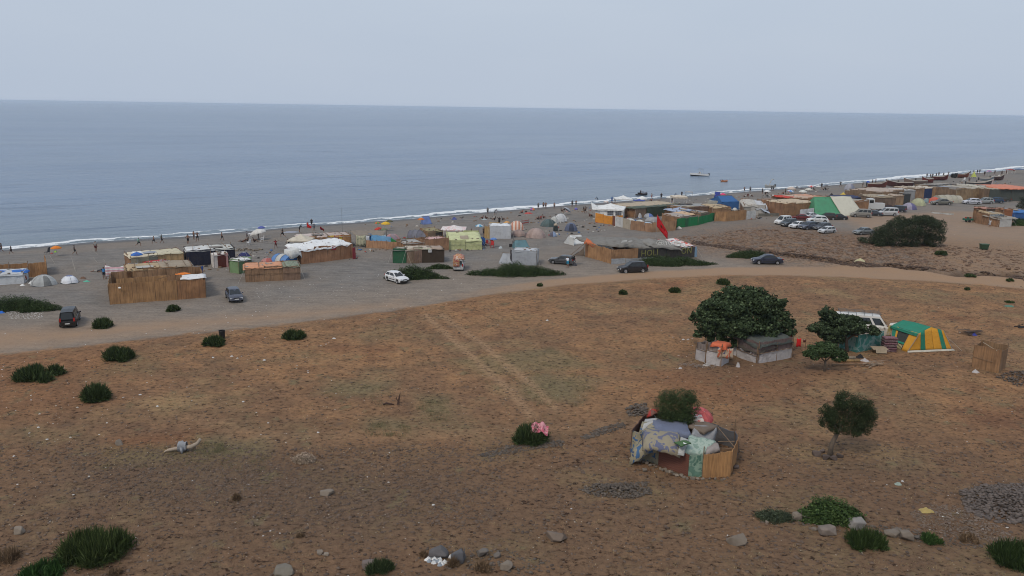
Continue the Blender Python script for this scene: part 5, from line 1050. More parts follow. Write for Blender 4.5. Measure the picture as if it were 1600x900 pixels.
quadpart('green_sill', [lp(lp(fb, nb, .24), lp(fe_, ne, .26), .28)+nS*.5, lp(lp(fb, nb, .66), lp(fe_, ne, .70), .28)+nS*.5, lp(lp(fb, nb, .66), lp(fe_, ne, .70), .38)+nS*.5, lp(lp(fb, nb, .24), lp(fe_, ne, .26), .38)+nS*.5], GT, 4, .01, 0)
for i in range(6): u_ = .27+.065*i; quadpart('skirting_stripe', [lp(fb, nb, u_)+nS*.6, lp(fb, nb, u_+.032)+nS*.6, lp(lp(fb, nb, u_+.032), lp(fe_, ne, u_+.032), .26)+nS*.6, lp(lp(fb, nb, u_), lp(fe_, ne, u_), .26)+nS*.6], cloth((.50, .42, .22)), 2, .01, 0)
quadpart('pale_skirt', [nb+nF*5+Vector((-.1, 0, .03)), rb+nF*5+Vector((.15, 0, .03)), rb+nF+Vector((0, 0, .16)), nb+nF+Vector((0, 0, .16))], cloth((.5, .47, .40)))
quadpart('draped_towel', [fe_+nS*7+Vector((-.35, 0, -1.1)), fe_+nS*7+Vector((.30, 0, -1.15)), fe_+nS*6+Vector((.45, 0, -.02)), fe_+nS*6+Vector((-.1, 0, -.02))], blotch([(.45, .40, .33), (.50, .40, .16), (.52, .48, .42)], 2)); quadpart('white_towel', [fe_+nS*6+Vector((-.1, 0, .02)), fe_+nS*6+Vector((.8, 0, .02)), fe_+Vector((.9, .3, .16)), fe_+Vector((0, .3, .16))], cloth((.6, .56, .5)))
for q0, q1 in ((fe_, fb), (ne, nb), (re, rb)): part('tent_pole', MB().tube([q0+Vector((0, -.06, 0)), q1+Vector((0, -.06, 0))], .025, 5), plain((.3, .3, .3), .4, name='pole'), root)
for q0, d_ in ((rb, Vector((.8, -.4, 0))),): part('guy_rope', MB().tube([lp(q0, ne if q0 is nb else re, .75), q0+d_], .012, 4), plain((.5, .48, .42), .8, name='rope'), root)
# stack of bedding between wall and tent, cardboard, logs, sticks
root = thing('bedding_stack', 'stack of folded purple and pink mattresses between the green wall and the frame tent', 'bedding', at(1388, 548))
for i in range(6): part('mattress', MB().grid(lambda u, v, i=i: Vector(((u-.5)*1.25+random.uniform(-.01, .01), (v-.5)*.9, .14+i*.26+.09*math.sin(u*3.14)*math.sin(v*3.14))), 8, 6, .2), blotch([(.10, .045, .06), (.22, .11, .12), (.13, .06, .075)] if i % 2 else [(.20, .15, .14), (.12, .06, .07)], 3+i), root, True)
root = thing('wooden_table', 'pale board on short legs in front of the green wall', 'table', at(1373, 551)); part('table_top', MB().box((0, 0, .48), (1.5, .9, .06), 0, Matrix.Rotation(.12, 3, 'X')), plain((.36, .28, .19), .8, name='board'), root)
for sx in (-.6, .6):
    for sy in (-.3, .3): part('leg', MB().tube([(sx, sy, -.1), (sx, sy, .46)], .03, 5), WOOD(), root)
part('draped_sack', MB().grid(lambda u, v: Vector(((u-.5)*1.1, -.5-.1*(1-v), .12+.40*v+.05*nz(u*4, v, 1))), 8, 3, .02), cloth((.38, .31, .22)), root)
root = thing('rolled_mats', 'rolls of ochre matting lying under the small fig tree', 'rolls', at(1326, 566))
for i, (y_, z_, c_) in enumerate([(0, .14, (.36, .23, .10)), (.32, .14, (.30, .20, .11)), (.15, .38, (.34, .28, .20))]): part('roll', MB().tube([(-1.3, y_, z_), (1.1-.2*i, y_+.1, z_)], .14, 10), reed(c_), root, True)
single('fallen_log', 'long thin dark log on the ground below the rolled mats', 'log', MB().tube([(-1.9, -.1, .08), (0, 0, .12), (2.2, .2, .10)], .08, 7, .05), WOOD(), at(1330, 571))
crumple('white_rag', 'white rag beside the stick heap', 1351, 564, 14, 6, W2, 'rag'); crumple('black_bag', 'black bag on the end of the rolled mats', 1343, 559, 12, 8, BLK, 'bag')
root = thing('stick_heap', 'heap of pale sticks in front of the cardboard table', 'sticks', at(1362, 573))
for i in range(13): a = random.uniform(.15, .75); l = random.uniform(.7, 1.5); x_ = random.uniform(-.8, .6); z_ = .05+.03*i; part('stick', MB().tube([(x_-math.cos(a)*l/2, -math.sin(a)*l/2+random.uniform(-.3, .3), z_), (x_+math.cos(a)*l, math.sin(a)*l+random.uniform(-.2, .2), z_+.12)], .035, 5, .02), plain((.33, .25, .18), .85, name='stick_wood', vary=.3), root)
root = thing('brush_heap', 'tangle of dry twigs at the foot of the ruined sacking wall', 'twigs', at(1092, 575))
for i in range(26): a = random.uniform(0, 3.14); l = random.uniform(.3, 1.0); x_, y_ = random.uniform(-1.5, 1.7), random.uniform(-.2, .8); part('twig', MB().tube([(x_, y_, .02), (x_+math.cos(a)*l*.5, y_+math.sin(a)*l*.3, .25), (x_+math.cos(a)*l, y_+math.sin(a)*l*.5, .06)], .018, 4), plain((.25, .21, .18), .9, name='twig'), root)
crumple('plastic_sheet', 'pale crumpled plastic beside the dry twigs', 1104, 571, 12, 5, (.4, .38, .36)); crumple('paper', 'white paper on the left of the fig tree', 1075, 531, 5, 3, W2); crumple('paper', 'white scrap by the ruined sacking wall', 1063, 576, 6, 4, W2)
# lone reed box
r_, L = hut('lone square reed cabin without a roof right of the frame tent', (1518, 574), (1560, 583), 1.9, 2.15, 2.25, front=[('reed', (.30, .17, .085), 1)], side=[('reed', (.25, .15, .08), 1)], name='reed_cabin')
part('roof_stick', MB().tube([(-.2, 0, 2.2), (L+.1, .3, 2.15)], .04, 5), WOOD(), r_); part('roof_stick', MB().tube([(L*.2, .9, 2.4), (L*.85, -.1, 2.1)], .025, 5), plain((.4, .33, .25), .8, name='stick_wood'), r_); part('matting_seam', MB().tube([(0, -.07, 1.1), (L*.75, -.07, .95)], .02, 4), WOOD(), r_)
crumple('white_bag', 'white bag at the near corner of the lone reed cabin', 1524, 582, 11, 7, W2, 'bag')
root = thing('plank_heap', 'heap of dark planks with a blue rag near the lone reed cabin', 'planks', at(1516, 523))
for i in range(8): a = random.uniform(-.3, .4); part('plank', MB().box((random.uniform(-.7, .7), random.uniform(-.3, .6), .08+.06*i), (random.uniform(1.2, 2.2), .16, .05), a), plain((.10, .065, .05), .85, name='old_plank', vary=.4), root)
crumple('blue_rag', 'blue rag lying on the dark plank heap', 1522, 524, 9, 5, (.04, .05, .25), 'rag')
crumple('green_sheet', 'greenish sheet on the ground near the right edge', 1577, 479, 15, 4, (.10, .20, .15)); crumple('pale_cloth', 'pale cloth on the bare slope below the leaning tree', 1403, 757, 12, 6, (.30, .36, .31)); crumple('yellow_rag', 'yellow rag on the stones at the right', 1446, 799, 22, 9, (.42, .32, .12), 'rag')
root = thing('burnt_heap', 'low charred heap near the right edge at mid height', 'heap', at(1596, 512))
for i in range(6): part('charred_stick', MB().tube([(random.uniform(-1, 0), random.uniform(-.4, .4), .05), (random.uniform(0, 1.2), random.uniform(-.4, .5), random.uniform(.1, .4))], .05, 5), plain((.03, .025, .025), .9, name='char'), root)
# ================================================================ LEFT CAMP
G_T = 'tents and huts of the beach camp'
root = fence('reed windbreak at the far left behind the pale tents', [(-14, 438), (74, 431), (71, 419)], 2.0, [('reed', RD, 1)], group=None)
r_, L = hut('large pale tent with a blue tarp along its ridge, cut by the left edge', (-16, 446), (38, 443), 3.0, 1.35, 1.6, front=[('tarp', LGRY, 1)], side=[('tarp', LGRY, 1)], roof=[(LGRY,), (BLUE, 0, 1.08, .25, .8, .12, .1, .25)], name='tarp_tent', cat='tent')
dome('pale grey dome tent at the far left beside the blue-ridged tent', 69, 448, 39, 19, (.42, .43, .42), (.36, .37, .37), mode='half', ratio=.8, rz=15, door=300, expo=2)
dome('small white dome tent with a blue top window at the far left', 109, 444, 27, 14, (.72, .74, .78), (.20, .24, .45), mode='top', ratio=.9, expo=2)
person('person crouching by the white bags at the far left tents', 42, 440, 'crouch', (.35, .12, .09), (.1, .06, .06), 200)
crumple('white_bag', 'white bag beside the crouching person', 49, 443, 9, 6, WHT, 'bag'); crumple('white_sheet', 'white sheet lying in front of the crouching person', 35, 446, 8, 3, WHT)
crumple('green_mat', 'small mint green mat on the sand right of the white dome', 135, 440, 10, 3, (.12, .42, .30), 'mat'); crumple('brown_heap', 'brown heap of belongings behind the mint green mat', 130, 435, 10, 4, (.16, .09, .06), 'heap')
crumple('blue_bag', 'blue bag at the left edge below the long bush', 2, 489, 10, 5, (.03, .15, .55), 'bag')
person('person lying on the sand left of the striped cloth', 152, 425, 'lie', (.05, .05, .06), (.3, .28, .25), 180)
person('person in a blue shirt standing beside the hanging striped cloth', 163, 436, 'stand', (.05, .25, .55), (.03, .03, .04), 300)
root = thing('striped_cloth_screen', 'pink and white striped cloth hung on poles left of the big reed compound', 'cloth screen', at(166, 436))
Lc = 31*mp(180, 436); hang(root, (0, 0), (Lc, .4), 2.0, .35, stripes((.55, .32, .36), (.68, .66, .66), 15, 2), 'striped_cloth', 4, .1, sagt=.35)
for x_ in (0, Lc): part('post', MB().tube([(x_, .1, -.2), (x_, .1, 2.2)], .035, 5), WOOD(), root)
# big reed compound
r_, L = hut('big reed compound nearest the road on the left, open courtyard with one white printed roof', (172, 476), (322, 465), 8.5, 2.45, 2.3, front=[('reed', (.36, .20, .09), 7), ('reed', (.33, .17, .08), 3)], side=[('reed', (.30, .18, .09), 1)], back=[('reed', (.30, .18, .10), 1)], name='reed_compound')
PRT = blotch([(.62, .62, .62), (.70, .70, .70), (.66, .66, .66), (.20, .21, .24)], .9)
roofpiece(r_, L, 8.5, 2.5, 2.6, PRT, .74, 1.02, 0, .30, .15, .1, .15); roofpiece(r_, L, 8.5, 2.4, 2.5, ORG, .70, .86, .34, .45, .2, .1, .1)
panel((L*.08, 1.3), (L*.60, 1.3), 2.85, 2.9, reed((.42, .24, .11)), 'reed_panel', r_); panel((L*.60, 1.0), (L*.76, .9), 2.9, 3.0, reed((.30, .17, .09)), 'reed_panel', r_)
part('roof_pole', MB().tube([(L*.5, .2, 2.7), (L*.8, 1.2, 3.3)], .03, 5), WOOD(), r_); crumple('white_rag', 'white rag caught on the top left of the big reed compound wall', 190, 475, 5, 3, WHT).location += Vector((0, -.1, 2.0))
r_, L = hut('reed hut with a patched straw roof inside the big compound', (199, 452), (303, 443), 4.6, 2.55, 2.5, front=[('reed', (.33, .19, .095), 1)], roof=[(STRAW, 0, .55, 0, 1), ((.33, .27, .20), .5, 1.02, 0, 1, .1)], name='reed_hut')
poles(r_, L, 4.6, 2.72, 4); part('door_opening', MB().box((.4, -.08, 1.8), (.5, .05, 1.2)), cloth((.12, .06, .03)), r_)
r_, L = hut('small shelter under a blue tarp at the right end of the big compound', (287, 441), (313, 440), 2.0, 1.9, 1.8, front=[('tarp', BLUE, 1)], side=[('tarp', (.03, .08, .3), 1)], roof=[(BLUE,)], name='tarp_hut')
r_, L = hut('cream roofed hut with reed wall behind the big compound', (206, 424), (288, 416), 4.0, 2.1, 2.2, front=[('tarp', (.38, .34, .25), 2), ('tarp', (.20, .20, .16), 1), ('reed', (.48, .32, .16), 3)], roof=[(CREAM, -.02, .5, 0, 1), ((.55, .50, .36), .45, 1.02, 0, .9, .12), (WHT, .1, .28, .3, .8, .25)], name='patched_hut')
r_, L = hut('red tarp shelter in front of the cream roofed hut', (231, 431), (267, 427), 2.0, 1.7, 1.8, front=[('tarp', (.45, .36, .32), 1), ('tarp', RED, 2)], roof=[((.48, .03, .04),)], name='tarp_hut')
r_, L = hut('low shelter heaped with white and blue laundry behind the striped cloth', (197, 432), (217, 431), 1.8, 1.5, 1.5, front=[('tarp', (.45, .48, .52), 1)], roof=[((.50, .53, .57),)], name='tarp_hut')
root = fence('short pale tarp screen at the left end of the cream roofed hut', [(197, 416), (212, 415)], 2.1, [('tarp', (.36, .33, .26), 1)], name='tarp_screen', cat='screen')
parasol('blue parasol showing over the cream roofed hut', 216, 396, 18, BLUE, (.05, .12, .40), 2.9)
r_, L = hut('long black tarp hut with a flat pale roof', (292, 416), (368, 411), 5.0, 2.35, 2.2, front=[('tarp', (.02, .022, .04), 1)], side=[('tarp', (.016, .018, .03), 1)], roof=[((.60, .60, .58), 0, .6, 0, 1), ((.52, .52, .48), .55, 1.02, .0, 1), ((.66, .66, .66), 0, .32, 0, .35, .12)], name='tarp_hut')
poles(r_, L, 5, 2.45, 3)
r_, L = hut('narrow toilet tent with a dark red front and white sides', (335, 419), (357, 417), 1.8, 2.1, 2.1, front=[('tarp', (.62, .56, .52), 1), ('tarp', (.10, .025, .02), 2), ('tarp', (.52, .28, .26), .5)], side=[('tarp', (.62, .58, .54), 1)], roof=[((.66, .62, .58),)], name='toilet_tent', cat='tent')
dome('navy and grey dome tent with a white base beside the green screen', 382, 411, 25, 18, (.32, .33, .36), (.03, .035, .13), mode='mid', rz=10, expo=2)
r_, L = hut('small green sided shelter with white roof by the round reed hut', (374, 428), (394, 424), 2.0, 2.0, 1.9, front=[('tarp', (.12, .20, .10), 1), ('tarp', (.10, .12, .10), 1)], side=[('tarp', (.18, .28, .14), 1)], roof=[(WHT,)], name='tarp_hut')
r_, L = hut('reed hut with an orange tarp and green netting on its roof', (384, 441), (469, 437), 4.0, 2.0, 1.95, front=[('reed', (.28, .17, .10), 2.2), ('reed', (.24, .15, .10), 1)], side=[('reed', (.30, .17, .10), 1)], roof=[((.62, .30, .17), -.03, .70, 0, 1), (blotch([(.16, .19, .13), (.24, .27, .20), (.12, .15, .10)], 2.5), .68, 1.02, 0, 1, .1)], name='reed_hut')
part('matting_seam', MB().tube([(0, -.08, 1.1), (L, -.08, 1.05)], .03, 4), WOOD(), r_); poles(r_, L, 4, 2.05, 2)
tunnel('blue and white hoop tent behind the reed hut with the orange roof', 445, 414, 33, 17, (.12, .24, .48), (.50, .50, .48), 3.0, 3, rz=-35, ends=(.06, .17, .42))
dome('small red dome tent left of the blue and white hoop tent', 418, 412, 22, 9, (.42, .12, .10), (.45, .22, .20), mode='half')
r_, L = hut('long reed hut under a billowing white tarp weighed down with stones', (471, 413), (552, 403), 4.4, 2.35, 2.2, front=[('reed', (.36, .185, .10), 1)], side=[('reed', (.32, .175, .10), 1)], name='reed_hut')
sheet(r_, [(-.4, -.1, 2.35), (L-.3, -.1, 2.38), (L-.3, 4.4, 2.75), (-.4, 4.4, 2.6)], cloth((.76, .77, .77), .08), 'white_tarp', 26, 10, -.35, .17, .25, .30)
sheet(r_, [(-1.6, .0, 2.1), (-.0, -.1, 2.35), (.0, 2.5, 2.5), (-1.6, 2.5, 2.3)], cloth((.60, .60, .58)), 'white_tarp', 10, 8, .0, .14, .2, 1.1)
P_ = np.array([(random.uniform(.3, L-.6), random.uniform(.2, 4.0), 2.78) for _ in range(16)]); link('roof_stones', stones('roof_stones', P_, [.10]*16), stonem((.1, .05, .04), (.25, .15, .12)), r_)['kind'] = 'stuff'
part('red_patch', MB().box((L*.62, -.10, 1.95), (.7, .04, .55)), cloth((.32, .03, .04)), r_)
root = fence('red and white door panel leaning at the right end of the white roofed hut', [(551, 405), (556, 404)], 1.9, [('tarp', (.30, .04, .05), 1)], name='door_panel', cat='door')
root = fence('small red curtain at the left end of the white roofed hut', [(447, 393), (452, 392)], 1.0, [('tarp', (.30, .03, .04), 1)], name='red_curtain', cat='curtain')
gazebo('beige pyramid canopy behind the white tarp hut', 471, 394, 34, 1.9, (.58, .52, .42), rise=.9, name='canopy')
r_, L = hut('reed hut with a pinkish flat roof and a red and yellow cloth on its wall', (478, 390), (549, 386), 4.6, 2.1, 2.0, front=[('reed', RD, 2.2), ('tarp', blotch([(.38, .04, .04), (.62, .42, .05), (.38, .04, .04)], 1.6), 1.5), ('reed', RD, .9)], roof=[((.55, .46, .42), -.15, .4, 0, 1), ((.46, .38, .34), .35, 1.02, .0, 1)], name='reed_hut')
poles(r_, L, 4.6, 2.2, 3)
single('pole_mast', 'tall thin mast standing behind the pink roofed hut', 'mast', MB().tube([(0, 0, -.2), (.02, 0, 5.6)], .04, 6, .02), plain((.15, .15, .15), .5, name='mast'), at(535, 370))
def flag(label, px, py, hp, w, h, col, ang=0, droop=.25, star=False, name='flag'):
    p = at(px, py); root = thing(name, label, 'flag', p); part('flag_pole', MB().tube([(0, 0, -.2), (0, 0, hp)], .03, 6, .02), plain((.3, .3, .3), .5, name='pole'), root)
    d = Vector((math.cos(ang), math.sin(ang), 0)); n_ = d.cross(Vector((0, 0, 1)))
    fn = lambda u, v: d*(w*u)+n_*(.12*math.sin(u*9+v*2)*u)+Vector((0, 0, hp-h+h*v-droop*w*u*1.0-(.4*h*u*(v) if v > .5 else 0)))
    part('flag_cloth', MB().grid(fn, 14, 6, .01), cloth(col, .08), root, True)
    return root, fn
flag('small red flag flying behind the white roofed hut', 480, 371, 2.6, .85, .7, (.50, .02, .02)); flag('dark red pennant on the pink roof of the reed hut', 501, 389, 3.9, .7, .5, (.16, .01, .02), droop=.4)
root, fn = flag('large dark red flag hanging from a pole by the reed enclosure, right of centre', 1024, 386, 5.9, 2.1, 2.1, (.50, .014, .02), droop=1.15)
st = MB(); 
for k in range(5):
    a0 = math.pi/2+k*4*math.pi/5; a1 = math.pi/2+(k+1)*4*math.pi/5; q0, q1 = Vector(fn(.42+.10*math.cos(a0), .5+.16*math.sin(a0))), Vector(fn(.42+.10*math.cos(a1), .5+.16*math.sin(a1))); st.tube([q0+Vector((0, -.05, 0)), q1+Vector((0, -.05, 0))], .022, 4)
part('green_star', st, cloth((.01, .05, .02)), root)
# middle camp
root = thing('shade_canopy', 'brown shade cloth on poles at the left of the middle camp', 'canopy', at(560, 386)); q = lambda px, py, z: tuple(np.array([*onz(px, py, root.location.z+z), root.location.z+z])-np.array(root.location))
sheet(root, [q(556, 367, 2.2), q(600, 366, 2.2), q(604, 359, 2.4), q(546, 359, 2.5)], cloth((.24, .20, .16)), 'shade_cloth', 14, 8, .5, .12, .1, .15)
for a_ in ((556, 367, 2.2), (600, 366, 2.2), (604, 359, 2.4), (547, 359, 2.5)): b_ = q(*a_); part('post', MB().tube([(b_[0], b_[1], -.3), b_], .04, 5), WOOD(), root)
hang(root, q(556, 367, 2.2)[:2], q(571, 367, 2.2)[:2], 2.15, .25, blotch([(.34, .34, .24), (.42, .40, .28), (.26, .28, .2)], 1.5), 'patterned_tarp', 3); hang(root, q(572, 367, 2.2)[:2], q(577, 367, 2.2)[:2], 2.1, .4, cloth(LGRY), 'white_sheet', 1)
fence('low curved reed fence along the front of the middle camp', [(572, 387), (604, 389), (634, 391)], 1.3, [('reed', (.37, .21, .12), 1)], group='reed fences of the middle camp')
fence('blue tarp screen tied along the reed fence of the middle camp', [(575, 385), (611, 388)], 2.15, [[('tarp', (.02, .14, .40), 1), ('tarp', (.17, .40, .66), 3), ('tarp', (.18, .38, .60), 3)]], name='tarp_screen', cat='screen')
r2 = thing('tarp_screen', 'bright green tarp swagged along the reed fence right of the blue one', 'screen', at(611, 388)); b_ = at(638, 388)-at(611, 388); hang(r2, (0, 0), (b_.x, b_.y), 1.9, .55, cloth((.015, .22, .06)), 'green_tarp', 2, .06, sagt=.7)
for x_ in (0, b_.x): part('post', MB().tube([(x_, .1, -.2), (x_, .1, 2.3)], .035, 5), WOOD(), r2)
dome('pink and grey dome tent behind the blue tarp screen', 613, 379, 27, 14, (.45, .24, .24), (.28, .22, .24), mode='front', rz=20); dome('light blue patterned tent left of the pink dome', 597, 378, 22, 12, (.36, .48, .55), (.45, .50, .52), mode='half')
r_, L = hut('reed enclosure with a grey tarp roof behind the green container', (635, 396), (663, 394), 4.0, 1.75, 1.75, front=[('reed', (.36, .20, .115), 1)], roof=[((.36, .35, .33), 0, 1, 0, .9)], name='reed_hut')
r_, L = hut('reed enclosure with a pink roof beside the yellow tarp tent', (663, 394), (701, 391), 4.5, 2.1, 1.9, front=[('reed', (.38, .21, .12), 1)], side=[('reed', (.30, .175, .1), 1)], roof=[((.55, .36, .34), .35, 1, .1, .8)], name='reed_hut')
r_, L = hut('pale yellow tarp tent in the middle of the camp', (701, 390), (753, 390), 4.4, 1.55, 2.5, front=[('tarp', (.50, .52, .27), 1)], side=[('tarp', (.44, .46, .24), 1)], roof=[((.54, .56, .32), 0, 1, 0, 1)], name='tarp_tent', cat='tent')
part('seam_rope', MB().tube([(0, -.12, .85), (L, -.12, .8)], .03, 4), plain((.3, .3, .2), .8, name='rope'), r_)
fence('white cloth upright between the two blue windbreaks', [(717, 382), (727, 381)], 2.3, [('tarp', (.58, .57, .54), 1)], name='cloth_screen', cat='screen')
tunnel('big grey hoop tent in the middle camp', 655, 378, 31, 19, (.135, .135, .165), (.16, .16, .19), 3.6, 4, rz=-14, ends=(.05, .05, .06))
r_, L = hut('brown cloth shelter right of the grey hoop tent', (669, 379), (692, 377), 3, 2.0, 2.2, front=[('tarp', (.22, .15, .10), 1), ('tarp', (.06, .05, .045), 1)], roof=[((.28, .24, .13),)], name='tarp_hut')
person('person in a white shirt standing by the grey hoop tent', 672, 373, 'stand', (.6, .6, .6), (.04, .04, .06), 250)
gazebo('white canopy with flowers printed on it in the middle camp', 709, 374, 37, 1.75, blotch([(.66, .60, .56), (.70, .66, .64), (.66, .44, .42)], 1.8), rise=.65, name='canopy')
fence('blue windbreak left of the yellow tent ridge', [(701, 377), (718, 377)], 1.3, [('tarp', (.025, .13, .42), 1)], name='windbreak', cat='windbreak', group='blue windbreaks of the middle camp')
fence('long angled blue windbreak right of the yellow tent', [(726, 372), (740, 378), (757, 384)], 1.45, [('tarp', (.025, .12, .45), 1)], name='windbreak', cat='windbreak', group='blue windbreaks of the middle camp')
r_, L = hut('green tarp container-like hut at the left end of the brown hut', (614, 411), (635, 411), 2.8, 2.2, 2.1, front=[('tarp', (.025, .10, .05), 1)], side=[('tarp', (.02, .07, .035), 1)], roof=[((.14, .15, .13),), ((.36, .33, .28), .2, .8, .2, .7, .15)], name='tarp_hut')
r_, L = hut('dark brown board hut with a white notice and a patched roof', (635, 411), (694, 410), 3.6, 2.25, 2.1, front=[('tarp', (.24, .17, .12), 1.2), ('reed', (.26, .17, .13), 1.3), ('tarp', (.055, .038, .026), 3.6)], side=[('tarp', (.05, .035, .025), 1)], roof=[(blotch([(.42, .34, .27), (.50, .42, .35), (.38, .40, .28)], 1.5), -.02, .7, 0, 1), ((.36, .28, .22), .65, 1.0, 0, .9)], name='board_hut')
part('notice', MB().box((L*.62, -.14, 1.85), (.5, .03, .45)), plain((.7, .7, .68), .6, name='paper'), r_); ln = MB()
for k in range(3): ln.box((L*.62, -.162, 1.97-.11*k), (.34-.06*k, .01, .035))
part('notice_lines', ln, plain((.05, .05, .05), .6, name='ink'), r_)
for i in range(6): part('stick', MB().tube([(L*.14+i*.26, -.25, -.1), (L*.12+i*.27, -.1, 1.7+.2*math.sin(i))], .03, 5), WOOD(), r_)
for i in range(5): part('stick', MB().tube([(.2+i*.3, -.6, .02), (1.0+i*.35, -.2, .3+.2*(i % 2))], .04, 5), WOOD(), r_)
r_, L = hut('white box shaped tent in the middle of the beach', (765, 373), (798, 373), 3.2, 2.55, 2.5, front=[('tarp', (.52, .53, .55), 1)], side=[('reed', (.45, .30, .13), 1)], right=[('tarp', (.5, .5, .52), 1)], roof=[((.68, .70, .72),)], name='box_tent', cat='tent')
fence('narrow reed screen at the left of the white box tent', [(757, 372), (765, 373)], 2.4, [('reed', (.45, .30, .13), 1)])
dome('striped orange and white dome tent right of the white box tent', 807, 361, 26, 17, stripes((.50, .22, .14), (.62, .52, .45), 9, 0), None, ratio=.9, expo=2); dome('low beige dome tent below the striped one', 810, 370, 25, 11, (.34, .25, .22), (.30, .22, .20), mode='half', expo=2)
dome('large pinkish beige dome tent with side bell', 837, 373, 33, 17, (.34, .25, .22), (.38, .29, .26), mode='front', expo=2.2, rz=12); dome('small dark grey-brown dome tent between the beige domes', 825, 371, 12, 9, (.16, .12, .12), None)
root = fence('red and white slatted rack lying behind the beige domes', [(815, 352), (826, 350)], 1.0, [('tarp', stripes((.4, .1, .08), (.45, .4, .36), 12, 2), 1)], name='wooden_rack', cat='rack')
dome('dark green dome tent left of the white bell tent', 857, 355, 27, 13, (.06, .09, .09), (.09, .13, .13), mode='half', expo=2); dome('white bell shaped tent at the centre of the beach', 876, 347, 21, 14, (.60, .60, .60), (.48, .49, .50), mode='front', expo=2); dome('pale tent mixed with the dark green one', 866, 350, 14, 13, (.50, .50, .47), None, expo=2)
dome('blue grey dome tent with a dark front at the centre', 892, 362, 21, 15, (.10, .12, .19), (.15, .19, .30), mode='top', door=270, expo=2)
root = thing('stove_box', 'dark box with a beige ball shaped basket on top', 'box', at(868, 361)); part('box_body', MB().box((0, 0, .45), (.9, .7, 1.0)), plain((.03, .04, .04), .7, name='box'), root); part('round_basket', MB().grid(lambda u, v: Vector((math.cos(u*6.283)*math.sin(v*3.1416)*.38, math.sin(u*6.283)*math.sin(v*3.1416)*.38, 1.25-math.cos(v*3.1416)*.33)), 12, 8), cloth((.42, .35, .27)), root, True)
dome('small blue pop-up tent on its own at the centre', 864, 370, 12, 9, (.25, .33, .48), (.12, .12, .16), mode='half')
ridge('teal pup tent beside a black pushchair', (804, 389), (828, 388), 2.2, 1.35, (.12, .22, .25), (.10, .20, .23), rl=.15)
root = thing('pushchair', 'black folded frame and bags leaning on the teal pup tent', 'pushchair', at(803, 386)); 
for i in range(5): part('frame_tube', MB().tube([(-.5+i*.2, 0, 0), (-.1+i*.12, .1, 1.5-.15*i)], .035, 5), plain(BLK, .6, name='black_frame'), root)
part('bag', MB().box((-.6, 0, .3), (.5, .4, .5)), cloth((.03, .03, .035)), root)
crumple('white_bag', 'white and blue bag left of the teal pup tent', 782, 388, 7, 5, (.45, .5, .52), 'bag')
ridge('small open white ridge shelter right of centre', (893, 383), (916, 381), 2.6, 1.6, (.66, .67, .66), (.60, .61, .60), rl=.1, name='ridge_tent'); fence('white cloth side of the small ridge shelter', [(889, 382), (897, 384)], 1.4, [('tarp', (.62, .62, .60), 1)], name='cloth_screen', cat='screen')
r_, L = hut('grey frame tent behind the long ragged bush', (800, 414), (838, 415), 3.6, 2.25, 2.1, front=[('tarp', (.36, .38, .41), 1)], side=[('tarp', (.40, .41, .42), 1)], roof=[((.48, .50, .52), 0, 1, 0, 1, .1, .25, .3)], name='frame_tent', cat='tent')
ridge('crumpled grey tent collapsing beside the grey frame tent', (779, 412), (802, 413), 2.8, 1.5, (.34, .36, .39), (.40, .41, .43)); fence('dark edge panel of the grey frame tent', [(797, 411), (801, 413)], 2.0, [('tarp', (.05, .05, .06), 1)], name='tent_flap', cat='flap')
# banner hut
fence('pair of pale boards lying on the track above the thicket', [(1455, 333), (1490, 336)], .25, [('board', (.42, .42, .40), 1)], name='pale_boards', cat='boards')
A_, B_, C_ = at(914, 401), at(954, 412), at(1062, 404); root = thing('banner_hut', 'long reed hut roofed with big printed advertising banners, low bush at its foot', 'hut', A_)
B_ -= A_; C_ -= A_; mid = B_.lerp(C_, .38)
wallrun(root, (0, 0), B_, [('reed', (.38, .21, .10), 1)], 2.55, 2.2); wallrun(root, B_, mid, [('reed', (.36, .20, .10), 1)], 2.2, 2.1)
DKB = plain((.060, .052, .045), .7, name='dark_banner', vary=.4)
wallrun(root, mid, C_, [('tarp', DKB, 1)], 2.2, 2.15, posts=False)
def perp(a, b_): d = (b_-a).normalized(); return Vector((-d.y, d.x, 0))
pB = perp(B_, C_); bk0, bk1 = B_+pB*6+Vector((-.8, 0, 0)), C_+pB*5; wallrun(root, C_, bk1, [('reed', RDD, 1)], 2.1, 2.2); wallrun(root, bk1, bk0, [('reed', RDD, 1)], 2.2, 2.4); wallrun(root, bk0, (0, 0, 0), [('reed', RDD, 1)], 2.4, 2.5)
wallrun(root, B_+Vector((.05, -.35, 0)), B_.lerp(C_, .60)+Vector((0, -.4, 0)), [('board', (.36, .37, .38), 1)], .85, .6, posts=False)
BNR = cloth((.20, .19, .172), .3)
h_ = Vector((0, 0, 1))
sheet(root, [B_*.35+h_*2.5, B_.lerp(C_, .60)+h_*2.25-pB*.2, B_.lerp(C_, .62)+pB*5+h_*3.0, Vector(B_*.2)+pB*5.5+h_*2.8], BNR, 'printed_banner', 22, 12, -.75, .12, .2, .35)
sheet(root, [B_.lerp(C_, .55)+h_*2.6, C_+h_*1.8-pB*.5, C_+pB*4.5+h_*2.6, B_.lerp(C_, .58)+pB*5+h_*2.95], cloth((.235, .222, .20), .3), 'printed_banner', 16, 10, -.35, .10, .2, .3)
sheet(root, [Vector((-.2, 0, 2.55)), B_*.45+h_*2.5, B_*.45+pB*3+h_*2.9, Vector((.2, 4.2, 2.8))], cloth((.55, .16, .07)), 'orange_tarp', 10, 8, -.2, .1, .2, .4)
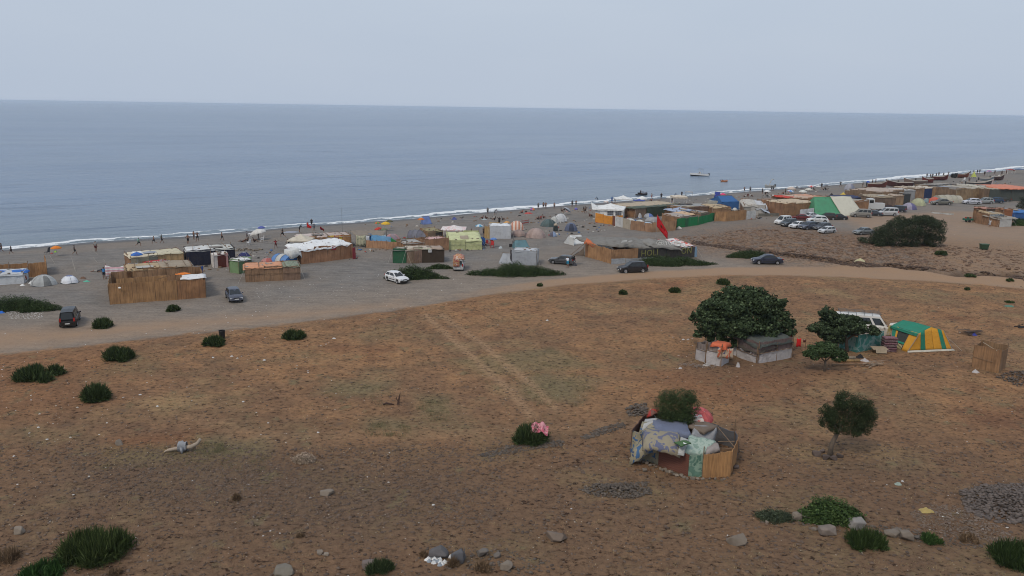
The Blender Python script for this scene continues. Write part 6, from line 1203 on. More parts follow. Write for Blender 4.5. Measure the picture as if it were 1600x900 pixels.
sheet(root, [B_*.62+h_*2.15, B_.lerp(C_, .10)+h_*1.75+Vector((0, -.15, 0)), B_.lerp(C_, .06)+pB*1+h_*2.6, B_*.5+pB*.8+h_*2.6], cloth((.06, .065, .07)), 'dark_sagging_tarp', 10, 6, .1, .08, .1, .4)
def text(s, size, P, rot, mat, name='lettering', ext=.012):
    cu_ = bpy.data.curves.new(name, 'FONT'); cu_.body = s; cu_.size = size; cu_.extrude = ext; cu_.resolution_u = 2; cu_.space_character = 1.05
    o = bpy.data.objects.new('t', cu_); C.objects.link(o); bpy.context.view_layer.update(); me = bpy.data.meshes.new_from_object(o.evaluated_get(bpy.context.evaluated_depsgraph_get())); C.objects.unlink(o); me.name = name; me.materials.clear()
    t = link(name, me, mat, root); t.matrix_local = Matrix.Translation(P) @ rot; return t
ang = math.atan2((C_-B_).y, (C_-B_).x); RW = Matrix.Rotation(ang, 4, 'Z') @ Matrix.Rotation(math.pi/2, 4, 'X')
YL = plain((.22, .21, .07), .7, name='yellow_print'); WL = plain((.55, .54, .50), .7, name='white_print')
text('HOLI', 1.45, B_.lerp(C_, .415)-pB*.14+h_*.85, RW, YL)
RT = Matrix.Rotation(ang-.10, 4, 'Z') @ Matrix.Rotation(.42, 4, 'X')
text('HYUNDAI', 1.05, B_.lerp(C_, .66)-pB*.80+h_*2.78, Matrix.Rotation(ang+.0, 4, 'Z') @ Matrix.Rotation(1.0, 4, 'X') @ Matrix.Rotation(-.17, 4, 'Z'), WL)
ov = MB().tube([B_.lerp(C_, .665)-pB*.55+h_*(3.0)+Vector((math.cos(a*.5236)*.62, -.0, math.sin(a*.5236)*.38)) for a in range(13)], .05, 4); part('oval_emblem', ov, WL, root); q = B_.lerp(C_, .665)-pB*.55+h_*3.0
part('oval_emblem', MB().tube([q+Vector((-.3, 0, -.22)), q+Vector((-.15, 0, .22))], .06, 4).tube([q+Vector((.15, 0, -.22)), q+Vector((.3, 0, .22))], .06, 4).tube([q+Vector((-.2, 0, 0)), q+Vector((.2, 0, .02))], .06, 4), WL, root)
for i in range(5): q0 = B_.lerp(C_, .18+.03*i)+pB*(1.2+.5*(i % 3)); part('printed_mark', MB().box((q0.x+.6, q0.y, 3.22+.05*(i % 2)), (1.2-.15*i, .22, .02), ang+.1), WL, root)
for i in range(3): q0 = B_.lerp(C_, .78)+pB*(1.6+.6*i); part('printed_mark', MB().box((q0.x, q0.y, 2.85+.1*i), (.9-.2*i, .25, .02), ang-.5), plain((.05, .05, .05), .7, name='dark_print'), root)
q0 = B_*.62+pB*1.0; text('SHOW', .8, Vector((q0.x-.3, q0.y-.2, 2.95)), Matrix.Rotation(.9, 4, 'Z') @ Matrix.Rotation(.25, 4, 'X'), WL) if False else None
part('prop_pole', MB().tube([Vector((-2.6, .3, 0)), Vector((-.1, .2, 2.2))], .04, 5), WOOD(), root); part('prop_pole', MB().tube([Vector((-1.9, -.5, 0)), Vector((-.3, .0, 1.4))], .035, 5), WOOD(), root)
part('side_net', MB().grid(lambda u, v: Vector((-.1-1.5*u*(1-v), .4+.5*u, .05+1.9*v*(1-u*.3))), 6, 4, .02), cloth((.17, .13, .10)), root)
r_, L = hut('small stand with dark yellow-lettered boards and white roof right of the banner hut', (1062, 404), (1085, 402), 3.6, 1.9, 2.3, front=[('tarp', DKB, 1)], side=[('tarp', (.12, .2, .3), 1)], roof=[(blotch([(.62, .60, .57), (.66, .64, .62), (.60, .08, .05)], 1.2), -.5, 1.02, 0, 1.4, .1, .15, .25)], name='banner_hut')
root = r_; text('ÓN', 1.5, Vector((.1, -.13, .75)), Matrix.Rotation(math.pi/2, 4, 'X'), YL); panel((L, -.02), (L+.9, .3), 1.9, 1.6, cloth((.25, .36, .46)), 'blue_panel', root)
# right of centre: marquee, enclosures
r_ = gazebo('white marquee with arched windows near the water, orange cloth below it', 953, 343, 44, 2.3, (.74, .74, .72), rise=1.0, val=.4, walls=[((-1, -1), (1, -1)), ((1, -1), (1, 1))], name='marquee', rz=-12)
Wd = 44*mp(953, 343)
for i in range(3):
    for j in range(3): part('window_pane', MB().box((Wd*(-.02+.12*i*.6)+.0, -Wd/2*.96-.06, 1.15+.38*j), (.42, .03, .30)), plain((.12, .13, .15), .3, name='window_film'), r_)
for i in range(3):
    for j in range(3): part('window_pane', MB().box((Wd*(.26+.12*i*.6), -Wd/2*.96-.06, 1.15+.38*j), (.42, .03, .30)), plain((.12, .13, .15), .3, name='window_film'), r_)
sheet(r_, [(-Wd/2-.6, -Wd/2-.3, 2.2), (-Wd/2+1.0, -Wd/2-.3, 2.0), (-Wd/2+.2, -.2, 2.7), (-Wd/2-1.3, .2, 3.4)], cloth((.66, .66, .64)), 'open_flap', 6, 6, .05, .05, .05, .05)
fence('orange cloth screen in front of the white marquee', [(930, 347), (956, 351), (973, 350)], 1.9, [('tarp', (.62, .25, .04), 1)], name='cloth_screen', cat='screen')
fence('long reed enclosure ending in white and cream panels, behind the red flag', [(957, 352), (973, 356), (985, 359), (1018, 363), (1055, 360), (1057, 354)], 2.0, [[('tarp', (.16, .06, .04), 1), ('tarp', (.55, .54, .52), 3)], [('tarp', (.42, .36, .28), 1)], [('reed', (.34, .20, .12), 1)], [('reed', (.40, .235, .13), 1)], [('reed', (.40, .22, .10), 1)]])
fence('bright green mesh fence of the central enclosure', [(1057, 356), (1070, 355), (1090, 352), (1116, 345)], 1.9, [[('tarp', (.02, .17, .06), 1)], [('tarp', (.03, .13, .06), 1), ('tarp', (.02, .20, .07), 3)], [('tarp', (.02, .20, .07), 1)]], name='mesh_fence')
crumple('white_board', 'white board lying against the foot of the green mesh fence', 1061, 357, 9, 5, (.5, .5, .46), 'board')
fence('reed fence right of the green mesh fence', [(1116, 346), (1135, 346), (1165, 343)], 2.2, [('reed', (.42, .235, .11), 1)])
r_, L = hut('wide low hut with green-grey netted canopy behind the enclosure', (993, 341), (1072, 334), 9, 2.3, 2.2, front=[('reed', (.20, .14, .10), 1), ('tarp', (.05, .07, .05), 2), ('reed', (.26, .15, .09), 2)], roof=[((.085, .105, .08), -.03, 1.0, 0, .35), ((.44, .36, .26), .0, .97, .3, 1, .1)], name='netted_hut')
r_, L = hut('long brown hut with a corrugated grey roof right of the netted canopy', (1072, 341), (1126, 337), 7, 2.4, 2.2, front=[('reed', (.22, .13, .09), 1)], roof=[((.30, .30, .29), 0, 1, .3, 1), ((.16, .11, .08), 0, 1.0, 0, .35), ((.03, .03, .035), .25, .65, .75, .95, .15)], name='brown_hut')
for lb, px, py, w, h, c1, c2 in [('white tent heap inside the enclosure, leftmost', 983, 350, 22, 9, (.62, .63, .60), (.55, .55, .52)), ('white tent heap inside the enclosure, second', 999, 352, 18, 9, (.64, .65, .63), (.50, .52, .50)), ('pale blue low tent inside the enclosure', 1010, 353, 22, 6, (.42, .52, .62), None), ('blue topped tent inside the enclosure behind the white heaps', 1013, 341, 17, 8, (.10, .17, .42), (.36, .38, .42)), ('grey tent inside the enclosure beside the red flag', 1020, 347, 26, 8, (.28, .28, .29), (.32, .32, .33)),
    ('white pointed tent peeping over the enclosure', 999, 341, 8, 9, (.5, .5, .5), None), ('dark grey tent right of the red flag inside the enclosure', 1040, 347, 20, 9, (.14, .13, .13), (.2, .19, .19)), ('patterned yellow and white tent inside the enclosure', 1052, 345, 18, 10, blotch([(.5, .48, .44), (.42, .32, .08), (.2, .18, .17)], 1.5), None), ('white bundle tent behind the reed wall corner', 1040, 357, 14, 6, (.5, .5, .48), None)]:
    dome(lb, px, py, w, h, c1, c2, mode='half', expo=2)
r_, L = hut('tent with a pale blue-grey cloth roof at the heart of the enclosure', (1062, 345), (1086, 343), 5, 2.0, 2.2, front=[('tarp', (.14, .17, .22), 1)], roof=[((.34, .40, .52), -.1, 1.1, 0, 1)], name='tarp_hut')
r_, L = hut('hut with an orange and grey cloth roof behind the green mesh fence', (1062, 353), (1092, 349), 5, 1.9, 2.1, front=[('tarp', (.32, .25, .2), 1)], roof=[((.38, .33, .30), 0, .6, 0, 1), ((.58, .40, .25), .5, 1.02, .2, 1, .12)], name='tarp_hut')
r_, L = hut('brown roofed shelter in front of the corrugated hut', (1094, 346), (1108, 344), 4, 1.9, 2.0, front=[('tarp', (.2, .16, .12), 1)], roof=[((.30, .25, .20),)], name='tarp_hut')
r_, L = hut('reed hut with a straw yellow roof behind the right reed fence', (1113, 340), (1141, 340), 6, 2.3, 2.4, front=[('reed', (.30, .18, .1), 1)], roof=[((.46, .35, .22),)], name='reed_hut')
gazebo('open white frame gazebo with a beige top near the water', 1060, 321, 22, 2.2, (.60, .52, .42), (.72, .70, .66), .4, .45)
# blue tent row
r_, L = hut('pale grey box hut left of the blue cabin tent', (1105, 326), (1126, 327), 4, 2.0, 1.9, front=[('tarp', (.38, .37, .33), 1)], roof=[((.34, .33, .30),)], name='box_hut')
r_ = ridge('large blue cabin tent near the water', (1127, 328), (1154, 327), 5.5, 3.2, (.04, .13, .32), (.20, .36, .55), eave=1.9, rl=.1); 
dome('small white arch tent in front of the blue cabin tent', 1148, 329, 8, 5, (.6, .6, .58), None)
ridge('dark blue ridge tent on the beach left of the blue cabin tent', (1116, 311), (1126, 311), 3, 1.9, (.03, .05, .25), (.04, .08, .3)); crumple('white_cover', 'white cover lying behind the blue cabin tent', 1122, 314, 12, 5, (.68, .68, .66), 'cover')
fence('white tarp screen at the right end of the reed fence', [(1166, 343), (1180, 341)], 2.0, [('tarp', (.58, .57, .54), 1)], name='tarp_screen', cat='screen')
r_, L = hut('large collapsing grey-white tarp tent right of the blue one', (1162, 335), (1195, 336), 6, 2.3, 3.0, front=[('tarp', (.30, .28, .25), 1), ('tarp', (.42, .40, .37), 2)], roof=[((.50, .47, .42), -.05, .65, 0, 1, .1, .3, .6, .15), ((.52, .53, .55), .55, 1.15, 0, 1, -.1, .3, 1.0, .2)], name='tarp_tent', cat='tent')
sheet(r_, [(L*.8, -.3, 1.6), (L*1.25, -.5, .6), (L*1.1, 3, 1.2), (L*.7, 3, 2.4)], cloth((.42, .47, .55)), 'sliding_tarp', 8, 8, 0, .15, .2, .2)
r_, L = hut('dark open shack with a grey roof and white side sheet', (1198, 331), (1223, 331), 4, 2.0, 2.1, front=[('tarp', (.03, .03, .035), 1), ('tarp', (.42, .43, .45), 1.3)], roof=[((.36, .38, .39),)], name='shack')
crumple('white_ball', 'small white object at the right end of the dark open shack', 1224, 330, 4, 3, WHT, 'object')
root = fence('low heap of grey fishing nets under the collapsing tent', [(1185, 338), (1222, 338)], .7, [('tarp', (.16, .15, .13), 1)], name='net_heap', cat='nets')
r_, L = hut('big reed hut with a straw roof at the edge of the car park', (1222, 339), (1271, 336), 7, 3.2, 3.2, front=[('reed', (.32, .175, .09), 1)], side=[('reed', (.26, .14, .08), 1)], roof=[((.52, .42, .30), .1, 1.02, 0, 1)], name='reed_hut')
r_, L = hut('reed hut with a salmon roof behind the straw roofed one', (1240, 328), (1292, 325), 8, 2.9, 2.8, front=[('reed', (.36, .18, .09), 1)], roof=[((.50, .37, .28), 0, .6, .0, 1), ((.55, .30, .20), .55, 1.02, 0, 1), ((.50, .06, .04), -.05, .2, .2, .9, .15)], name='reed_hut')
r_, L = hut('low brown hut at the left rear of the straw roofed hut', (1208, 326), (1232, 324), 5, 2.0, 2.0, front=[('tarp', (.16, .11, .08), 1)], roof=[((.24, .17, .13),)], name='brown_hut')
root = fence('white sheet standing behind the red car', [(1249, 341), (1271, 339)], 2.1, [('tarp', (.60, .58, .57), 1)], name='cloth_screen', cat='screen')
root = ridge('big ridge tent, half green and half cream, behind the parked cars', (1274, 340), (1335, 338), 8, 4.4, (.08, .27, .15), (.10, .25, .15), rl=.17, name='big_ridge_tent')
sheet(root, [Vector(v) for v in [(7.2, -.25, .1), (13.2, -.25, .1), (11.6, 3.75, 4.48), (6.0, 3.75, 4.55)]], cloth((.55, .53, .44), .07), 'cream_slope', 10, 8, .1, .06, .01, 0)
r_, L = hut('reed hut right of the green and cream tent', (1332, 334), (1356, 332), 6, 3.0, 2.9, front=[('reed', (.38, .20, .10), 1)], roof=[((.45, .30, .22), 0, .6, 0, 1), ((.30, .28, .25), .5, 1, 0, 1)], name='reed_hut')
r_, L = hut('long navy tarp roof behind the green and cream tent', (1322, 324), (1356, 322), 7, 2.4, 2.3, front=[('tarp', (.05, .05, .07), 1)], roof=[((.03, .045, .11),)], name='tarp_hut')
for lb, px, w, py, h, c in [('yellow pyramid tent behind the row of huts', 1316, 15, 317, 8, (.60, .44, .08)), ('red and cream pyramid tent behind the navy roof', 1348, 14, 316, 8, blotch([(.55, .06, .05), (.60, .50, .36)], .8)), ('black pointed tent behind the salmon roofed hut', 1298, 12, 318, 6, (.03, .03, .035))]:
    gazebo(lb, px, py, w, 1.4, c, rise=1.4, name='pyramid_tent')
r_, L = hut('long low hut with a dark and straw roof behind the green tent', (1285, 327), (1330, 325), 7, 2.3, 2.2, front=[('reed', (.2, .13, .09), 1)], roof=[((.34, .25, .19), 0, .5, 0, 1), ((.10, .10, .10), .45, 1, 0, .5), ((.45, .38, .28), 0, .6, .6, 1)], name='reed_hut')
# far right rows
for lb, a, b_, dep, h, fr, rf, nm in [
    ('far reed hut with ragged pale roof, leftmost of the far row', (1355, 315), (1374, 313), 7, 2.6, [('reed', (.34, .2, .11), 1)], [((.42, .38, .32),)], 'reed_hut'),
    ('far hut under a flat beige roof behind the brown one', (1376, 320), (1410, 316), 9, 3.4, [('reed', (.30, .19, .11), 2), ('reed', (.34, .22, .13), 1)], [((.42, .34, .28),)], 'reed_hut'),
    ('dark brown hut with straw roof right of the white truck', (1358, 327), (1398, 327), 7, 3.2, [('reed', (.17, .12, .09), 1)], [((.34, .28, .2),)], 'brown_hut'),
    ('narrow light brown hut beside the dark brown one', (1398, 322), (1411, 321), 5, 2.8, [('reed', (.38, .25, .15), 1)], [((.40, .32, .25),)], 'reed_hut'),
    ('dark tarp hut behind the purple dome', (1409, 319), (1421, 319), 5, 2.8, [('tarp', (.05, .055, .06), 1)], [((.12, .12, .12),)], 'tarp_hut'),
    ('grey hut with a white sheet roof above the purple dome', (1411, 313), (1429, 312), 7, 2.8, [('tarp', (.30, .30, .30), 1)], [((.46, .44, .42),)], 'tarp_hut'),
    ('far reed hut with a pale gable left of the navy door', (1428, 311), (1443, 310), 7, 3.0, [('reed', (.36, .22, .13), 1)], [((.44, .36, .28),)], 'reed_hut'),
    ('hut with a navy doorway and white pointed canopy', (1440, 310), (1463, 309), 6, 3.0, [('tarp', (.03, .05, .12), 2), ('reed', (.38, .24, .14), 1)], [((.52, .46, .38),)], 'reed_hut'),
    ('low dark hut behind the row with black roofing felt', (1460, 302), (1500, 300), 7, 2.2, [('tarp', (.10, .10, .09), 1)], [((.04, .04, .04), 0, 1, 0, .5), ((.30, .28, .25), 0, 1, .5, 1)], 'tarp_hut'),
    ('long far reed hut behind the silver hatchback', (1492, 313), (1530, 311), 9, 3.2, [('reed', (.34, .23, .13), 1)], [((.20, .18, .16), 0, .6, 0, 1), ((.40, .36, .3), .5, 1, 0, 1)], 'reed_hut'),
    ('white panelled hut in the far row', (1529, 311), (1544, 310), 7, 3.6, [('tarp', (.50, .48, .44), 1)], [((.46, .43, .36),)], 'white_hut'),
    ('long dark grey-green walled hut with a salmon pink roof', (1544, 314), (1612, 314), 11, 3.4, [('tarp', (.075, .085, .075), 1)], [((.42, .38, .30), 0, .3, 0, 1), ((.60, .22, .14), .22, 1.0, -.05, 1, .35, .3, .4)], 'tarp_hut'),
    ('hut with an ochre roof between far reed huts', (1500, 304), (1534, 302), 7, 2.2, [('reed', (.2, .15, .1), 1)], [((.36, .34, .30),)], 'reed_hut')]:
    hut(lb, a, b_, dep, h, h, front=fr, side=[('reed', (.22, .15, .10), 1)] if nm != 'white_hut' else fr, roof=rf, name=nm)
for lb, px, py, w, h, c1, c2 in [('purple and grey dome tent at the right of the car park', 1420, 328, 24, 12, (.13, .12, .24), (.30, .28, .36)), ('pale yellow-green dome tent behind the purple one', 1434, 322, 24, 13, (.42, .43, .26), (.36, .37, .24)), ('orange-red dome tent in the far row', 1459, 318, 19, 11, (.62, .09, .05), (.5, .12, .08)), ('small teal grey dome left of the orange-red one', 1447, 317, 9, 8, (.22, .30, .32), None),
    ('pale pink dome tent in the far row', 1471, 305, 20, 9, (.42, .28, .28), (.34, .20, .20)), ('light mint dome tent beside the pale pink one', 1486, 306, 12, 8, (.45, .56, .52), None), ('white peaked tent top behind the black felt roof', 1492, 300, 16, 6, (.58, .58, .52), None)]:
    dome(lb, px, py, w, h, c1, c2, mode='half', expo=2)
tunnel('long beige tunnel tent in the far row', 1480, 317, 36, 13, (.36, .34, .27), (.40, .37, .30), 5, 4, rz=5)
dome('large pale grey dome tent alone near the far fishing boats', 1327, 297, 17, 11, (.22, .23, .29), (.32, .32, .36), mode='half', expo=2)
r_, L = hut('small dark shack with a pinkish flat roof at the right edge', (1538, 350), (1552, 350), 4, 3.6, 3.4, front=[('tarp', (.08, .06, .05), 1)], roof=[((.42, .22, .17), -.1, 1.3, 0, 1)], name='shack')
r_, L = hut('painted kiosk with a straw roof at the right edge', (1544, 352), (1567, 352), 4, 2.6, 2.9, front=[('tarp', blotch([(.10, .12, .14), (.40, .40, .38), (.08, .10, .14), (.30, .32, .32)], 1.2), 1)], roof=[((.42, .32, .2),)], name='kiosk', cat='kiosk')
r_, L = hut('rust-brown hut behind the kiosk at the right edge', (1566, 346), (1580, 346), 4, 2.8, 2.8, front=[('tarp', (.24, .10, .05), 1)], roof=[((.34, .15, .08),)], name='brown_hut')
r_, L = hut('bright blue tarp tent cut by the right edge', (1579, 345), (1612, 346), 5, 2.0, 2.2, front=[('tarp', (.03, .10, .30), 1)], roof=[((.05, .17, .42),)], name='tarp_tent', cat='tent')
r_, L = hut('white walled hut with a grey sheet roof at the right edge', (1561, 355), (1580, 354), 4, 1.8, 2.2, front=[('tarp', (.48, .47, .44), 1)], roof=[((.30, .27, .23), -.05, 1.5, 0, 1.1)], name='white_hut')
crumple('blue_bundle', 'blue bundle left of the painted kiosk', 1536, 349, 8, 6, (.04, .08, .25), 'bundle'); person('person in white beside the painted kiosk', 1546, 355, 'stand', (.55, .55, .55), (.4, .4, .42), 260, group='people by the right edge kiosk')
root = thing('trailer', 'small green trailer loaded with red baskets on the track at the right', 'trailer', at(1512, 347), .05, scale=.85)
part('trailer_bed', MB().box((0, 0, .75), (2.3, 1.3, .5)), plain((.03, .12, .08), .6, name='green_paint'), root); part('drawbar', MB().tube([(1.1, 0, .55), (2.2, 0, .5)], .05, 5), plain((.05, .05, .05), .6, name='dark_metal'), root)
for s in (-.7, .7): part('wheel', MB().tube([(0, s-.06, .35), (0, s+.06, .35)], .35, 14), plain((.018, .018, .018), .85, name='rubber'), root)
for i in range(3): part('basket', MB().grid(lambda u, v, i=i: Vector((-.7+i*.65+math.cos(u*6.283)*(.22+.06*v), math.sin(u*6.283)*(.22+.06*v), 1.0+.35*v)), 10, 2), plain((.35, .05, .03) if i != 1 else (.05, .12, .08), .6, name='basket'), root)
root = thing('rubbish_bin', 'dark green wheeled bin standing on the track at the right', 'bin', at(1537, 390), scale=.75); part('bin_body', MB().add([(-.75, -.5, .15), (.75, -.5, .15), (.75, .5, .15), (-.75, .5, .15), (-.9, -.6, 1.3), (.9, -.6, 1.3), (.9, .6, 1.3), (-.9, .6, 1.3)], [(0, 3, 2, 1), (0, 1, 5, 4), (1, 2, 6, 5), (2, 3, 7, 6), (3, 0, 4, 7), (4, 5, 6, 7)]), plain((.025, .06, .03), .6, name='bin_plastic'), root); part('bin_lid', MB().box((0, 0, 1.36), (1.9, 1.3, .12)), plain((.04, .09, .045), .6, name='bin_plastic'), root)
for s in (-.55, .55): part('wheel', MB().tube([(s, -.55, .1), (s, -.40, .1)], .11, 10), plain((.02, .02, .02), .8, name='rubber'), root)
p = at(1347, 411); root = thing('ground_parasol', 'pale yellow parasol top resting on the bare ground by the gully', 'parasol', p); PAR = PAR or par_proto(); ob = kit(PAR[:3], root, {'a': cloth((.48, .44, .26)), 'b': cloth((.44, .40, .24)), 'm': plain((.5, .5, .5), .4, name='parasol_metal')})
for o in ob[:2]: o.matrix_local = Matrix.Translation((0, .8, .95)) @ Matrix.Diagonal((1.1, 1.1, 1.9, 1))
# ---- cars
G_C = 'cars parked behind the camp'
car('black van seen from behind on the left track', 'van', 110, 505, 112, (.006, .006, .007), scale=.92, name='parked_van', cat='van')
car('slate grey hatchback facing the camera beside the big reed compound', 'hatch', 366, 468, 298, (.075, .085, .115))
car('white three-box looking hatchback with black bumpers in front of the low bush', 'golf', 620, 440, 312, (.70, .71, .72), bumper=(.03, .03, .03))
r_ = car('silver van seen from behind with blankets piled on its roof and side', 'mpv', 717, 420, 92, (.42, .43, .43), name='parked_van', cat='van', scale=.95)
BK = blotch([(.42, .12, .07), (.50, .33, .14), (.35, .08, .08), (.55, .45, .36)], 3)
p = r_.location; single('blanket_pile', 'pile of patterned red and orange blankets on the silver van', 'blankets', MB().grid(lambda u, v: Vector(((u-.5)*1.7, (v-.5)*3.2, 1.80+.42*math.sin(u*3.14)**.5*math.sin(v*3.14)**.5*(1+.5*nz(u*5, v*5, 1)))), 12, 14, .1), BK, p, R(4), smooth=True)
single('hanging_blanket', 'patterned blanket hanging down the rear left of the silver van', 'blankets', MB().grid(lambda u, v: Vector((-.85+u*.95, -2.15-.12*math.sin(v*2)-.05*nz(u*5, v*4, 2), .75+1.3*v)), 8, 8, .05), BK, p, R(4), smooth=True)
r_ = car('dark grey hatchback with its boot open beside the ragged bush', 'golf', 878, 412, 160, (.075, .08, .088))
part('boot_lid', MB().grid(lambda u, v: Vector((-1.75-.75*v, (u-.5)*1.25, 1.38+.62*v-.1*(u-.5)**2)), 6, 3, .06), carpaint((.02, .02, .022)), r_); part('boot_opening', MB().box((-1.86, 0, 1.0), (.12, 1.2, .55)), cloth((.015, .015, .015)), r_)
person('person in a white T-shirt and light blue shorts leaning into the open boot', 887, 418, 'bend', (.68, .70, .74), (.03, .26, .42), 100, 1.75, group=None); crumple('black_bag', 'black and white bag on the ground by the open boot', 898, 415, 8, 7, (.06, .06, .07), 'bag')
car('black compact SUV facing left beside the road at the centre', 'suv', 988, 425, 192, (.022, .022, .026), scale=.98)
car('dark blue saloon on the road right of the long low bush', 'sedan', 1198, 412, 178, (.025, .032, .055), scale=1.08)
for lb, kd, px, py, hd, cl, sc in [('white van-like car at the left end of the front row in the car park', 'mpv', 1223, 350, 214, (.66, .67, .67), 1.0), ('dark grey car second from the left in the front row', 'hatch', 1233, 353, 214, (.07, .085, .10), 1.1), ('white saloon third from the left in the front row', 'sedan', 1247, 356, 212, (.64, .65, .66), 1.0),
    ('dark blue-grey car with pale bonnet fourth in the front row', 'hatch', 1263, 358, 208, (.08, .095, .13), 1.12), ('dark car partly hidden behind the small silver one', 'hatch', 1285, 359, 208, (.08, .09, .11), 1.05), ('small silver hatchback at the right end of the front row', 'hatch', 1292, 364, 206, (.52, .54, .56), .95),
    ('dark red car behind the white van-like car', 'sedan', 1251, 344, 172, (.14, .02, .025), 1.0), ('white car beside the dark red one, in front of the white sheet', 'sedan', 1266, 341, 200, (.58, .60, .64), .95), ('white hatchback facing left in the second row', 'hatch', 1277, 348, 176, (.68, .70, .70), 1.12),
    ('brownish black car in front of the green tent half', 'suv', 1291, 343, 172, (.055, .048, .045), .95), ('black saloon in front of the cream tent half', 'sedan', 1309, 343, 165, (.02, .026, .035), .95), ('beige-grey van-like car right of the cream tent half', 'mpv', 1345, 339, 170, (.24, .23, .21), 1.05), ('dark car squeezed between the two van-like cars', 'sedan', 1364, 337, 150, (.05, .06, .08), .95),
    ('silver van-like car facing left near the thicket', 'mpv', 1386, 337, 172, (.46, .47, .48), 1.1), ('dark van with its rear towards the camera beyond the silver one', 'van', 1402, 331, 140, (.035, .045, .065), .85), ('dark maroon car behind the silver van-like car', 'sedan', 1386, 328, 160, (.07, .03, .03), .95),
    ('grey car half hidden by the dark thicket', 'sedan', 1349, 366, 200, (.17, .19, .20), 1.0), ('grey-beige saloon in front of the orange-red dome', 'sedan', 1471, 320, 176, (.16, .16, .14), 1.2), ('silver hatchback facing left in the far car group', 'hatch', 1518, 319, 176, (.56, .57, .62), 1.15), ('grey off-road car behind the silver hatchback', 'suv', 1538, 318, 172, (.30, .32, .32), 1.0),
    ('dark blue car right of the grey off-road car', 'hatch', 1554, 317, 165, (.03, .065, .12), 1.1), ('blackish car at the far right of the far group', 'sedan', 1566, 315, 150, (.045, .05, .045), 1.0)]:
    car(lb, kd, px, py, hd, cl, G_C, sc)
root = thing('small_truck', 'small white truck with a boxy cab behind the parked van-like cars', 'truck', at(1364, 330), R(-4)); WP = carpaint((.55, .56, .56))
part('truck_box', MB().box((1.1, 0, 1.35), (2.6, 1.9, 1.5)), WP, root); part('cab', MB().box((-.9, 0, 1.9), (1.5, 1.8, 2.5)), WP, root); part('side_window', MB().box((-.9, -.92, 2.5), (1.0, .03, .7)), glassy(), root)
for x_ in (-1.0, 1.4):
    for s in (-.85, .85): part('wheel', MB().tube([(x_, s-.1, .38), (x_, s+.1, .38)], .38, 14), plain((.018, .018, .018), .85, name='rubber'), root)
# ================================================================ PARASOLS ON THE BEACH
parasol('orange parasol alone near the water at the far left', 89, 386, 16, (.75, .24, .03), (.72, .21, .03), 1.6)
crumple('green_cloth', 'lime green cloth under the orange parasol at the far left', 87, 394, 6, 4, (.25, .45, .06), 'cloth'); crumple('red_mat', 'red mat left of the lime green cloth', 81, 396, 5, 2, (.4, .04, .04), 'mat')
root = thing('beach_chair', 'dark folding chair left of the orange parasol', 'chair', at(74, 397)); part('seat', MB().box((0, 0, .35), (.6, .6, .06)), cloth((.07, .07, .08)), root); part('backrest', MB().box((.3, 0, .75), (.08, .6, .8), 0, Matrix.Rotation(.25, 3, 'Y')), cloth((.07, .07, .08)), root)
for sx in (-.25, .25):
    for sy in (-.25, .25): part('leg', MB().tube([(sx, sy, -.05), (sx, sy, .34)], .02, 4), plain((.1, .1, .1), .5, name='chair_metal'), root)
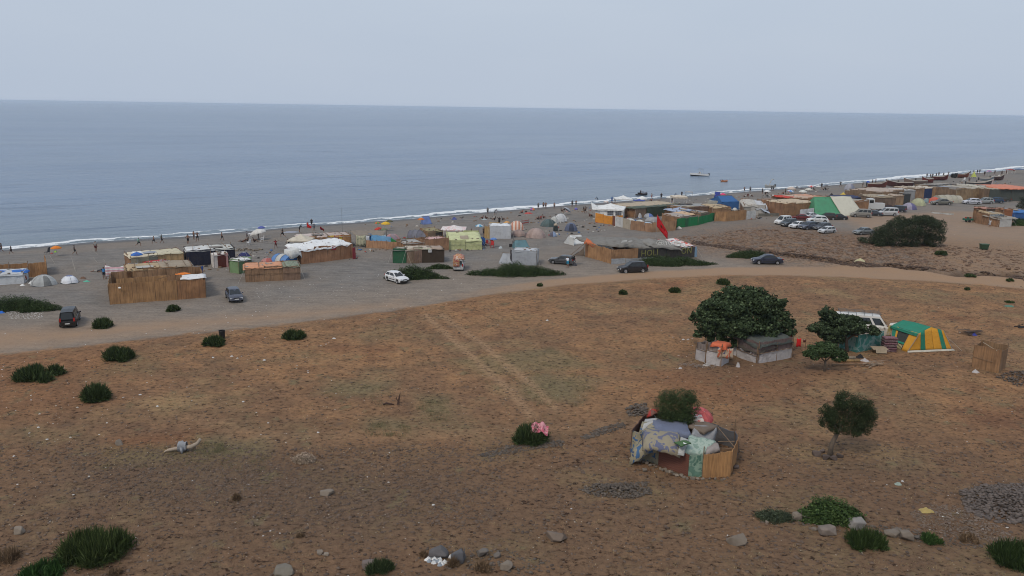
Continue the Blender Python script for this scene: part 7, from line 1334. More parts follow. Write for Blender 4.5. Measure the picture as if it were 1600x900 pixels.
for lb, px, py, w, c1, c2, t, az, ht in [
    ('tilted white beach parasol over the seated group', 402, 360, 26, (.62, .60, .56), (.66, .64, .60), 14, 180, 1.9), ('blue parasol with a white rim behind the tilted white one', 409, 355, 12, (.08, .10, .35), (.10, .13, .40), 0, 0, 2.0), ('tiny white parasol over the seated group', 391, 366, 6, (.7, .7, .72), (.6, .6, .65), 0, 0, 1.7),
    ('yellow parasol behind the brown shade canopy', 603, 348, 15, (.70, .42, .03), (.72, .46, .05), 0, 0, 1.9), ('orange-red and green parasol left of the yellow one', 590, 348, 10, (.62, .12, .04), (.10, .30, .08), 0, 0, 1.8), ('dark thatched parasol behind the yellow one', 608, 345, 12, (.10, .10, .05), (.12, .11, .06), 0, 0, 1.8),
    ('red parasol leaning left of the yellow one', 590, 357, 12, (.55, .05, .03), (.45, .04, .03), 15, 200, 1.7), ('faded green parasol right of the leaning red one', 600, 358, 12, (.14, .18, .10), (.18, .20, .12), 0, 0, 1.6), ('orange parasol beside the small blue shade tent', 658, 342, 11, (.65, .20, .05), (.60, .16, .04), 0, 0, 1.8),
    ('white and blue panelled parasol on a tall pole beside the white box tent', 749, 352, 13, (.66, .70, .72), (.10, .38, .60), 0, 0, 2.1), ('small blue parasol in front of the white box tent', 771, 373, 11, (.10, .20, .50), (.12, .25, .55), 0, 0, 1.7), ('small orange parasol behind the striped dome tent', 792, 347, 11, (.60, .34, .12), (.55, .28, .10), 0, 0, 1.5),
    ('grey parasol tipped on its side near the centre', 888, 327, 13, (.34, .37, .42), (.40, .43, .48), 38, 20, 1.5), ('white parasol near the water, left of the big white gazebo', 947, 315, 9, (.68, .66, .63), (.6, .45, .4), 0, 0, 1.8), ('brightest white parasol in front of the jet ski', 1003, 308, 17, (.74, .74, .72), (.72, .72, .70), 0, 0, 2.2),
    ('white parasol left of the standing man in the water', 1047, 307, 14, (.68, .68, .66), (.64, .64, .62), 0, 0, 2.1), ('small white parasol over the left of the netted hut', 983, 322, 11, (.55, .57, .60), (.60, .62, .64), 0, 0, 2.0), ('small pale parasol between the blue and netted canopies', 992, 320, 10, (.5, .5, .52), (.55, .52, .5), 0, 0, 2.2),
    ('bright pink parasol behind the dark blue ridge tent', 1129, 303, 9, (.72, .05, .18), (.66, .04, .15), 0, 0, 1.9), ('cream parasol by the waterline right of the pink one', 1114, 303, 7, (.6, .58, .5), (.6, .58, .52), 0, 0, 1.7), ('white parasol in the surf right of the pink one', 1142, 300, 8, (.7, .7, .7), (.66, .66, .66), 0, 0, 1.6),
    ('white parasol over a dark group below the pale boat', 1198, 298, 11, (.7, .7, .69), (.66, .66, .65), 0, 0, 2.1), ('beige wide parasol at the waterline right of the pale boat', 1236, 293, 14, (.55, .46, .40), (.55, .46, .40), 0, 0, 2.0), ('blue and white parasol below the beige one', 1235, 298, 11, (.12, .28, .58), (.6, .62, .66), 10, 0, 1.9),
    ('dark parasol left of the row of pale ones', 1251, 294, 8, (.10, .10, .12), (.14, .14, .15), 0, 0, 2.0), ('white parasol low in the row right of the blue one', 1254, 298, 13, (.66, .66, .62), (.6, .6, .56), 0, 0, 1.8), ('cream wide parasol in the middle of the row', 1263, 295, 12, (.62, .60, .54), (.58, .56, .50), 0, 0, 2.0), ('red and white parasol in the row at the waterline', 1267, 291, 9, (.60, .08, .09), (.62, .5, .5), 0, 0, 1.9),
    ('white parasol right of the red and white one', 1278, 291, 8, (.68, .68, .66), (.64, .64, .62), 0, 0, 1.9), ('dark parasol at the right end of the waterline row', 1291, 290, 9, (.12, .12, .13), (.15, .15, .16), 0, 0, 2.0), ('purple and pink parasol among the far boats', 1544, 267, 8, (.16, .12, .28), (.5, .2, .3), 0, 0, 2.4), ('pale parasol above the far groups at the right', 1522, 269, 7, (.5, .5, .46), (.5, .48, .44), 0, 0, 2.4)]:
    parasol(lb, px, py, w, c1, c2, ht, t, az)
gazebo('wide white canopy at the waterline behind the marquee', 973, 323, 26, 1.9, (.70, .70, .68), rise=.8, name='canopy', val=.2)
gazebo('low blue canopy behind the netted hut', 998, 326, 17, 2.0, (.07, .10, .33), rise=.35, name='canopy', val=.15, ratio=.6)
gazebo('small beige flat canopy on two poles at the waterline', 1076, 311, 11, 2.0, (.48, .42, .36), (.3, .3, .3), rise=.2, name='canopy', val=.1, ratio=.5)
gazebo('low red and blue canopy among the far boats at the right', 1578, 272, 12, 1.8, (.34, .06, .06), rise=.4, name='canopy', ratio=.5); gazebo('low blue canopy at the right edge by the water', 1591, 271, 16, 1.8, (.12, .18, .32), rise=.3, name='canopy', ratio=.5)
gazebo('small yellow green pyramid tent among the far boats', 1521, 278, 6, .4, (.45, .50, .12), rise=2.2, name='pyramid_tent', val=.05)
ridge('small blue beach shade beside the orange parasol', (662, 351), (675, 350), 1.8, 1.6, (.14, .20, .42), (.10, .16, .36)); crumple('green_cooler', 'green mat below the orange parasol', 660, 350, 7, 2, (.05, .25, .10), 'mat')
dome('small orange and blue beach shell tent at the waterline', 832, 329, 8, 5, (.66, .22, .05), (.3, .12, .35), mode='half', expo=2); dome('tiny purple beach tent right of the tipped grey parasol', 900, 328, 6, 4, (.16, .14, .48), None, expo=2)
crumple('towel', 'pale blue towel with two people at the centre left', 757, 343, 10, 2, (.35, .42, .44), 'towel'); crumple('red_towels', 'red beach things spread right of the seated red group', 826, 334, 14, 4, (.42, .08, .07), 'towels'); crumple('towel', 'grey towel at the waterline beside the leaning figure', 455, 363, 26, 3, (.30, .31, .36), 'towel'); crumple('blue_boat_cover', 'blue inflatable on the sand near the water', 710, 343, 9, 6, (.08, .10, .28), 'inflatable')
# plastic chairs and small furniture
def pchair(label, px, py, rz, col=(.68, .68, .68), sc=1):
    root = thing('plastic_chair', label, 'chair', at(px, py), R(rz), 'plastic chairs on the beach', sc); m_ = plain(col, .5, name='plastic')
    part('seat', MB().box((0, 0, .43), (.45, .46, .05)), m_, root); part('backrest', MB().box((-.24, 0, .70), (.05, .44, .50), 0, Matrix.Rotation(-.15, 3, 'Y')), m_, root)
    for sx in (-.2, .2):
        for sy in (-.2, .2): part('leg', MB().tube([(sx*1.15, sy*1.1, 0), (sx, sy, .43)], .025, 4), m_, root)
    for sy in (-.23, .23): part('armrest', MB().tube([(-.22, sy, .64), (.2, sy, .64), (.22, sy, .43)], .022, 4), m_, root)
pchair('white plastic chair alone right of the seated group', 410, 378, 200, sc=1.15); pchair('white plastic chair in front of the seated group', 389, 383, 160, sc=1.1); pchair('red plastic chair in front of the white box tent', 769, 387, 260, (.45, .03, .03), 1.2); pchair('second red chair at the left of the blue parasol', 762, 384, 300, (.35, .03, .03), 1.1)
pchair('white chair below the long row of parasols', 1206, 311, 200, sc=1.3); pchair('white plastic chair near the far yellow pyramid tent', 1506, 283, 200, sc=1.4); pchair('white chair beside the orange life jackets right of centre', 1249, 307, 180, (.3, .2, .16), 1.3)
# ================================================================ PEOPLE
DK = (.02, .02, .025); N_ = None
for lb, px, py, ps, sh, so_, hd, h in [
    ('bare-chested person in dark trousers striding along the water at the left edge', 3, 395, 'walk', DK, DK, 200, 1.7), ('child in black leaning forward behind the one at the left edge', 18, 397, 'walk', DK, DK, 190, 1.4), ('thin person walking on the wet sand right of the orange parasol', 117, 398, 'walk', (.10, .10, .10), (.06, .06, .06), 20, 1.6), ('person in a grey shirt and dark red shorts standing by the foam', 150, 393, 'stand', (.28, .28, .27), (.10, .02, .02), 90, 1.75),
    ('person in a mint green shirt running with arms raised on the beach', 217, 386, 'run', (.25, .50, .42), DK, 0, 1.7), ('bare-backed runner in black shorts following the green shirt', 241, 382, 'run', N_, DK, 180, 1.55), ('person in dark clothes stepping beside the runner', 253, 380, 'walk', (.06, .08, .07), DK, 30, 1.6), ('person with legs apart in black shorts, left of the pair in the foam', 294, 381, 'hips', N_, DK, 100, 1.7),
    ('left one of the pair playing in the foam', 303, 374, 'stand', N_, (.12, .1, .1), 60, 1.6), ('right one of the pair, striding with legs wide', 309, 377, 'arms', N_, DK, 150, 1.75), ('lone person in black shorts between the foam and the black hut', 347, 376, 'walk', N_, DK, 0, 1.6),
    ('person lying on the sand at the left of the seated group', 379, 378, 'lie', (.10, .05, .04), DK, 160, 1.7), ('person in black sitting in the seated group', 387, 377, 'sit', (.03, .03, .03), DK, 200, 1.7), ('person sitting at the right of the seated group', 397, 378, 'sit', (.12, .06, .05), DK, 20, 1.7), ('person in a pale shirt standing under the tilted white parasol', 404, 373, 'stand', (.4, .4, .38), (.1, .1, .08), 180, 1.5), ('child in grey standing in the seated group', 386, 374, 'stand', (.22, .25, .30), (.1, .1, .12), 0, 1.5),
    ('person in dark red holding arms out like a scarecrow', 431, 388, 'arms', (.25, .03, .04), (.10, .02, .02), 270, 1.5), ('person in black leaning back near the waterline', 442, 372, 'run', (.02, .02, .025), DK, 170, 1.8), ('person in black bent over a bag left of the white tarp hut', 452, 382, 'crouch', (.03, .03, .035), DK, 200, 1.7), ('dark figure leaning over the grey towel at the waterline', 468, 363, 'bend', (.03, .05, .06), DK, 30, 1.7),
    ('child in red standing in the surf', 481, 356, 'wade', (.45, .06, .05), (.2, .05, .05), 90, 1.3), ('adult in black standing in the surf beside the red child', 487, 354, 'stand', DK, DK, 90, 1.7), ('person in grey-blue stepping out of the surf', 491, 360, 'stand', (.15, .18, .22), (.1, .12, .15), 270, 1.5), ('small dark person in front of the flag, seated', 492, 369, 'sit', DK, DK, 200, 1.4),
    ('person sitting in red at the blue parasol before the white box tent', 768, 383, 'chair', (.22, .03, .03), DK, 270, 1.7), ('dark seated person behind the blue windbreak, left', 736, 367, 'chair', DK, DK, 200, 1.7), ('person in dark brown beside the white box tent', 756, 369, 'stand', (.07, .04, .03), DK, 250, 1.7), ('dark seated person left of the grey hoop tent', 645, 372, 'chair', DK, DK, 0, 1.6),
    ('dark person standing in the shallows left of centre', 762, 335, 'stand', (.10, .10, .10), DK, 90, 1.7), ('person bending in the shallows left of centre', 773, 336, 'bend', (.18, .18, .2), DK, 0, 1.6), ('left one of the pair sitting on the pale blue towel', 754, 342, 'sit', (.2, .03, .03), DK, 180, 1.6), ('right one of the pair sitting on the pale blue towel', 759, 342, 'sit', (.12, .05, .04), DK, 30, 1.6),
    ('dark person sitting below the bather in the shallows', 773, 344, 'sit', DK, DK, 160, 1.7), ('tall person in black standing near the small orange parasol', 780, 352, 'stand', DK, DK, 90, 1.8), ('grey person sitting right of the tall one in black', 785, 344, 'sit', (.2, .2, .2), DK, 20, 1.7), ('person in red sitting left of the red towels', 816, 333, 'sit', (.35, .08, .06), DK, 200, 1.7),
    ('first of five bathers lined up in the shallows, at the left', 841, 327, 'stand', (.12, .13, .13), DK, 90, 1.7), ('second bather with a bare back, in the middle of the line', 849, 326, 'stand', N_, DK, 90, 1.75), ('third bather, right beside the bare-backed one', 852.6, 326, 'stand', N_, (.10, .05, .05), 90, 1.75), ('fourth bather farther right in the shallows', 866, 326, 'stand', N_, (.1, .09, .09), 90, 1.6), ('pair bather left, near the tipped grey parasol', 894, 323, 'stand', (.06, .06, .07), DK, 90, 1.7), ('pair bather right, near the tiny purple tent', 900, 322, 'stand', N_, DK, 90, 1.6),
    ('dark seated person at the left end of the dense group', 841, 343, 'sit', (.06, .03, .03), DK, 200, 1.7), ('person in dark red seated in the dense group', 845, 342.5, 'sit', (.25, .04, .04), DK, 250, 1.7), ('person seated at the right end of the dense group', 849, 341, 'sit', (.2, .06, .05), DK, 0, 1.7), ('dark person sitting by the tipped grey parasol', 882, 331, 'chair', DK, DK, 180, 1.7), ('second dark person left of the tipped grey parasol', 877, 332, 'chair', (.05, .05, .05), DK, 0, 1.7),
    ('person in black walking towards the white marquee', 912, 333, 'walk', DK, (.12, .1, .08), 0, 1.7), ('person with bare legs walking beside the one in black', 915, 333, 'walk', (.15, .1, .08), DK, 180, 1.7), ('person in white seated left of the marquee flap', 925, 338, 'sit', (.4, .4, .38), DK, 200, 1.7), ('person in brown seated left of the marquee flap', 921, 338, 'sit', (.2, .08, .06), DK, 0, 1.7),
    ('person in dark blue leaning at the waterline', 934, 315, 'bend', (.05, .09, .16), DK, 180, 1.7), ('person in bright blue standing at the waterline', 956, 317, 'stand', (.04, .14, .38), (.04, .1, .3), 90, 1.8), ('small dark person right of the bright blue one', 961, 316, 'stand', DK, DK, 90, 1.5), ('first dark person lying near the wide white canopy', 941, 323, 'lie', (.08, .03, .03), DK, 0, 1.7), ('second dark person lying near the wide white canopy', 948, 322, 'lie', (.15, .03, .03), DK, 180, 1.7),
    ('pale person standing in the shallows under the jet ski', 1018, 310, 'stand', (.4, .38, .38), (.3, .1, .1), 90, 1.7), ('broad dark person with hands on hips in the shallows', 1033, 311, 'hips', DK, DK, 90, 1.8), ('person sitting in red and white left of the broad dark one', 1018, 314, 'sit', (.5, .2, .15), DK, 160, 1.7), ('dark tall person in the shallows right of the white parasols', 1065, 308, 'stand', DK, DK, 90, 1.75), ('dark person beside the open white gazebo', 1050, 316, 'stand', DK, DK, 90, 1.6), ('person in blue bending between parasols and gazebo', 1054, 309, 'bend', (.07, .1, .18), DK, 0, 1.6),
    ('dark person seated behind the blue cabin tent', 1138, 308, 'sit', (.1, .05, .05), DK, 0, 1.7), ('pale bather left in the surf behind the blue cabin tent', 1163, 299, 'wade', N_, DK, 90, 1.6), ('taller bather right in the surf', 1172, 300, 'stand', (.1, .11, .13), DK, 90, 1.8), ('person in black seated among white cloths', 1168, 308, 'crouch', (.10, .03, .03), DK, 270, 1.8), ('person in white seated left among white cloths', 1164, 308, 'sit', (.55, .55, .54), DK, 180, 1.7), ('person in white seated right among white cloths', 1173, 307, 'sit', (.58, .56, .54), DK, 0, 1.7),
    ('dark person standing left of the group under the white parasol', 1191, 303, 'stand', DK, DK, 0, 1.8), ('dark person crouching under the white parasol', 1195, 304, 'crouch', (.05, .05, .05), DK, 0, 1.8), ('dark person at the right of the white parasol group', 1199, 303.5, 'chair', DK, DK, 180, 1.8), ('left leg-deep wader beside the pale boat', 1205.5, 298, 'wade', (.1, .12, .14), DK, 90, 1.8), ('right leg-deep wader beside the pale boat', 1208, 298, 'wade', (.12, .14, .15), DK, 90, 1.8),
    ('person seated left below the blue and white parasol', 1224, 303, 'sit', (.2, .12, .1), DK, 200, 1.7), ('person standing below the blue and white parasol', 1227, 303, 'stand', (.12, .08, .07), DK, 0, 1.7), ('dark person leaning by the dark parasol', 1243, 298, 'bend', DK, DK, 0, 1.7), ('dark seated person left under the cream parasol', 1267, 299, 'chair', DK, DK, 180, 1.8), ('dark seated person right under the cream parasol', 1271, 298, 'chair', (.05, .06, .06), DK, 0, 1.8), ('person standing at the waterline by the last dark parasol', 1283.6, 294, 'stand', DK, DK, 90, 1.8), ('seated dark person below the last dark parasol', 1287, 297, 'sit', (.06, .08, .05), DK, 160, 1.8), ('second seated person below the last dark parasol', 1290, 297, 'sit', DK, DK, 20, 1.8),
    ('person with outstretched arms at the left of the far grey dome', 1313, 292, 'arms', (.08, .08, .08), DK, 270, 1.9), ('grey person left of the first fishing boat', 1348, 292, 'stand', (.2, .2, .2), DK, 180, 1.8), ('person in white standing in the first fishing boat', 1363, 287, 'stand', (.4, .36, .33), DK, 200, 1.6), ('person in pink standing in the first fishing boat', 1368, 287, 'stand', (.35, .22, .2), DK, 0, 1.9), ('dark person sitting at the bow of the second boat', 1404, 287, 'crouch', (.07, .08, .08), DK, 90, 2.0), ('dark person at the stern of the third boat', 1431, 283, 'crouch', (.05, .06, .05), DK, 90, 2.0),
    ('first of the far bathers, nearly doubled by another', 1448, 278, 'hips', (.08, .1, .12), DK, 90, 1.9), ('second far bather from the left', 1453.5, 278, 'stand', (.2, .18, .18), DK, 90, 1.8), ('third far bather, stocky', 1457, 277.5, 'hips', DK, DK, 90, 1.8), ('fourth far bather bending a little', 1462.5, 277, 'walk', DK, DK, 90, 1.8), ('fifth far bather, the tallest', 1466.5, 276, 'stand', DK, DK, 90, 2.0), ('sixth far bather, set apart', 1474, 276, 'stand', (.12, .12, .14), DK, 90, 1.8), ('head and shoulders of a swimmer beyond the sixth bather', 1482, 273, 'wade', DK, DK, 90, 1.6),
    ('person leaning beside the far boat at the right', 1515, 274, 'walk', DK, DK, 0, 2.0), ('person holding a pole near the yellow pyramid tent', 1521, 272, 'arms', (.1, .12, .12), DK, 0, 1.9), ('left one of a close pair at the far waterline', 1527, 271.5, 'stand', DK, DK, 90, 1.9), ('right one of a close pair at the far waterline', 1530.5, 271, 'hips', DK, DK, 90, 1.9), ('tall person at the far waterline by the purple parasol', 1538, 275, 'stand', DK, DK, 90, 2.1), ('person walking left of the two last ones at the far right', 1554, 273, 'walk', (.1, .1, .12), DK, 180, 2.0), ('last standing person on the far wet sand', 1565, 274, 'stand', (.12, .09, .08), DK, 90, 2.0), ('person in faded red near the red canopy', 1572, 272, 'stand', (.22, .10, .09), DK, 90, 1.8), ('person in blue and brown standing right of the white chair', 1514, 285, 'stand', (.10, .10, .16), (.12, .08, .06), 250, 2.0), ('person sitting at the water at the far right', 1583, 267, 'sit', DK, DK, 0, 1.9)]:
    person(lb, px, py, ps, sh, so_, hd, h)
# ================================================================ BOATS AND WATERCRAFT
for lb, px, py, w, hd, hull in [('red and brown fishing boat with a blue cloth at the stern, leftmost beached', 1369, 294, 31, 4, (.14, .045, .035)), ('dark maroon fishing boat with a high bow, second of the beached boats', 1405, 292, 40, 178, (.075, .03, .03)), ('grey-brown fishing boat behind the maroon one', 1430, 289, 34, 176, (.18, .13, .11)), ('red hulled boat beside the broken frame at the far beach', 1449, 286, 17, 185, (.14, .035, .03)),
    ('slim dark red boat lying below the far bathers', 1468, 282, 25, 4, (.11, .028, .026)), ('rust red boat right of the tractor', 1504, 278, 18, 4, (.17, .06, .045)), ('long dark boat with a white stripe in the far right group', 1528, 292, 36, -8, (.06, .055, .06)), ('white striped boat lying across the long dark one', 1538, 290, 20, -20, (.42, .34, .34)), ('dark boat with a white dome cover at the far right', 1557, 282, 22, 6, (.07, .04, .04)), ('grey boat above the white striped one', 1540, 285, 24, 6, (.18, .20, .22))]:
    boat(lb, px, py, w, hd, hull)
crumple('blue_cover', 'blue cloth bundled on the stern of the leftmost beached boat', 1356, 288, 6, 4, (.04, .10, .42), 'cloth').location.z += .7
crumple('white_cover', 'white rounded cover on the dark boat at the far right', 1552, 280, 7, 4, (.6, .6, .6), 'cover').location.z += .5; crumple('white_ball', 'white ball shaped buoy on the dark boat at the far right', 1561, 278, 4, 3, (.68, .68, .68), 'buoy').location.z += .7; crumple('blue_nets', 'heap of blue nets beside the long dark boat', 1533, 286, 12, 4, (.10, .14, .24), 'nets')
root = thing('beach_tractor', 'dark machine with wheels parked at the waterline between the far boats', 'tractor', at(1493, 278)); part('engine_block', MB().box((.9, 0, 1.3), (2.2, 1.0, .9)), plain((.05, .055, .06), .6, name='machine_paint'), root); part('cab_frame', MB().box((-.7, 0, 1.9), (1.2, 1.2, .1)), plain((.06, .06, .06), .6, name='machine_paint'), root); part('seat', MB().box((-.7, 0, 1.1), (.7, .7, .6)), plain((.03, .03, .03), .7, name='seat'), root)
for x_, r_ in ((-.8, .8), (1.6, .5)):
    for s in (-.8, .8): part('wheel', MB().tube([(x_, s-.15, r_), (x_, s+.15, r_)], r_, 14), plain((.018, .018, .018), .85, name='rubber'), root)
for x_ in (-1.2, -.2): part('post', MB().tube([(x_, .5, 1.0), (x_, .5, 1.9)], .05, 5).tube([(x_, -.5, 1.0), (x_, -.5, 1.9)], .05, 5), plain((.06, .06, .06), .6, name='machine_paint'), root)
def afloat(px, py, z=0): x, y = onz(px, py, SEA); return Vector((x, y, SEA+z))
def scale_at(p): return (p-Vector((0, 0, CH))).dot(cf)/F
p = afloat(1093, 275); root = thing('motorboat', 'white and black motorboat with a dark sun top anchored off the beach', 'boat', p, R(177)); L = 27*scale_at(p)
def hs(u, v, top=0):
    x = (u-.5)*L; w = L*.13*min(1, (1.02-u)*3)**.6*(1 if u > .1 else .9); a = abs(v); return Vector((x+(L*.05*a if u > .9 else 0), math.copysign(a**.5, v)*w, -.25+(1.05+.35*u)*a**1.6))
part('hull', MB().grid(lambda u, v: hs(u, v*2-1), 16, 10), plain((.02, .022, .028), .3, name='gelcoat'), root, True)
part('hull_band', MB().grid(lambda u, v: hs(u, 1)+Vector((0, .04, -.62+.66*v)), 16, 1, .02).grid(lambda u, v: hs(u, -1)+Vector((0, -.04, -.62+.66*v)), 16, 1, .02), plain((.66, .66, .66), .3, name='gelcoat'), root)
part('deck', MB().grid(lambda u, v: Vector((hs(u, 1).x, hs(u, 1).y*(2*v-1)*.97, hs(u, 1).z-.05+.08*math.sin(v*3.14)*(u > .55))), 16, 4, .03), plain((.62, .62, .60), .4, name='gelcoat'), root)
part('windscreen', MB().add([(L*.05, -L*.09, 1.1), (L*.05, L*.09, 1.1), (-L*.02, L*.08, 1.75), (-L*.02, -L*.08, 1.75), (L*.07, -L*.09, 1.1), (L*.07, L*.09, 1.1), (0, L*.08, 1.75), (0, -L*.08, 1.75)], [(0, 1, 2, 3), (4, 5, 6, 7), (0, 4, 7, 3), (1, 5, 6, 2), (3, 2, 6, 7)]), glassy(), root)
part('sun_top', MB().grid(lambda u, v: Vector((-L*.18+L*.26*u, (v-.5)*L*.22, 2.75+.12*math.sin(u*3.14))), 6, 4, .06), cloth((.03, .03, .035)), root)
for x_ in (-.15, .04):
    for s in (-1, 1): part('top_pole', MB().tube([(L*x_, s*L*.10, 1.0), (L*x_, s*L*.10, 2.76)], .03, 4), plain((.6, .6, .6), .3, name='steel'), root)
part('console', MB().box((0, 0, 1.3), (.8, 1.0, .8)), plain((.5, .5, .5), .5, name='gelcoat'), root); part('outboard_motor', MB().box((-L*.53, 0, .7), (.5, .5, .9)), plain((.02, .02, .02), .5, name='motor'), root)
p = afloat(1131.5, 284); root = thing('dinghy', 'small orange-brown dinghy with two people off the beach', 'boat', p, R(177)); L = 10.5*scale_at(p)
part('tube_hull', MB().tube([Vector((math.cos(a*.3927)*L*.46, math.sin(a*.3927)*L*.2, .22+.1*(math.cos(a*.3927) < -.6))) for a in range(17)], .24, 8), cloth((.42, .16, .07)), root, True); part('floor', MB().box((0, 0, .1), (L*.8, L*.34, .08)), plain((.12, .05, .04), .7, name='floor'), root); part('outboard_motor', MB().box((L*.5, 0, .5), (.25, .25, .6)), plain((.03, .03, .03), .5, name='motor'), root)
person('rider in black sitting in the stern of the dinghy', 0, 0, 'sit', DK, DK, 0, 1.5, 'people afloat', loc=p+Vector((-L*.25, 0, .15))); person('rider in a pale shirt sitting in the bow of the dinghy', 0, 0, 'sit', (.45, .38, .33), DK, 180, 1.5, 'people afloat', loc=p+Vector((L*.22, 0, .15)))
p = afloat(1002.5, 305.5); root = thing('jet_ski', 'dark jet ski off the beach, its rider sitting up', 'jet ski', p, R(10), None, 1.15)
part('hull', MB().grid(lambda u, v: Vector(((u-.5)*3.1, math.copysign(abs(2*v-1)**.6, 2*v-1)*.55*min(1, (1.03-u)*2.6)**.6, -.1+.5*abs(2*v-1)**2+.25*u*u)), 12, 8, .04), plain((.025, .025, .03), .3, name='gelcoat'), root, True); part('deck', MB().grid(lambda u, v: Vector(((u-.5)*3.0, (2*v-1)*.5*min(1, (1.03-u)*2.6)**.6, .42+.25*u*u+.25*math.sin(v*3.14)*(u > .5))), 12, 6, .03), plain((.10, .10, .12), .3, name='gelcoat'), root)
part('seat', MB().box((-.45, 0, .62), (1.3, .36, .32)), cloth((.02, .02, .02)), root); part('handlebar', MB().tube([(.35, -.4, 1.0), (.42, 0, 1.02), (.35, .4, 1.0)], .035, 5).tube([(.42, 0, .6), (.42, 0, 1.02)], .05, 5), plain((.03, .03, .03), .5, name='motor'), root)
person('rider in a dark vest sitting on the jet ski', 0, 0, 'ride', (.04, .045, .05), DK, 10, 1.9, 'people afloat', loc=p+Vector((-.5, -.1, .22)))
p = afloat(1203, 294); root = thing('speedboat', 'pale speedboat with a folded canopy nosed up to the beach among waders', 'boat', p, R(176)); L = 16*scale_at(p)
part('hull', MB().grid(lambda u, v: Vector(((u-.5)*L, math.copysign(abs(2*v-1)**.55, 2*v-1)*L*.13*min(1, (1.02-u)*3)**.6, -.2+1.1*abs(2*v-1)**1.8+.4*u*u)), 14, 10, .05), plain((.30, .30, .29), .35, name='gelcoat'), root, True); part('deck', MB().grid(lambda u, v: Vector(((u-.5)*L, (2*v-1)*L*.125*min(1, (1.02-u)*3)**.6, .88+.4*u*u)), 14, 4, .03), plain((.58, .56, .52), .4, name='gelcoat'), root)
part('folded_canopy', MB().grid(lambda u, v: Vector((-L*.32+L*.42*u, (v-.5)*L*.2, 1.1+2.1*math.sin(min(1, (1-u)*1.0)*2.2)+.1*math.sin(u*12))), 10, 6, .06), cloth((.42, .40, .36)), root); part('engine', MB().box((-L*.48, 0, .9), (.5, .6, .9)), plain((.05, .05, .05), .5, name='motor'), root)
for px, py, w, lb in [(676, 336, 12, 'left violet paddle board floating in the surf'), (706, 335, 10, 'right dark paddle board floating in the surf')]:
    p = afloat(px, py, .06); L = w*scale_at(p); single('paddle_board', lb, 'board', MB().grid(lambda u, v: Vector(((u-.5)*L, (2*v-1)*.42*math.sin(max(.02, min(.98, u))*3.1416)**.5, .05*math.sin(v*3.14)+.15*(2*u-1)**4)), 14, 4, .1), plain((.10, .07, .14), .4, name='board'), p, R(8), 'paddle boards in the surf')
# a few poles and lines on the empty sand at the left
for lb, (x0, y0), (x1, y1), z1 in [('pale pole leaning on the sand behind the reed windbreak', (86, 413), (78, 402), .3), ('long thin pole lying towards the water at the left', (164, 408), (145, 393), .2), ('short upright stick behind the white dome tent', (118, 425), (113, 414), 1.1), ('pale driftwood stick left of the patched hut', (153, 412), (146, 405), .3)]:
    p = at(x0, y0); q = at(x1, y1)-p; single('beach_pole', lb, 'pole', MB().tube([(0, 0, .05), (q.x, q.y, q.z+z1)], .03, 5, .02), plain((.34, .31, .26), .8, name='pale_wood'), p)
root = thing('stone_row', 'row of dark stones on the sand between the dome tent and the red arms-out person', 'stones', at(385, 392))
for i in range(13): q = at(370+i*3.2, 391+random.uniform(-1.5, 1.8))-at(385, 392); part('stone', MB().box((q.x, q.y, .12), (.5, .35, .3), i), stonem(), root)
# ================================================================ LITTER, STONES, DRY GRASS
LITTER = [(62, 647, 'on the bare slope at the far left'), (60, 668, 'left of the bare reddish patch'), (219, 617, 'right of the domed shrub'), (167, 661, 'above the round boulder'), (333, 559, 'below the shrub with the bin'), (362, 557, 'left of a matching pair, right of the bin'), (371, 560, 'right of a matching pair, right of the bin'), (380, 628, 'in the middle of the left field'), (413, 563, 'below the lone roadside shrub'), (419, 661, 'above the pale dead bush, at the left'), (497, 676, 'above the pale dead bush, at the right'), (1068, 531, 'left of the fig tree'),
          (110, 684, 'well left of the boulder'), (855, 501, 'high in the middle of the field'), (522, 529, 'right of the lone roadside shrub'), (139, 745, 'below the boulder at the left'), (301, 752, 'below the driftwood log'), (387, 758, 'below and right of the driftwood log'), (504, 734, 'right of the pale dead bush'), (485, 778, 'left of the grey slab'), (677, 789, 'low in the middle of the field'), (607, 754, 'right of the grey slab'), (22, 713, 'at the far left edge, reddish tint'), (246, 635, 'right of the domed shrub, farther along'), (121, 637, 'just below the domed shrub'), (1410, 752, 'right below the leaning tree')]
for i, (px, py, w_) in enumerate(LITTER): crumple('litter_scrap', 'white scrap of litter '+w_, px, py, 4+(i % 3)*.6, 2.5, (.58, .57, .55) if i % 3 else (.50, .47, .42), 'litter', 'larger scraps of litter on the field')
root = thing('litter_heap', 'heap of white plastic litter against the dark rocks at the bottom', 'litter', at(690, 878))
for i in range(22): q = at(690+random.gauss(0, 14), 876+random.gauss(0, 4))-at(690, 878); part('bag', MB().grid(lambda u, v, q=q, i=i: Vector((q.x+math.cos(u*6.283)*v*.16*(1+.4*nz(u*3, i, 0)), q.y+math.sin(u*6.283)*v*.12, q.z+.14*(1-v*v)*(1+nz(u*4, v*3, i)))), 8, 3), cloth(WHT if i % 4 else (.30, .34, .38)), root)
def scatter(name, label, cat, regions, mat, smin, smax, flat):
    P = []
    for pts, n in regions:
        a = inpoly(pts, n); P.append(np.stack([a[:, 0], a[:, 1], hgt(a[:, 0], a[:, 1])+smin*.3], 1))
    P = np.concatenate(P); sz = smin+(smax-smin)*rng.random(len(P))**3; o = link(name, stones(name, P, sz, flat), mat); return tagp(o, label, cat, None, 'stuff')
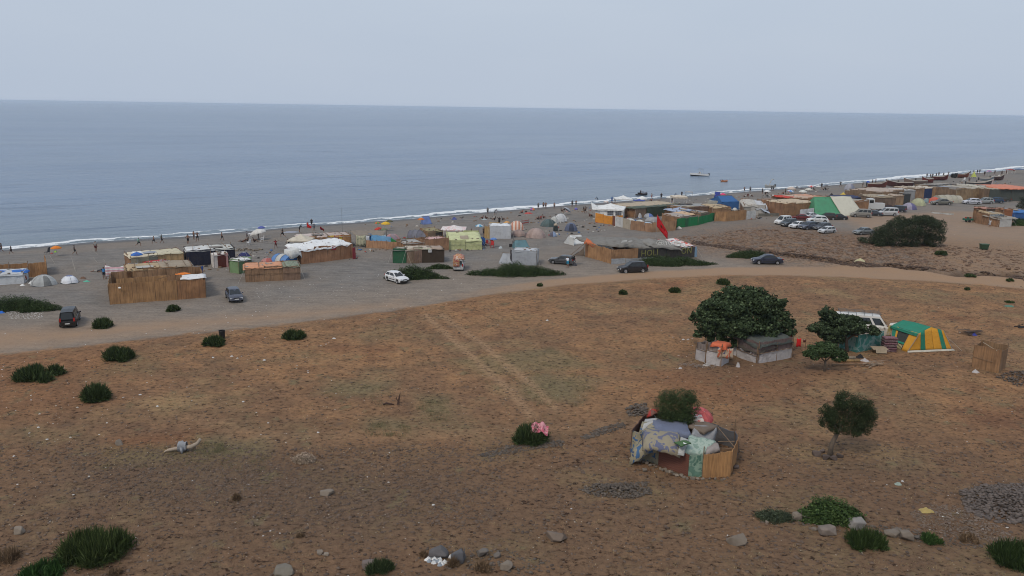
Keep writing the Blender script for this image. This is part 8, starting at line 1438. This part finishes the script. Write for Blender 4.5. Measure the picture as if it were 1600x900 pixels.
scatter('scattered_litter', 'white flecks of litter strewn over the sand and the left of the field', 'litter', [([(0, 480), (560, 440), (720, 470), (540, 560), (300, 640), (0, 700)], 230), ([(10, 487), (70, 486), (64, 498), (14, 498)], 420), ([(400, 445), (560, 440), (560, 470), (380, 480)], 110), ([(480, 430), (800, 425), (900, 440), (560, 470)], 110), ([(0, 560), (500, 540), (760, 900), (0, 900)], 160), ([(760, 480), (1600, 470), (1600, 800), (800, 880)], 90), ([(640, 380), (930, 380), (900, 430), (600, 430)], 120), ([(1180, 345), (1500, 350), (1480, 415), (1120, 400)], 140), ([(1050, 520), (1100, 520), (1110, 585), (1050, 580)], 40), ([(1490, 760), (1600, 755), (1600, 830), (1440, 830)], 60)],
        plain((.62, .60, .57), .7, name='litter_white'), .025, .10, .35)
scatter('field_stones', 'dark stones and clods strewn over the reddish field', 'stones', [([(-20, 570), (300, 525), (760, 470), (1130, 436), (1620, 445), (1620, 700), (-20, 760)], 6500), ([(-20, 690), (1620, 690), (1620, 905), (-20, 905)], 11500), ([(80, 700), (800, 700), (760, 830), (200, 800)], 4500), ([(1080, 372), (1600, 385), (1600, 430), (1250, 412)], 1500)], stonem((.045, .030, .022), (.175, .118, .082)), .03, .15, .6)
scatter('pale_field_stones', 'pale pebbles strewn over the reddish field', 'stones', [([(-20, 600), (1620, 560), (1620, 905), (-20, 905)], 2600)], stonem((.22, .17, .13), (.42, .35, .27)), .015, .07, .6)
camp = [([(175, 440), (330, 425), (470, 412), (560, 405), (560, 380), (380, 395), (190, 425)], 110), ([(560, 395), (760, 392), (760, 365), (560, 372)], 110), ([(760, 375), (960, 360), (960, 335), (760, 350)], 90), ([(960, 356), (1120, 350), (1120, 325), (960, 330)], 120), ([(1120, 345), (1260, 340), (1340, 325), (1340, 315), (1130, 325)], 110), ([(1340, 330), (1560, 316), (1560, 298), (1350, 305)], 110), ([(560, 350), (1000, 318), (1300, 294), (1300, 300), (1000, 328), (560, 362)], 90), ([(1440, 288), (1580, 278), (1580, 290), (1440, 298)], 60)]
for k_, (nm_, lb_, c_) in enumerate([('dark_belongings', 'dark bags and odds and ends strewn between the tents', (.035, .032, .03)), ('brown_belongings', 'brown boxes and sticks strewn between the tents', (.20, .13, .08)), ('pale_belongings', 'pale rags and boxes strewn between the tents', (.45, .43, .39)), ('blue_belongings', 'blue bottles and bags strewn between the tents', (.06, .14, .32)), ('red_belongings', 'red rags and bags strewn between the tents', (.35, .05, .04))]):
    scatter(nm_, lb_, 'belongings', [(p_, int(n_*(.9, .7, .6, .25, .2)[k_])) for p_, n_ in camp], cloth(c_), .10, .45, .9)
scatter('earth_clods', 'broken clods of reddish earth along the eroded bank at the right', 'clods', [([(1050, 372), (1190, 356), (1350, 372), (1600, 392), (1600, 428), (1250, 408)], 3200)], stonem((.05, .028, .02), (.25, .155, .10)), .08, .50, .55)
scatter('bank_clods', 'dark clods fallen along the cut of the gully beside the road', 'clods', [([(1085, 376), (1190, 391), (1330, 409), (1500, 424), (1600, 433), (1600, 439), (1490, 431), (1330, 416), (1190, 398), (1080, 381)], 3800)], stonem((.022, .013, .009), (.105, .062, .040)), .08, .45, .7)
# short dry grass in tufts
a = np.concatenate([inpoly([(-20, 580), (300, 530), (760, 475), (1100, 445), (1620, 450), (1620, 905), (-20, 905)], 5200)]); keep = np.array([noise.noise(Vector((x*.12, y*.12, 3))) > -.02 for x, y in a]); a = a[keep]
nb = 9; A2 = np.repeat(a, nb, 0)+rng.normal(0, .10, (len(a)*nb, 2)); B = np.stack([A2[:, 0], A2[:, 1], hgt(A2[:, 0], A2[:, 1])-.01], 1); n_ = len(B)
th = rng.uniform(0, 6.28, n_); Lh = rng.uniform(.05, .17, n_); T = B+np.stack([np.cos(th)*Lh*.6, np.sin(th)*Lh*.6, Lh*.8], 1); wv = np.stack([-np.sin(th), np.cos(th), th*0], 1)*.012
o = link('dry_grass', npmesh('dry_grass', np.stack([B-wv, B+wv, T], 1), 3, [(0, 1, 2)]), leafm((.26, .19, .10), (.36, .28, .15))); tagp(o, 'short dry grass tufts spread over the field', 'grass', None, 'stuff')
o = None
# faint greyish green weeds
a = np.concatenate([inpoly(p_, k_) for p_, k_ in [([(650, 625), (700, 625), (705, 660), (660, 655)], 40), ([(575, 660), (640, 665), (640, 685), (570, 680)], 40), ([(310, 690), (350, 690), (355, 712), (310, 712)], 35), ([(500, 590), (620, 600), (600, 640), (480, 620)], 25), ([(820, 590), (940, 600), (900, 640), (820, 630)], 40), ([(700, 560), (900, 540), (980, 590), (760, 600)], 50), ([(170, 700), (420, 690), (420, 735), (160, 735)], 60)]])
A2 = np.repeat(a, 40, 0)+rng.normal(0, .22, (len(a)*40, 2)); B = np.stack([A2[:, 0], A2[:, 1], hgt(A2[:, 0], A2[:, 1])-.01], 1); n_ = len(B); th = rng.uniform(0, 6.28, n_); Lh = rng.uniform(.05, .16, n_)
T = B+np.stack([np.cos(th)*Lh*.6, np.sin(th)*Lh*.6, Lh*.8], 1); wv = np.stack([-np.sin(th), np.cos(th), th*0], 1)*.014
o = link('low_weeds', npmesh('low_weeds', np.stack([B-wv, B+wv, T], 1), 3, [(0, 1, 2)]), leafm((.10, .10, .055), (.19, .17, .09))); tagp(o, 'low grey-green weeds in faint patches on the field', 'weeds', None, 'stuff')
# ================================================================ SEA AIR
hz = MB().box((12000, 44500, 11), (146000, 89400, 36)); hz.v = [Vector((v.x, v.y, -9 if v.z < 0 else 26.2)) for v in hz.v]
hm = bpy.data.materials.new('sea_haze'); hm.use_nodes = True; nt = hm.node_tree; nt.nodes.clear(); v_ = nt.nodes.new('ShaderNodeVolumePrincipled'); v_.inputs['Color'].default_value = (.84, .92, 1, 1); v_.inputs['Density'].default_value = HAZE
v_.inputs['Anisotropy'].default_value = .2; o_ = nt.nodes.new('ShaderNodeOutputMaterial'); nt.links.new(v_.outputs[0], o_.inputs['Volume'])
if HAZE: o = link('haze', hz.mesh('haze'), hm); o['kind'] = 'stuff'
